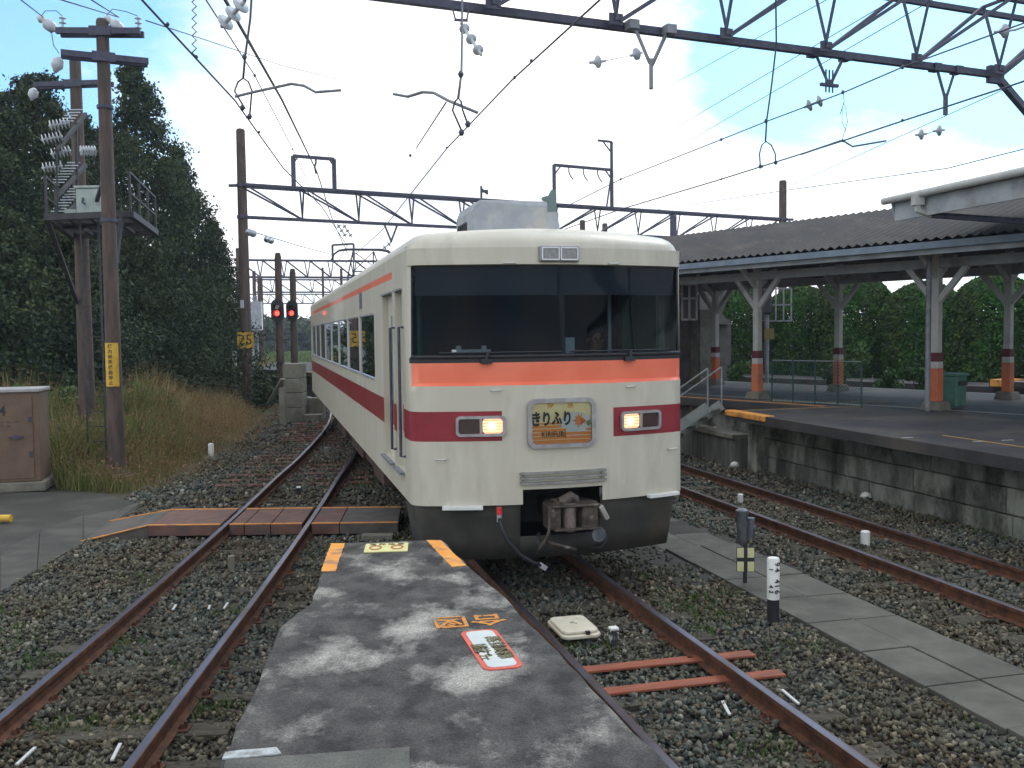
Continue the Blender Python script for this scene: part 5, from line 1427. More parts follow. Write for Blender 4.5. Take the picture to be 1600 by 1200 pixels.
# signals
M_SIGRED = emit('signal_red', (1.0, 0.03, 0.02), 9.0)
for (px, yt, Y, lab) in ((434, 395, 38, 'brown signal mast showing a red light, left of the pair'), (457, 420, 42, 'brown signal mast showing a red light, right of the pair')):
    p = PY(px, yt, Y); o = thing('railway_signal', lab, 'signal', (p.x, Y, -.2), 0, 'red signals beyond the train')
    b = MB(); b.lathe((0, 0, 0), (0, 0, p.z + .2), [(0, .17), (.97, .13), (1, .09)], 14); b.build('mast', M_POLE, o, smooth=40)
    zc = PY(px, 489, Y).z + .2
    b = MB(); sh = [(math.cos(a) * .26, math.sin(a) * .26 + (.22 if math.sin(a) > 0 else -.18)) for a in np.linspace(0, 2 * math.pi, 21)[:-1]]
    b.add([(x, -.30, zc + z + .06) for x, z in sh] + [(x, -.26, zc + z + .06) for x, z in sh], [tuple(range(20)), tuple(range(39, 19, -1))] + [(k, k + 20, (k + 1) % 20 + 20, (k + 1) % 20) for k in range(20)])
    hd = b.build('signal_head', M_BLACK, o)
    for k, zz in enumerate((.22, -.02)):
        b = MB(); b.lathe((0, -.30, zc + zz), (0, -.50, zc + zz), [(0, .11), (1, .12)], 14); b.f = [f for f in b.f if len(f) == 4]; b.m = b.m[:len(b.f)]; b.build('hood', M_BLACK, hd)
        b = MB(); b.lathe((0, -.305, zc + zz), (0, -.33, zc + zz), [(0, .10), (1, .09)], 14); b.build('lens', M_SIGRED if k == 1 else M_DKLENS, hd)
    b = MB(); zb_ = PY(px, 531, Y).z + .2; b.bar((-.6, 0, zb_), (.6, 0, zb_), .05); b.bar((-.6, 0, zb_ + .25), (.6, 0, zb_ + .25), .03); b.build('step_bracket', M_STEEL, o)

# ------------------------------------------------------------------ wires
def wire(pts, label, r=0.009, name='overhead_wire', sag=0.0, extra=None, cat='wire', group=None):
    P_ = []
    for i in range(len(pts) - 1):
        a, c = Vector(pts[i]), Vector(pts[i + 1]); n = 8 if sag else 2
        for k in range(n): t = k / n; P_.append(a.lerp(c, t) - Vector((0, 0, sag * 4 * t * (1 - t))))
    P_.append(Vector(pts[-1]))
    b = MB(); b.tube(P_, r, 6)
    if extra: extra(b)
    o = b.build(name, M_WIRE, None, smooth=True); tag(o, label, cat, group); return o
def W(px, py, z): return PZ(px, py, z)
def through(a, c, before, after):
    d = (c - a).normalized(); return [a - d * before, a, c, c + d * after]
def clampd(b, p, r=.03):
    r = r * .62
    b.lathe(p - Vector((0, 0, r)), p + Vector((0, 0, r)), [(0, r * .5), (.5, r), (1, r * .5)], 8)
# left track
a, m_, c = W(222, 0, 5.25), W(367, 157, 5.25), W(442, 262, 5.25)
cB = [a - (m_ - a).normalized() * 6, a, m_, c] + [Vector((x, y, 5.25)) for x, y in ((-3.9, 20), (-4.9, 29), (-6.9, 38), (-12.5, 60))]
wire(cB, 'lower contact wire over the left track', .010, extra=lambda b: [clampd(b, W(x, y, 5.25), .028) for x, y in ((262, 38), (307, 89), (386, 183), (405, 206))])
a, c = W(352, 0, 6.3), W(497, 262, 6.3)
fr_top = on_m(497, ZH + .7)
c = on_m(497, ZH - .1 + .75); 
wire([PY(300, -105, 8), PY(352, 0, 10.6), PY(440, 155, 18), PY(495, 268, 37), PY(520, 345, 52), PY(545, 400, 74)], 'thick wire running from the top left down to the frame on the middle gantry', .022)
wire([PY(290, -80, 8), PY(322, 0, 9.5), PY(398, 118, 14), PY(460, 238, 24), PY(500, 330, 40), PY(520, 380, 60)], 'thin wire beside the thick wire over the left track', .008, extra=lambda b: [clampd(b, p, .035) for p in (PY(398, 118, 14), PY(457, 233, 23.3))])
wire([PY(20, -10, 14), PY(68, 27, 18.2)], 'thin wire running from the top left edge to the nearer brown pole', .010)
wire([PY(90, -2, 14), PY(186, 27, 18.2)], 'wire from the top edge to the right insulator of the nearer brown pole', .010)
wire([PY(140, -2, 13), PY(186, 27, 18.2)], 'second wire from the top edge to the right insulator of the nearer brown pole', .010)
wire([PY(228, 32, 18.4), PY(320, 62, 26), PY(440, 102, 40), PY(530, 124, 60)], 'long faint wire running right from the nearer brown pole', .012)
wire([PY(388, 360, 37), PY(470, 385, 50), PY(520, 398, 70)], 'faint wire from the pole numbered 25 to the distant gantry', .018)
t_ = thing('wire_insulators', 'small insulators on the wire leaving the pole numbered 25', 'insulator'); b = MB(); insul(b, PY(386, 362, 36), PY(398, 366, 37), .14, 2); b.build('insulator_string', M_INS, t_, smooth=True); b = MB(); insul(b, PY(414, 373, 40), PY(426, 377, 42), .14, 2); b.build('insulator_string', M_INS, t_, smooth=True)
# droppers with pull off rings over the left track
def dropper(label, top, ring, clamps, arm=None, rr=.013, ringw=.10):
    o = thing('wire_hanger', label, 'hanger'); b = MB(); b.tube(top, rr, 6, caps=True); b.build('hanger_wire', M_WIRE, o, smooth=True)
    b = MB()
    t0, m0, b1, b2 = ring
    b.tube([b1, m0 - Vector((ringw, 0, 0)), m0.lerp(t0, .7) - Vector((ringw * .6, 0, 0)), t0, m0.lerp(t0, .7) + Vector((ringw * .6, 0, 0)), m0 + Vector((ringw, 0, 0)), b2], rr * .8, 6)
    b.build('ring', M_WIRE, o, smooth=True)
    for q in clamps:
        b = MB(); clampd(b, q, .05); b.build('clamp', M_WIRE, o, smooth=True)
    if arm:
        b = MB(); b.tube(arm, .016, 6); b.build('steady_arm', M_STEELG, o, smooth=True)
YB = 11.2
dropper('wire hanger with a long ring and a curved steady arm over the left track', [PY(394, -20, YB), PY(391, 30, YB), PY(383, 88, YB), PY(380, 122, YB)],
        [PY(380, 122, YB), PY(380, 142, YB), PY(383, 170, YB), PY(390, 182, YB)], [PY(382, 89, YB), PY(390, 182, YB), PY(379, 168, YB)],
        arm=[PY(367, 151, YB), PY(400, 143, YB), PY(455, 131, YB), PY(475, 134, YB), PY(493, 144, YB), PY(533, 141, YB)])
YC = 9.6
dropper('wire hanger with ring and curved steady arm above the train roof', [PY(722, -10, YC + 3), PY(722, 60, YC + 2), PY(721, 114, YC + 1), PY(716, 153, YC)],
        [PY(716, 153, YC), PY(715, 172, YC), PY(722, 206, YC), PY(731, 194, YC)], [PY(720, 116, YC), PY(721, 207, YC), PY(731, 194, YC)],
        arm=[PY(615, 147, YC + 1), PY(637, 151, YC + .8), PY(660, 144, YC + .5), PY(678, 145, YC + .4), PY(700, 157, YC + .2), PY(746, 176, YC)], ringw=.05)
wire([PY(697, 160, YC), PY(650, 232, 14)], 'short slanting tie wire hanging from the steady arm above the train', .008, extra=lambda b: clampd(b, PY(641, 243, 14), .035))
o = thing('wire_hanger', 'zigzag hanger wire at the top left over the left track', 'hanger'); b = MB(); pts = []
for k in range(15): pts.append(PY(303 + (4 if k % 2 else -3), -10 + k * 6.6, 8.9))
b.tube(pts, .006, 5); b.tube([pts[-1], PY(307, 89, 8.9)], .006, 5); b.build('hanger_wire', M_WIRE, o)
# main track contact and messenger
cA = [TR(-3, 2.55, 5.25)] + [W(937, 0, 5.25), W(800, 125, 5.25), W(698, 232, 5.25)] + [TR(s, 2.88, 5.15) for s in (24, 30, 45, 66)]
wire(cA, 'contact wire above the train, running from the top edge over its roof', .009, extra=lambda b: [clampd(b, W(x, y, 5.25), .028) for x, y in ((804, 121), (830, 95), (698, 231))])
# right track contact, messenger, hangers
def rt(px, py, z): return W(px, py, z)
wire([rt(1760, 70, 5.1), rt(1600, 127, 5.1), rt(1410, 189, 5.1), rt(1317, 220, 5.1), rt(1127, 280, 5.1), rt(970, 327, 5.1), TR(40, 7.2, 5.1)], 'contact wire over the right track crossing in front of the canopy', .010, extra=lambda b: [clampd(b, rt(x, y, 5.1), .03) for x, y in ((1410, 188), (1191, 260), (1212, 254), (1127, 280), (1317, 220))])
wire([rt(1760, -25, 5.75), rt(1600, 36, 5.75), rt(1410, 105, 5.75), rt(1317, 145, 5.75), rt(1197, 190, 5.75), rt(1127, 218, 5.75), rt(970, 280, 5.75), rt(880, 325, 5.75)], 'messenger wire above the right track\'s contact wire', .009, extra=lambda b: [clampd(b, rt(x, y, 5.75), .04) for x, y in ((1410, 105), (1317, 144), (1197, 190), (1127, 218), (970, 280))])
YR = rt(1200, 257, 5.1).y
dropper('wire hanger ending in a round ring over the right track', [PY(1212, -20, YR - 1), PY(1213, 70, YR), PY(1206, 130, YR), PY(1198, 188, YR), PY(1196, 221, YR)],
        [PY(1197, 221, YR), PY(1199, 240, YR), PY(1188, 260, YR), PY(1212, 254, YR)], [PY(1197, 189, YR), PY(1188, 260, YR), PY(1212, 254, YR)], ringw=.12)
dropper('thin hanger between the two wires right of the ring', [PY(1318, 145, 14), PY(1319, 160, 14), PY(1312, 180, 14)], [PY(1318, 160, 14), PY(1320, 190, 14), PY(1322, 205, 14), PY(1316, 218, 14)], [], rr=.005, ringw=.04)
wire([PY(1252, 241, 14.2), PY(1290, 228, 14), PY(1316, 219, 13.8), PY(1332, 229, 13.7), PY(1385, 220, 13.5)], 'bent steady arm resting on the right track\'s contact wire', .013)
for (x0, y0_, x1, y1_, Y0_, Y1_, lab) in ((1500, -62, 1145, 147, 12, 22, 'thin feeder wire in the blue gap at top right, lowest of three'), (1560, -60, 1180, 160, 12, 22, 'thin feeder wire in the blue gap at top right, middle of three'), (1400, -60, 1160, 72, 13, 22, 'short faint wire at the top right, uppermost of three'),
                              (1790, 40, 1400, 216, 12, 22, 'faint wire low at the right above the canopy roof')):
    a = PY(x0, y0_, Y0_); c = PY(x1, y1_, Y1_); wire([a, c, c + (c - a) * 1.2], lab, .007)
wire([PY(1770, 190, 14), PY(1480, 263, 19), PY(1230, 297, 30), PY(1010, 330, 48)], 'very thin wire just above the canopy roof', .009)

# ------------------------------------------------------------------ the two brown poles on the left and their platform
P1 = Vector((PY(184, 750, 18.2).x, 18.2, -.12)); P2 = Vector((PY(139, 706, 22.6).x, 22.6, -.12))
np1 = pole('utility_pole', 'nearer tall brown utility pole with two crossarms and a yellow warning sheet', P1.x, P1.y, P1.z, 8.5, .152, .112)
np2 = pole('utility_pole', 'farther brown utility pole behind and left of the nearer one', P2.x, P2.y, P2.z, 9.05, .19, .125)
def crossarm(parent, z, ang, half0, half1, ins):
    d = Vector((math.cos(ang), math.sin(ang), 0)); n_ = Vector((-d.y, d.x, 0))
    b = MB()
    for s in (-1, 1): b.bar(d * -half0 + n_ * .11 * s + Vector((0, 0, z)), d * half1 + n_ * .11 * s + Vector((0, 0, z)), .07, .11)
    b.bar(d * -.2 - n_ * .13 + Vector((0, 0, z)), d * .2 - n_ * .13 + Vector((0, 0, z)), .05, .17)
    o = b.build('crossarm', M_STEEL, parent)
    for (x, kind) in ins:
        b = MB(); p = d * x + Vector((0, 0, z))
        if kind == 'pin': insul(b, p + Vector((0, 0, .04)), p + Vector((0, 0, .30)), .065, 3)
        elif kind == 'pot': b.lathe(p - Vector((0, 0, .0)), p + Vector((-.38, 0, .30)), [(0, .03), (.15, .04), (.25, .10), (.55, .11), (.65, .06), (.72, .05), (.8, .075), (.95, .05), (1, .02)], 14)
        elif kind == 'hang': b.lathe(p - Vector((.05, 0, .05)), p - Vector((.14, 0, .34)), [(0, .03), (.2, .10), (.6, .11), (.8, .06), (1, .02)], 14)
        b.build('insulator', M_PORC, o, smooth=True)
    return o
ca = crossarm(np1, 8.25 + .12, R(3), .80, .72, [(-.72, 'pin'), (.66, 'pin'), (-.80, 'pot'), (.42, 'pot')])
b = MB(); b.tube([(-1.15, 0, 8.66), (-1.05, 0, 8.78), (-.85, 0, 8.78), (-.72, 0, 8.67)], .008, 5); b.tube([(.08, 0, 8.68), (.2, 0, 8.8), (.45, 0, 8.75), (.66, 0, 8.67)], .008, 5); b.tube([(-.95, 0, 8.4), (-.92, 0, 8.15), (-.82, 0, 8.0)], .008, 5); b.build('jumper_wire', M_WIRE, np1)
crossarm(np1, 7.78 + .12, R(25), .72, .78, [(-.70, 'hang')])
crossarm(np2, 8.45 + .12, R(-5), .95, .85, [(-.95, 'hang'), (.80, 'pin')])
for z in (4.9, 7.0):
    b = MB(); b.tube([(0, 0, z - .03), (0, 0, z + .03)], .148, 16); b.build('clamp_band', M_STEEL, np1)
# yellow sheet wrapped round the nearer pole
b = MB(); vs = []; n = 8
for z in (1.66, 2.48):
    for k in range(n + 1):
        a = R(-90 - 44 + 100 * k / n); vs.append((math.cos(a) * .158, math.sin(a) * .158, z + .12))
b.add(vs, [(k, k + 1, k + n + 2, k + n + 1) for k in range(n)]); ys = b.build('warning_sheet', M_YELLOW, np1, smooth=True)
for k, ch in enumerate('構内特殊機器停止'):
    text_mesh('lettering', ch, .085, M_OLIVE, ys, frame_mat((.0, -.1615, 2.53 - k * .098), (1, 0, 0), (0, 0, 1)), .0008, .002)
M_DARKST = mat('weathered_steel', (0.030, 0.030, 0.034), .7, 0, (.055, .053, .055), 6)
# equipment platform carried between the poles
ep = thing('transformer_platform', 'steel platform with railings carried high between the two brown poles', 'platform')
ZD = 4.95
pc = [PY(74, 366, 19.0), PY(112, 343, 22.5), PY(243, 342, 22.0), PY(205, 372, 18.6)]
for p in pc: p.z = ZD
b = MB()
for i in range(4): b.bar(pc[i], pc[(i + 1) % 4], .12, .12)
for k in range(1, 4): b.bar(pc[0].lerp(pc[3], k / 4), pc[1].lerp(pc[2], k / 4), .07)
b.bar(pc[0].lerp(pc[1], .5), pc[3].lerp(pc[2], .5), .07)
b.build('deck_frame', M_DARKST, ep)
b = MB()
for k in range(28):
    if k % 7 == 3: continue
    b.bar(pc[0].lerp(pc[1], (k + .5) / 28) + Vector((0, 0, .05)), pc[3].lerp(pc[2], (k + .5) / 28) + Vector((0, 0, .05)), .035, .02)
b.build('grating', M_DARKST, ep)
b = MB(); U = Vector((0, 0, 0.8))
for i, j in ((2, 3), (0, 1)):
    b.bar(pc[i] + U, pc[j] + U, .04); b.bar(pc[i] + U * .5, pc[j] + U * .5, .03)
    for k in range(4): q = pc[i].lerp(pc[j], k / 3); b.bar(q, q + U, .04)
b.build('railing', M_DARKST, ep)
b = MB(); b.bar(pc[0], Vector((P2.x - .1, P2.y - .1, 3.4)), .08); b.bar(pc[3].lerp(pc[0], .1), Vector((P1.x, P1.y + .1, 3.6)), .07); b.bar(Vector((P1.x, P1.y + .12, 5.9)), Vector((P2.x + .1, P2.y, 5.0)), .07); b.build('strut', M_DARKST, ep)
trf = thing('transformer', 'pale green grey transformer case standing on the platform between the poles', 'transformer', PY(146, 343, 20.6) * 1.0)
trf.location.z = ZD + .07
M_TRF = mat('transformer_green', (0.34, 0.40, 0.37), 0.5, 0, (0.42, 0.48, 0.44), 4)
b = MB(); b.box((0, 0, .36), (.52, .45, .68)); tb = b.build('case', M_TRF, trf, bevel=0.02); b = MB(); b.box((0, 0, .73), (.58, .5, .05)); b.build('lid', M_TRF, trf, bevel=0.01)
b = MB(); b.tube([(-.1, -.24, .50), (-.1, -.28, .40), (-.04, -.28, .36)], .02, 6); b.build('fitting', M_STEEL, trf)
b = MB(); b.bar((-.62, .1, .05), (-.40, .1, .30), .05); b.box((-.42, 0, .15), (.24, .3, .26)); b.build('side_box', M_TRF, trf)
# rack with four insulator stacks and ladder like fins
rk = thing('insulator_rack', 'slanting rack of finned pale insulators beside the farther brown pole', 'insulator rack')
b = MB()
for (x0, y0_, x1, y1_) in ((88, 236, 134, 178), (88, 308, 134, 258), (88, 350, 134, 305)): b.bar(PY(x0, y0_, 20.3), PY(x1, y1_, 22.0), .07)
b.bar(PY(89, 232, 20.3), PY(90, 345, 20.3), .03); b.bar(PY(119, 190, 21.4), PY(121, 345, 21.4), .05)
b.build('rack_frame', M_DARKST, rk)
for (x0, y0_, x1, y1_) in ((76, 197, 101, 192), (64, 219, 90, 213), (79, 241, 103, 235), (65, 263, 90, 259), (124, 236, 142, 236)):
    b = MB(); insul(b, PY(x0, y0_, 20.4), PY(x1 + 8, y1_, 20.6), .115, 6); b.build('insulator', M_PORC, rk, smooth=True)
for (xa, ya, n_) in ((104, 189, 5), (90, 285, 8), (90, 330, 9)):
    b = MB()
    for k in range(n_):
        q = PY(xa + k * 3.6, ya - k * 4.4, 20.6 + k * .12); b.bar(q - Vector((.14, 0, 0)), q + Vector((.14, 0, .0)), .03, .02)
    b.build('fins', M_PORC, rk)
ld = thing('ladder', 'thin metal ladder fixed between the two brown poles', 'ladder'); b = MB(); lx_ = PY(152, 700, 19.2)
for s in (-.18, .18): b.bar((lx_.x + s, 19.2, -.1), (lx_.x + s, 19.2, 4.9), .03)
for k in range(16): b.bar((lx_.x - .18, 19.2, .2 + k * .3), (lx_.x + .18, 19.2, .2 + k * .3), .02)
b.build('rails_and_rungs', M_DARKST, ld)
# ================================================================== RIGHT PLATFORM AND CANOPY
ZR = 1.0
M_RPLAT = mat('platform_asphalt', (0.030, 0.029, 0.031), 0.85, 0, (0.055, 0.052, 0.05), 1.2, bump=0.5, bscale=50, dirt=(0.10, 0.085, 0.07), dscale=0.8, dlo=.5, dhi=.7)
M_WALLB = mat('wall_blocks', (0.12, 0.13, 0.105), 0.95, 0, (0.29, 0.30, 0.255), 2.4, lo=.40, hi=.6, bump=0.6, bscale=30, dirt=(0.045, 0.050, 0.038), dscale=1.1, dlo=.50, dhi=.62, drough=.7, stretch=(1.4, 1.4, .7), island=.25)
e0 = TR(-4, 8.78); e1 = TR(17.25, 8.78); e2 = Vector((7.25, 19.65, 0))
s_e2 = -math.sin(YAW2) * e2.x + math.cos(YAW2) * e2.y
e3 = T2(12.3, 16.3); e4 = T2(55, 16.3); e5 = T2(55, 22.6); e6 = T2(-8, 22.6)
ip = thing('island_platform', 'long station platform on the right with dark asphalt top under the canopy', 'platform')
b = MB(); b.poly([(p.x, p.y) for p in (e0, e1, e2, e3, e4, e5, e6)], ZR - 0.17, ZR); b.build('top_slab', M_RPLAT, ip, bevel=0.05)
# block wall set back under the lip
b = MB(); random.seed(3)
for r_ in range(3):
    s = -4.0 + (r_ % 2) * .45
    while s < 16.6:
        L = random.uniform(.8, 1.15); s1 = min(s + L - .012, 16.75)
        a = TR(s, 9.32 + random.uniform(-.015, .02)); c = TR(s1, 9.32 + random.uniform(-.015, .02)); z0 = -.22 + r_ * .36
        d = (c - a).normalized(); nrm = Vector((d.y, -d.x, 0))
        b.box((a + c) / 2 + nrm * .15 + Vector((0, 0, z0 + .172)), ((c - a).length, .3, .344), rz=math.atan2(d.y, d.x)); s += L
b.build('block_wall', M_WALLB, ip, bevel=0.015)
b = MB(); p0, p1, p2, p3 = TR(16.75, 9.25), TR(17.0, 9.2), e2 + Vector((-.15, -.05, 0)), e2 + Vector((.1, -.4, 0))
b.poly([(q.x, q.y) for q in (TR(16.7, 9.15), TR(17.05, 9.15), e2, e2 + Vector((.1, -.4, 0)))], -.25, ZR - .17)
w2 = [T2(11.8, 16.6), T2(55, 16.6), T2(55, 16.9), T2(11.8, 16.9)]; b.poly([(q.x, q.y) for q in w2], -.25, ZR - .17)
b.poly([(q.x, q.y) for q in (T2(-8, 22.2), T2(55, 22.2), T2(55, 22.4), T2(-8, 22.4))], -.25, ZR - .17)
b.build('end_wall', M_WALLB, ip)
q = [PZ(1139, 641, ZR), PZ(1145, 636, ZR), PZ(1180, 644, ZR), PZ(1177, 651, ZR)]
b = MB(); pp = [TR(17.27, 8.76), TR(17.27, 8.98), TR(15.7, 8.98), TR(15.7, 8.76)]; b.poly([(v.x, v.y) for v in pp], ZR - .10, ZR + .012); b.build('orange_corner_paint', M_ORANGEP, ip, bevel=0.02)
M_THINY = mat('thin_line_yellow', (0.42, 0.24, 0.06), 0.8, 0, (0.25, 0.17, 0.08), 9)
def pline(a, c, w, name, m, z=ZR + .004):
    a = Vector(a); c = Vector(c); a.z = c.z = z; b = MB(); b.bar(a, c, w, .006); return b.build(name, m, ip)
pline(TR(17.1, 8.95), e2 + Vector((-.1, -.15, 0)), .06, 'yellow_line', M_THINY)
pline(T2(12.4, 16.5), T2(40, 16.5), .09, 'orange_line', M_ORANGEP)
pline(PZ(1217, 629, ZR), PZ(1390, 628, ZR), .07, 'yellow_line', M_THINY)
pline(TR(-2, 9.6), TR(12, 9.6), .05, 'yellow_line', M_THINY)
pline(T2(-6, 17.35), T2(40, 17.35), .08, 'white_line', mat('line_faint_white', (.22, .22, .21), .8))
pline(T2(-6, 22.3), T2(40, 22.3), .08, 'white_line', mat('line_faint_white', (.22, .22, .21), .8))
for (x, y) in ((1417, 684), (1574, 688), (1530, 690)):
    p = PZ(x, y, ZR); b = MB(); b.box((p.x, p.y, ZR + .003), (.18, .05, .006), rz=.3); b.build('paint_mark', M_WPAINT, ip)

# canopy
M_COLW = mat('column_pale', (0.42, 0.42, 0.40), 0.6, 0, (0.52, 0.51, 0.48), 3, dirt=(0.30, 0.28, 0.25), dscale=3)
M_COLO = mat('column_orange', (0.50, 0.13, 0.05), 0.65, 0, (0.56, 0.17, 0.075), 4, dirt=(0.33, 0.12, 0.07), dscale=3)
M_COLR = mat('column_maroon', (0.10, 0.010, 0.016), 0.6)
cn = thing('platform_canopy', 'long canopy with dark corrugated roof on pale columns painted orange at the foot', 'canopy')
ZBM = 3.72
def column(s, t, pipe=False):
    p = T2(s, t); b = MB(); w = .17
    for z0, z1, mi, ww in ((ZR + .16, ZR + 0.80, 1, w + .02), (ZR + .80, ZR + .93, 0, w + .012), (ZR + .93, ZR + 1.10, 2, w + .02), (ZR + 1.10, ZBM + .5, 0, w - .02)):
        b.box((p.x, p.y, (z0 + z1) / 2), (ww, ww, z1 - z0), rz=YAW2, mi=mi)
    o = b.build('column', [M_COLW, M_COLO, M_COLR], cn, bevel=0.012)
    b = MB(); b.box((p.x, p.y, ZR + .08), (.42, .42, .17), rz=YAW2, taper=.8); b.build('pedestal', M_CONC, o, bevel=.02)
    d = Vector((-math.sin(YAW2), math.cos(YAW2), 0)); n_ = Vector((math.cos(YAW2), math.sin(YAW2), 0))
    b = MB()
    q = Vector((p.x, p.y, 0))
    for sg_ in (-1, 1): b.bar(q + Vector((0, 0, ZBM - .62)) + d * .05 * sg_, q + Vector((0, 0, ZBM + .02)) + d * .60 * sg_, .09, .11)
    for sg_ in (-1, 1): b.bar(q + Vector((0, 0, ZBM - .2)), q + Vector((0, 0, ZBM + .42)) + n_ * .75 * sg_, .08, .1)
    b.build('brace', M_COLW, o)
for s in (6.2, 10.45, 14.85, 19.3, 23.7, 28.1): column(s, 17.3)
for s in (6.6, 10.95, 15.3, 19.5, 23.9, 28.1): column(s, 20.9)
M_CANW = mat('canopy_beam', (0.30, 0.32, 0.34), 0.6, 0, (0.40, 0.41, 0.42), 3, dirt=(0.2, 0.19, 0.18), dscale=2)
for t in (17.3, 20.9):
    b = MB(); b.bar(T2(-4, t, ZBM + .09), T2(30, t, ZBM + .09), .14, .18); b.build('beam', M_CANW, cn)
b = MB()
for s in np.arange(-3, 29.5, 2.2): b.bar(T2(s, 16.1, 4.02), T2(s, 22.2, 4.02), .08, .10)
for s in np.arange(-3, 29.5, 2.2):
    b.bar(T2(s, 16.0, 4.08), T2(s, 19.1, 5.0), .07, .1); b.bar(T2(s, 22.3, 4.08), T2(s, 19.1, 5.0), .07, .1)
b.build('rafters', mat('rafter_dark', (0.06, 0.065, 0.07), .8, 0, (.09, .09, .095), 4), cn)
M_CORR = mat('corrugated_dark', (0.028, 0.026, 0.026), 0.85, 0, (0.055, 0.050, 0.047), 0.9, bump=0.2, dirt=(0.085, 0.072, 0.06), dscale=1.5, dlo=.55, dhi=.75, stretch=(2, .6, 1))
def corrugated(f, s0, s1, pitch, amp, rows, name, parent, th=.02):
    n = int((s1 - s0) / pitch * 4); b = MB()
    vs = []
    for j, (t, z) in enumerate(rows):
        for i in range(n + 1):
            s = s0 + (s1 - s0) * i / n; p = f(s, t); p.z = z + amp * math.cos(2 * math.pi * (s - s0) / pitch); vs.append(p)
    b.add(vs, [(j * (n + 1) + i, (j + 1) * (n + 1) + i, (j + 1) * (n + 1) + i + 1, j * (n + 1) + i + 1) for j in range(len(rows) - 1) for i in range(n)])
    return b.build(name, M_CORR, parent, smooth=True)
corrugated(T2, -5, 30, .20, .028, [(15.85, 4.15), (17.4, 4.66), (19.1, 5.20)], 'roof_sheet', cn)
corrugated(T2, -5, 30, .20, .028, [(19.1, 5.20), (20.8, 4.66), (22.5, 4.13)], 'roof_sheet', cn)
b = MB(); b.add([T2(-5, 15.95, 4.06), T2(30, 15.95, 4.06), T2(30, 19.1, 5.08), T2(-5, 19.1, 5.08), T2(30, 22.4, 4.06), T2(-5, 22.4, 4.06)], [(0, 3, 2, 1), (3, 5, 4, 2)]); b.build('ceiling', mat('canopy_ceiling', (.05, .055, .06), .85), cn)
b = MB(); b.bar(T2(-5, 15.80, 4.03), T2(30, 15.80, 4.03), .14, .12); b.build('gutter', mat('gutter_blue', (0.13, 0.17, 0.22), .5, 0, (.18, .22, .27), 4), cn)
b = MB(); b.bar(T2(-5, 15.93, 3.93), T2(30, 15.93, 3.93), .05, .10); b.build('fascia', M_CANW, cn)
b = MB(); b.bar(T2(-5, 22.5, 4.0), T2(30, 22.5, 4.0), .10, .16); b.build('gutter', M_CANW, cn)
# down pipe beside the column
dpx = PZ(1449, 642, ZR); b = MB(); b.tube([(dpx.x, dpx.y, ZR), (dpx.x, dpx.y, 3.9), (dpx.x - .02, dpx.y - .3, 4.05)], .05, 10); b.build('down_pipe', M_STEELG, cn, smooth=40)

# second canopy, nearer and parallel to the track
c2_ = thing('platform_canopy', 'nearer higher canopy roof end with pale fascia and gutter at the right edge', 'canopy')
SE = 14.5
corrugated(TR, -4, SE, .20, .026, [(10.42, 4.80), (11.6, 5.06), (12.9, 5.34)], 'roof_sheet', c2_)
b = MB(); b.bar(TR(-4, 10.52, 4.56), TR(SE - .1, 10.52, 4.56), .05, .30); b.build('fascia', M_CANW, c2_)
b = MB(); b.bar(TR(SE - .05, 10.5, 4.60), TR(SE - .05, 12.9, 5.14), .04, .26); b.build('gable_board', M_CANW, c2_)
b = MB(); b.tube([TR(-4, 10.38, 4.76), TR(SE + .05, 10.38, 4.76)], .06, 10); b.tube([TR(SE - .85, 10.38, 4.74), TR(SE - .85, 10.38, 4.5), TR(SE - .9, 10.6, 4.42)], .055, 10); b.box(TR(SE - .85, 10.38, 4.66), (.16, .16, .16)); b.build('gutter', M_PORC if False else M_COLW, c2_, smooth=40)
b = MB(); b.tube([TR(SE - .9, 10.6, 4.42), TR(10.6, 12.0, 3.86), TR(8.5, 12.6, 3.6)], .05, 8); b.build('drain_pipe', M_STEEL, c2_)
b = MB()
for s in np.arange(-3.5, SE, 1.4): b.bar(TR(s, 10.55, 4.68), TR(s, 12.9, 5.2), .06, .1)
b.add([TR(-4, 10.5, 4.74), TR(SE - .02, 10.5, 4.74), TR(SE - .02, 12.9, 5.27), TR(-4, 12.9, 5.27)], [(0, 3, 2, 1)])
b.bar(TR(-4, 12.9, 5.15), TR(SE - .1, 12.9, 5.15), .12, .16)
b.build('rafters', mat('rafter_dark', (0.06, 0.065, 0.07), .8), c2_)
for s in (1.0, 6.5):
    p = TR(s, 12.6); b = MB(); b.box((p.x, p.y, 3.1), (.15, .15, 4.1), rz=YAW); b.build('column', M_COLW, c2_)

# bin, signal, ladder sign etc on the platform
bp = PZ(1489, 638, ZR)
M_BIN = mat('bin_green', (0.045, 0.13, 0.10), 0.6, 0, (0.07, 0.17, 0.13), 5)
bn = thing('litter_bin', 'green litter bin standing beside the canopy column with the down pipe', 'bin', (bp.x, bp.y, ZR), YAW2)
b = MB(); b.box((0, 0, .34), (.36, .36, .6)); b.build('body', M_BIN, bn, bevel=.03); b = MB(); b.box((0, 0, .66), (.42, .42, .06)); b.build('lid', M_BIN, bn, bevel=.015)
b = MB(); b.box((0, -.2, .5), (.28, .02, .09)); b.build('slot', M_BLACK, bn)
fc = thing('mesh_fence', 'dark green wire mesh fence across the platform end', 'fence')
f0 = PZ(1206, 629, ZR); f1 = PZ(1346, 637, ZR); n = 5
M_FEN = mat('fence_green', (0.015, 0.055, 0.045), 0.6)
for k in range(n):
    p = f0.lerp(f1, k / (n - 1)); b = MB(); b.tube([p, p + Vector((0, 0, .94))], .018, 8); b.build('post', M_FEN, fc)
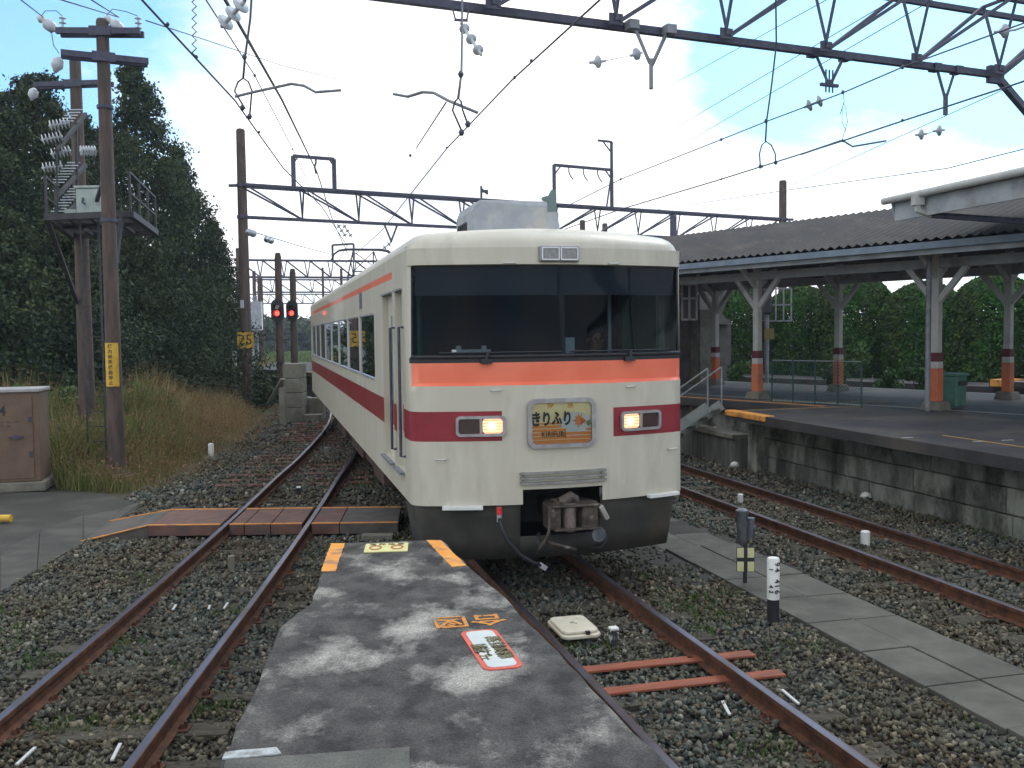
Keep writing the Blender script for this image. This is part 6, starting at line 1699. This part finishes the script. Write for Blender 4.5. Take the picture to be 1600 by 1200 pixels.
for z in (.05, .92):
    b = MB(); b.tube([f0 + Vector((0, 0, z)), f1 + Vector((0, 0, z))], .012, 6); b.build('rail', mat('fence_rail', (.16, .2, .19), .5), fc)
b = MB(); L = (f1 - f0).length; dirf = (f1 - f0).normalized()
k = -0.9
while k < L:
    for sg_ in (0, 1):
        x0 = max(k, 0); x1 = min(k + .86, L)
        if x1 <= x0: continue
        za, zb_ = .06 + (x0 - k), .06 + (x1 - k)
        if sg_: za, zb_ = .92 - (x0 - k), .92 - (x1 - k)
        b.bar(f0 + dirf * x0 + Vector((0, 0, za)), f0 + dirf * x1 + Vector((0, 0, zb_)), .005)
    k += .07
b.build('wire_mesh', M_FEN, fc)
# signal under canopy
sp = PY(1198, 600, 30); s_ = thing('railway_signal', 'signal with red light and pale ladder frame behind the canopy columns', 'signal', (sp.x, sp.y, .9))
b = MB(); b.tube([(0, 0, 0), (0, 0, 3.4)], .07, 10); b.build('mast', M_STEELG, s_); b = MB(); b.box((-.05, -.1, 2.6), (.34, .14, .9)); hd = b.build('signal_head', M_BLACK, s_, bevel=.08)
b = MB(); b.lathe((-.05, -.18, 2.72), (-.05, -.22, 2.72), [(0, .09), (1, .08)], 14); b.build('lens', emit('signal_red_dim', (1.0, 0.03, 0.03), 2.2), hd)
b = MB()
for x in (.28, .52, .76): b.bar((x, 0, 1.95), (x, 0, 2.95), .04)
for z in (1.95, 2.45, 2.95): b.bar((.05, 0, z), (.78, 0, z), .04)
b.build('ladder_frame', M_STEELG, s_)
b = MB(); b.box((0.05, -.09, 1.55), (.3, .02, .34)); b.build('number_plate', mat('plate_dull_yellow', (.16, .13, .04), .7), s_)
for px, yt, yb, nm in ((1207, 545, 600, 'a'),): pass
# building under canopy at the left
hb = thing('station_house', 'dark low building under the far part of the canopy behind the train', 'building')
M_HW = mat('house_wall', (0.075, 0.072, 0.068), 0.85, 0, (0.12, 0.115, 0.105), 2, dirt=(.05, .05, .05), dscale=1.5)
b = MB(); b.poly([(q.x, q.y) for q in (T2(20.6, 17.9), T2(20.6, 21.4), T2(32, 21.4), T2(32, 17.9))], ZR, 3.66); b.build('wall', M_HW, hb)
wq = PY(1077, 472, 26.6); b = MB()
for (x0, z0, x1, z1) in ((-.2, .48, .2, .48), (-.2, -.48, .2, -.48), (-.2, -.5, -.2, .5), (.2, -.5, .2, .5), (0, -.5, 0, .5), (-.2, .1, .2, .1)): b.bar(wq + Vector((x0, 0, z0)), wq + Vector((x1, 0, z1)), .05)
hs_ = b.build('window_frame', M_COLW, hb); b = MB(); b.box(wq + Vector((0, .03, 0)), (.4, .02, .96)); b.build('window_pane', M_TINT, hs_)
b = MB(); q = T2(20.55, 19.6); b.box((q.x, q.y, 1.75), (1.5, .05, 1.0), rz=YAW2 ); b.build('notice_board', mat('board_blue', (.03, .06, .10), .6), hb)
b = MB(); b.poly([(v.x, v.y) for v in (T2(20.2, 21.0), T2(20.2, 21.5), T2(20.7, 21.5), T2(20.7, 21.0))], ZR, 3.2); b.build('corner_pillar', M_CONC, hb)
# small gabled roof beyond
gh = thing('station_house', 'small gabled roof building seen past the canopy columns left of the hedge', 'building')
a = PY(1148, 446, 36); c = PY(1128, 498, 36); e = PY(1142, 505, 36)
b = MB(); pts = [PY(1000, 440, 36), PY(1149, 440, 36), PY(1128, 490, 36), PY(1143, 507, 36), PY(1000, 507, 36)]
b.add([p for p in pts] + [p + Vector((0, 4, 0)) for p in pts], [(0, 1, 2, 3, 4), (9, 8, 7, 6, 5)] + [(k, k + 5, (k + 1) % 5 + 5, (k + 1) % 5) for k in range(5)]); b.build('roof', M_HW, gh)
b = MB(); p = PY(1060, 560, 36.5); b.box((p.x, 38, 1.4), (4.0, 3, 3.2)); b.build('wall', M_HW, gh)
# pale building / greenhouse in the gap
o = thing('far_shed', 'pale low shed in the bright gap between the canopy column and the hedge', 'shed', PY(1136, 560, 60)); o.location.z = 0
b = MB(); b.box((0, 0, 1.2), (4, 5, 2.6)); b.build('wall', mat('shed_pale', (.45, .52, .50), .6), o); b = MB(); b.box((0, 0, 2.6), (4.4, 5.4, .3)); b.build('roof', M_STEELG, o)
# stairs down from the platform end
stt = thing('platform_stairs', 'pale metal steps with handrails leading down from the platform end beside the train', 'stairs')
top = Vector((4.45, 20.35, ZR)); bot = Vector((3.05, 21.3, -.15)); dst = (bot - top); hz = Vector((dst.x, dst.y, 0)).normalized(); sdn = Vector((-hz.y, hz.x, 0))
if sdn.y > 0: sdn = -sdn
M_STR = mat('stair_pale', (0.22, 0.25, 0.25), 0.6, 0, (0.30, 0.32, 0.31), 5)
for k in (0, 1):
    b = MB(); o_ = sdn * (.75 * k); b.bar(top + o_, bot + o_, .05, .22); b.build('stringer', M_STR, stt)
    b = MB(); b.tube([top + o_ + Vector((0, 0, .0)), top + o_ + Vector((0, 0, .8))], .018, 6); b.tube([bot + o_, bot + o_ + Vector((0, 0, .8))], .018, 6); b.tube([top + o_ + Vector((0, 0, .8)), bot + o_ + Vector((0, 0, .8))], .018, 6); b.build('handrail', M_STR, stt)
for k in range(6):
    p = top + dst * ((k + .5) / 6); b = MB(); b.bar(p, p + sdn * .75, .24, .04); b.build('tread', M_CONC, stt)
# low dark wall and white post by the stair
lw = thing('retaining_wall', 'low stained concrete wall below the steps at the right of the train', 'wall')
b = MB(); b.poly([(q.x, q.y) for q in (TR(17.3, 9.0), TR(17.3, 9.3), TR(34, 9.3), TR(34, 9.0))], -.25, .42); b.build('wall', mat('stained_concrete', (.07, .07, .062), .9, 0, (.15, .145, .125), 2.2, bump=.4, stretch=(3, 3, .4)), lw)
b = MB(); b.poly([(q.x, q.y) for q in (TR(17.3, 8.95), TR(17.3, 9.35), TR(34, 9.35), TR(34, 8.95))], .42, .50); b.build('coping', M_CONC, lw)
wp = PZ(1117, 716, -.17); o = thing('marker_post', 'tall round white post with black foot near the platform end steps', 'marker post', (wp.x, wp.y, -.17))
b = MB(); b.tube([(0, 0, 0), (0, 0, .2)], .055, 14); b.build('black_base', M_BLACK, o, smooth=40); b = MB(); b.lathe((0, 0, .2), (0, 0, .68), [(0, .057), (.95, .057), (1, .03)], 14); b.build('white_top', M_WHITE, o, smooth=40)
for x, y, lab in ((1148, 728, 'pale stone chip near the foot of the right platform end'), (1353, 777, 'white bag like lump at the foot of the block wall, left one'), (1437, 785, 'pale broken pipe end at the foot of the block wall, right one')):
    p = PZ(x, y, -.12); b = MB(); b.lathe((0, 0, -.04), (0, 0, .09), [(0, .05), (.4, .10), (.8, .07), (1, .02)], 9); o = b.build('debris', M_CONC if x == 1437 else M_WHITE, None, smooth=True); o.location = p; tag(o, lab, 'debris')
# far platform beyond the far track
fp = thing('far_platform', 'far platform edge with white line in front of the hedge', 'platform')
b = MB(); b.poly([(q.x, q.y) for q in (T2(-6, 27.6), T2(15, 27.6), T2(15, 30), T2(-6, 30))], .82, ZR); b.poly([(q.x, q.y) for q in (T2(-6, 27.8), T2(40, 27.8), T2(40, 29.8), T2(-6, 29.8))], -.25, .82); b.build('slab', M_RPLAT, fp)
b = MB(); b.bar(T2(-6, 27.75, ZR + .003), T2(15, 27.75, ZR + .003), .14, .006); b.build('white_edge_line', M_WPAINT, fp)
b = MB(); q = T2(14.7, 28.0); b.box((q.x, q.y, .95), (.9, .5, .2), rz=YAW2); b.build('orange_corner_paint', M_ORANGEP, fp)
ff = thing('wire_fence', 'thin pale post and wire fence on the far platform in front of the hedge', 'fence')
b = MB()
for s in np.arange(-4, 15, 2.2): q = T2(s, 29.4); b.bar((q.x, q.y, ZR), (q.x, q.y, ZR + 1.5), .05)
for z in (.1, .55, 1.0, 1.45): b.bar(T2(-4, 29.4, ZR + z), T2(15, 29.4, ZR + z), .015)
b.build('posts_and_wires', M_STEELG, ff)
# ================================================================== VEGETATION AND DISTANCE
def leaf_cloud(name, P_, size, m, parent, outward=None, droop=0.3, aspect=0.55):
    """leaf sprays: small bent quads at the points P_"""
    n = len(P_); nrm = rng.normal(size=(n, 3))
    if outward is not None: nrm = nrm * .75 + outward
    nrm[:, 2] += .25; nrm /= np.linalg.norm(nrm, axis=1)[:, None]
    t = rng.normal(size=(n, 3)); t[:, 2] -= droop
    t -= nrm * (t * nrm).sum(1)[:, None]; t /= np.linalg.norm(t, axis=1)[:, None]
    u = np.cross(nrm, t); s = size * rng.uniform(.5, 1.35, n)[:, None]
    a = P_ - t * s; c = P_ + t * s; q = P_ + u * s * aspect + nrm * s * .15; r_ = P_ - u * s * aspect + nrm * s * .15
    v = np.stack([a, q, c, r_], 1).reshape(-1, 3); f = np.arange(n * 4).reshape(n, 4)
    return np_mesh(name, v, f, m, parent)
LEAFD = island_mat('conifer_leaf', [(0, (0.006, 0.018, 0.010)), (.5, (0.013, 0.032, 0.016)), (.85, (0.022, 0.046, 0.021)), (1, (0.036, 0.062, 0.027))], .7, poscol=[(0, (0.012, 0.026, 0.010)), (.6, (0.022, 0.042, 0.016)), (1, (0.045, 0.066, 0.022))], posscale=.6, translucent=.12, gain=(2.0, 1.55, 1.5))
LEAFH = island_mat('hedge_leaf', [(0, (0.014, 0.055, 0.010)), (.5, (0.032, 0.105, 0.016)), (.85, (0.055, 0.150, 0.022)), (1, (0.11, 0.22, 0.04))], .7, poscol=[(0, (0.02, 0.04, 0.010)), (.6, (0.05, 0.09, 0.018)), (1, (0.11, 0.14, 0.03))], posscale=1.1, translucent=.15, gain=(.75, .9, .8))
LEAFB = island_mat('bush_leaf', [(0, (0.02, 0.05, 0.012)), (.5, (0.04, 0.095, 0.022)), (1, (0.09, 0.16, 0.04))], .7, translucent=.2)
M_BARK = mat('bark', (0.035, 0.025, 0.02), .9, 0, (.07, .05, .04), 5, bump=.5)
def conifer(label, x, y, h, r, n, base=0.0, z0=-.2, pw=.8, group='tall dark conifers on the left'):
    o = thing('conifer_tree', label, 'tree', (x, y, z0), 0, group)
    b = MB(); b.lathe((0, 0, 0), (0, 0, h * .97), [(0, .22), (.5, .13), (1, .02)], 8)
    NB = 120; tips = []
    for k in range(NB):
        q = (k + .5) / NB; zc = base + (h - base) * q ** .92
        rad = r * (1 - q) ** pw * rng.uniform(.62, 1.2) + .15
        a = k * 2.4 + rng.uniform(-.4, .4)
        e = np.array([math.cos(a) * rad, math.sin(a) * rad, zc - rad * .12 + rng.uniform(-.2, .2)])
        tips.append((np.array([0, 0, zc]), e, rad))
        if k % 2 == 0: b.tube([(0, 0, zc), tuple(e * .9 + np.array([0, 0, zc * .1]))], [.05 * (1 - q) + .012, .008], 5)
    b.build('trunk', M_BARK, o)
    pts = []; out = []
    per = max(20, n // NB)
    for (s, e, rad) in tips:
        if rng.random() < .10: continue
        m_ = int(per * (.35 + rad / r)); u = rng.random(m_) ** .55
        base_p = s[None] + (e - s)[None] * u[:, None]
        sp = (.08 + .17 * rad * (.45 + .55 * (1 - np.abs(u - .6))))[:, None]
        pp = base_p + rng.normal(size=(m_, 3)) * sp * np.array([.75, .75, .55]); pp[:, 2] -= rng.exponential(.12, m_)
        pts.append(pp); dv = e - s; dv = dv / (np.linalg.norm(dv) + 1e-6); out.append(np.repeat(dv[None], m_, 0))
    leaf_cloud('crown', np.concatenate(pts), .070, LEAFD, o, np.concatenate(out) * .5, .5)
    return o
def at(px, Y): return (px - 800) / F * Y
CT = [('tall conifer whose narrow tip stands highest, right of the nearer brown pole', 224, 36, 100, 4.1, 16000, .80),
      ('broad rounded conifer at the far left behind the brown poles', 72, 33, 120, 3.9, 16000, .55),
      ('conifer cut by the left edge of the picture', 2, 31, 152, 3.6, 13000, .55),
      ('conifer filling the gap between the two brown poles\' tops', 150, 39, 185, 3.6, 12000, .6),
      ('conifer sloping down to the right towards the pole numbered 25', 285, 42, 235, 3.1, 13000, .75),
      ('lower conifer just left of the pole numbered 25', 336, 44, 345, 2.3, 9000, .7),
      ('conifer hidden low between the left trees', 110, 29, 300, 2.8, 9000, .7),
      ('low wide conifer behind the equipment cabinet', 20, 27, 330, 2.8, 9000, .7),
      ('low conifer behind the grass in the middle of the left wood', 205, 34, 360, 2.1, 9000, .65)]
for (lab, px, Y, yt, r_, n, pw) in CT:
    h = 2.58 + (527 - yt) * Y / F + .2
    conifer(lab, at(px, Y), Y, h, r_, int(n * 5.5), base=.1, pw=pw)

def bush(label, x, y, z0, r, h, n, m, name='bush', cat='bush', group=None, size=.09, shape=None):
    o = thing(name, label, cat, (x, y, z0), 0, group)
    K = max(5, int(r * 7)); pts = []; outs = []
    b = MB()
    for k in range(K):
        a = rng.uniform(0, 6.28); d = r * rng.uniform(.0, .75); zc = h * rng.uniform(.2, .8)
        c = np.array([math.cos(a) * d, math.sin(a) * d, zc]); rr = r * rng.uniform(.28, .5)
        v = rng.normal(size=(n // K, 3)); v /= np.linalg.norm(v, axis=1)[:, None]; rad = rr * rng.uniform(.55, 1.1, (n // K, 1))
        p = c + v * rad * np.array([1, 1, .85 * h / max(r, .3) * .6 + .3]); p[:, 2] = np.abs(p[:, 2]); pts.append(p); outs.append(v)
        b.tube([(0, 0, 0), (c[0] * .5, c[1] * .5, zc * .55), tuple(c)], [.03, .02, .008], 5)
    b.build('stems', M_BARK, o)
    leaf_cloud('foliage', np.concatenate(pts), size, m, o, np.concatenate(outs), .1)
    return o
for (lab, px, Y, z, r_, h, n, m) in (('green shrub behind the equipment cabinet', 95, 24, -.2, 1.0, 1.5, 3500, LEAFB), ('green shrub at the wood edge right of the nearer brown pole', 222, 27, -.2, 1.1, 1.7, 3500, LEAFB),
        ('dark shrub at the foot of the pole numbered 25', 405, 38, -.2, .95, 1.7, 3500, LEAFD), ('second dark shrub right of the pole numbered 25', 428, 40, -.2, .8, 1.3, 2500, LEAFD), ('green shrub between the brown poles', 160, 26, -.2, .8, 1.2, 2200, LEAFB),
        ('shrub at the left picture edge behind the cabinet', 10, 25, -.2, 1.4, 1.5, 3000, LEAFB),
        ('dark shrub below the slope of the wood', 350, 40, -.2, 1.3, 1.5, 3000, LEAFD)):
    bush(lab, at(px, Y), Y, z, r_, h, n, m, group='shrubs at the edge of the wood')

# clipped round topped hedge trees behind the platform
hl = ['far left end', 'second from the left', 'third from the left', 'fourth from the left', 'fifth from the left', 'sixth from the left', 'seventh from the left', 'eighth from the left', 'ninth from the left', 'tenth from the left', 'eleventh from the left']
for k in range(-2, 9):
    s = 22.9 - k * 2.75; p = T2(s, 32.3 + (.25 if k % 2 else 0)); h = 4.55 + (.3 if k % 3 == 0 else 0) - (.1 if k == 1 else 0); r_ = 1.47
    o = thing('hedge_tree', 'round topped clipped hedge tree behind the platform, ' + hl[k + 2], 'tree', (p.x, p.y, -.2), 0, 'clipped hedge trees behind the platform')
    b = MB(); b.lathe((0, 0, 0), (0, 0, 3), [(0, .14), (1, .06)], 8); b.build('trunk', M_BARK, o)
    n = 34000; a = rng.uniform(0, 6.28, n); q = rng.random(n); z = q * h * 1.0
    prof = r_ * np.where(z < h - r_, 1.0, np.sqrt(np.clip(1 - ((z - (h - r_)) / r_) ** 2, 0, 1)))
    lump = 1 + .05 * np.sin(a * 3 + z * 1.3 + k) + .04 * np.sin(a * 7 - z * 2.9 + k * 2) + .035 * np.sin(a * 13 + z * 6)
    rr = prof * lump * rng.uniform(.84, 1.03, n)
    # top cap
    m_ = 7000; a2 = rng.uniform(0, 6.28, m_); r2 = r_ * np.sqrt(rng.random(m_)); z2 = h - r_ + np.sqrt(np.clip(r_ ** 2 - r2 ** 2, 0, None)) * rng.uniform(.85, 1.03, m_)
    P_ = np.concatenate([np.stack([np.cos(a) * rr, np.sin(a) * rr, z], 1), np.stack([np.cos(a2) * r2, np.sin(a2) * r2, z2], 1)])
    O_ = P_.copy(); O_[:, 2] *= .15; O_ /= np.linalg.norm(O_, axis=1)[:, None] + 1e-6
    leaf_cloud('crown', P_, .066, LEAFH, o, O_, .1)
# slim hedge end to the left of first column
bush('green bushes below the hedge at its left end', T2(22, 30.4).x, T2(22, 30.4).y, 0, 1.2, 1.9, 3500, LEAFB)
for k, (px, Y) in enumerate(((1150, 33), (1395, 27), (1440, 26), (1300, 28))):
    bush(['small bush left of the hedge behind the front canopy column', 'small light bush on the far platform between two columns', 'second small light bush on the far platform', 'low bush behind the green mesh fence'][k], at(px, Y), Y, .6, .55, .9, 1200, LEAFB, size=.06)

# ------------------------------------------------------------------ tall brown grass field on the left
gp = [PZ(88, 765, -.2), PZ(250, 775, -.2), PZ(330, 745, -.2), PZ(400, 690, -.2), PZ(452, 638, -.2), PZ(470, 590, -.2), PZ(395, 572, -.2), PZ(120, 590, -.2), PZ(-60, 610, -.2), PZ(-60, 690, -.2), PZ(85, 720, -.2)]
gpoly = [(p.x, p.y) for p in gp]
def sample(n, x0, x1, y0, y1, poly, pw=1.0):
    y = y0 + (y1 - y0) * rng.random(n) ** pw; x = rng.uniform(x0, x1, n); k = in_poly(x, y, poly); return x[k], y[k]
gx, gy = sample(380000, min(p[0] for p in gpoly), max(p[0] for p in gpoly), min(p[1] for p in gpoly), 56, gpoly, 1.25)
d_edge = gx - np.interp(gy, [14, 17, 20, 24, 30, 40], [-6.3, -6.6, -6.8, -7.1, -8.0, -10.8])
hh = np.clip(.16 - d_edge * .36, .14, 1.15) * (.6 + .6 * rng.random(len(gx))) * (1 + .35 * np.sin(gx * 1.9 + 1) * np.sin(gy * .8))
kx = rng.random(len(gx)) < np.clip(.35 - d_edge * .9, .2, 1)
gx, gy, hh = gx[kx], gy[kx], hh[kx]
M_GRASS = island_mat('tall_grass', [(0, (0.15, 0.11, 0.045)), (.35, (0.30, 0.20, 0.09)), (.6, (0.38, 0.26, 0.13)), (.8, (0.25, 0.25, 0.08)), (1, (0.50, 0.40, 0.24))], .9,
                     poscol=[(0, (0.06, 0.09, 0.02)), (.5, (0.13, 0.16, 0.04)), (.85, (0.22, 0.19, 0.07)), (1, (0.30, 0.22, 0.10))], posscale=.16, translucent=.2)
v, f = blades(len(gx), gx, gy, 1.0, .034, .6, np.full(len(gx), -.21))
# heights per blade
vv = v.reshape(-1, 6, 3); z0_ = -.21; vv[:, :, 2] = z0_ + (vv[:, :, 2] - z0_) * hh[:, None]
ctr_ = vv[:, :2, :2].mean(1)[:, None]; vv[:, :, :2] = ctr_ + (vv[:, :, :2] - ctr_) * np.clip(hh[:, None, None] * 1.1, .3, 1)
o = np_mesh('tall_grass', vv.reshape(-1, 3), f, M_GRASS); struct(o, 'stuff'); tag(o, 'tall reddish brown and green grass beside the left track', 'grass')
# feathery seed heads as a second layer of fine points
k = rng.random(len(gx)) < .6; n = int(k.sum())
P_ = np.stack([gx[k] + rng.normal(0, .05, n), gy[k] + rng.normal(0, .05, n), -.2 + hh[k] * rng.uniform(.7, 1.25, n)], 1)
M_SEED = island_mat('seed_heads', [(0, (0.16, 0.085, 0.05)), (.5, (0.24, 0.14, 0.09)), (1, (0.34, 0.23, 0.15))], .95, translucent=.3)
o = leaf_cloud('seed_heads', P_, .035, M_SEED, None, None, -.8, .35); struct(o, 'stuff'); tag(o, 'feathery reddish seed heads over the grass', 'grass')
# far green field beyond the grass
M_FIELD = mat('field_green', (0.055, 0.10, 0.025), 0.95, 0, (0.10, 0.16, 0.045), 0.6)
fpts = [PZ(380, 600, -.2), PZ(520, 600, -.2), PZ(640, 545, -.2), PZ(300, 545, -.2)]
b = MB(); b.sheet([(p.x, p.y) for p in fpts], -.195); struct(b.build('field', M_FIELD))
x_, y_ = sample(26000, -60, -6, 46, 150, [(p.x, p.y) for p in fpts])
M_FG = island_mat('field_grass', [(0, (0.05, 0.09, 0.02)), (.6, (0.09, 0.15, 0.035)), (1, (0.16, 0.19, 0.06))], .9, translucent=.25)
v, f = blades(len(x_), x_, y_, .45, .09, .5, np.full(len(x_), -.2)); o = np_mesh('field_grass', v, f, M_FG); struct(o, 'stuff'); tag(o, 'bright green rough grass field below the hills', 'grass')

# hills
M_HILL = mat('hill_wood', (0.020, 0.034, 0.026), 0.95, 0, (0.040, 0.058, 0.042), 0.03, bump=1.0, bscale=.2)
def hill(prof, Y, depth, name='hills', seed=0):
    n = len(prof); b = MB(); rows = []
    for j, (dy, k) in enumerate(((-depth * .5, 0.0), (-depth * .25, .55), (0, 1.0), (depth * .5, .5), (depth, 0))):
        for (px, py) in prof:
            top = PY(px, py, Y); b.v.append((top.x * (1 + dy / Y), Y + dy, -.3 + (top.z + .3) * k))
    b.f = [(j * n + i, j * n + i + 1, (j + 1) * n + i + 1, (j + 1) * n + i) for j in range(4) for i in range(n - 1)]; b.m = [0] * len(b.f)
    return struct(b.build(name, M_HILL, None, smooth=True))
def ridge(x0, x1, f_):
    return [(x, f_(x) + 2.0 * math.sin(x * .11) + 1.0 * math.sin(x * .37)) for x in np.arange(x0, x1 + 1, 6)]
hill(ridge(-400, 2100, lambda x: 497 + (0 if 400 < x < 460 else min(22, abs(x - 430) * .10)) if x < 1000 else 508), 620, 260)
hill(ridge(-400, 2100, lambda x: 514 + 3 * math.sin(x * .02)), 330, 120)
# row of far bushes under the hills
for k, px in enumerate((396, 418, 452, 472, 492, 520)):
    bush(['far tree clump left of the signals', 'far tree clump just under the left signal', 'far tree clump right of the right signal', 'far tree clump beside the train\'s rear', 'far tree clump behind the train\'s rear end', 'farthest tree clump behind the train'][k], at(px, 160 + k * 6), 160 + k * 6, -.3, 7, 5.5, 2600, LEAFD, name='tree_clump', cat='trees', group='far tree clumps below the hills', size=.75)
# concrete walls, plank and post near the turnout
M_CW = mat('parapet_concrete', (0.17, 0.16, 0.125), .9, 0, (.24, .23, .185), 2.5, bump=.3, dirt=(.09, .085, .07), dscale=1.5)
w_ = thing('concrete_parapet', 'block like grey concrete parapet beyond the curved left track', 'wall', (PY(461, 600, 31).x, 31, -.2))
b = MB()
for k in range(4): b.box((0.0, 0, .24 + k * .47), (.58, .8, .455))
b.build('wall', M_CW, w_, bevel=.015)
b = MB(); b.box((.55, .6, .35), (.55, .4, .75)); b.box((.5, .0, .1), (.7, .5, .25)); b.build('lower_block', M_CW, w_, bevel=.015)
pp_ = PY(442, 640, 29.5); o = thing('concrete_post', 'upright grey concrete post with a leaning plank beside it', 'post', (pp_.x, 29.5, -.2)); b = MB(); b.box((0, 0, .55), (.19, .19, 1.25)); b.build('post', M_CW, o, bevel=.02)
a = PZ(417, 634, -.15); c = PY(442, 592, 29.2); b = MB(); b.bar(a, c, .12, .05); o = b.build('leaning_plank', mat('plank_pale', (.38, .37, .33), .8)); tag(o, 'pale plank leaning against the grey concrete post', 'plank')
bx_ = PZ(468, 634, -.15); o = thing('point_machine', 'dark point machine on the ground beyond the parapet', 'point machine', (bx_.x, bx_.y, -.2)); b = MB(); b.box((0, 0, .12), (1.3, .5, .2)); b.build('base', M_STEEL, o, bevel=.02); b = MB(); b.box((.2, 0, .30), (.5, .35, .2)); b.build('motor_case', M_DKM, o, bevel=.03)
# low yellowish post pieces near pole 25
for px, yt, yb, Y, lab in ((394, 545, 575, 40, 'short pale board beside the pole numbered 25, upright'), (366, 548, 572, 39, 'dull white board left of the pole numbered 25')):
    p = PY(px, yt, Y); q = PY(px, yb, Y); o = thing('trackside_board', lab, 'board', (p.x, Y, -.2)); b = MB(); b.box((0, 0, (p.z + q.z) / 2 + .2), (.16, .05, p.z - q.z)); b.build('panel', M_WHITE, o); b = MB(); b.bar((0, .04, 0), (0, .04, q.z + .3), .05); b.build('post', M_STEELG, o)
# ------------------------------------------------------------------ thin air haze
HAZE = 0.0006
hz_ = MB(); hz_.box((0, 420, 60), (1780, 950, 123)); 
hm_ = bpy.data.materials.new('haze'); hm_.use_nodes = True
hn = hm_.node_tree.nodes; hn.remove(hn['Principled BSDF'])
pv = hn.new('ShaderNodeVolumePrincipled'); pv.inputs['Color'].default_value = (0.80, 0.88, 1.0, 1); pv.inputs['Density'].default_value = HAZE
pv.inputs['Anisotropy'].default_value = 0.3
hm_.node_tree.links.new(pv.outputs[0], hn['Material Output'].inputs['Volume'])
o = hz_.build('haze', hm_); struct(o, 'stuff'); tag(o, 'pale thin haze in the air over the whole station', 'haze')
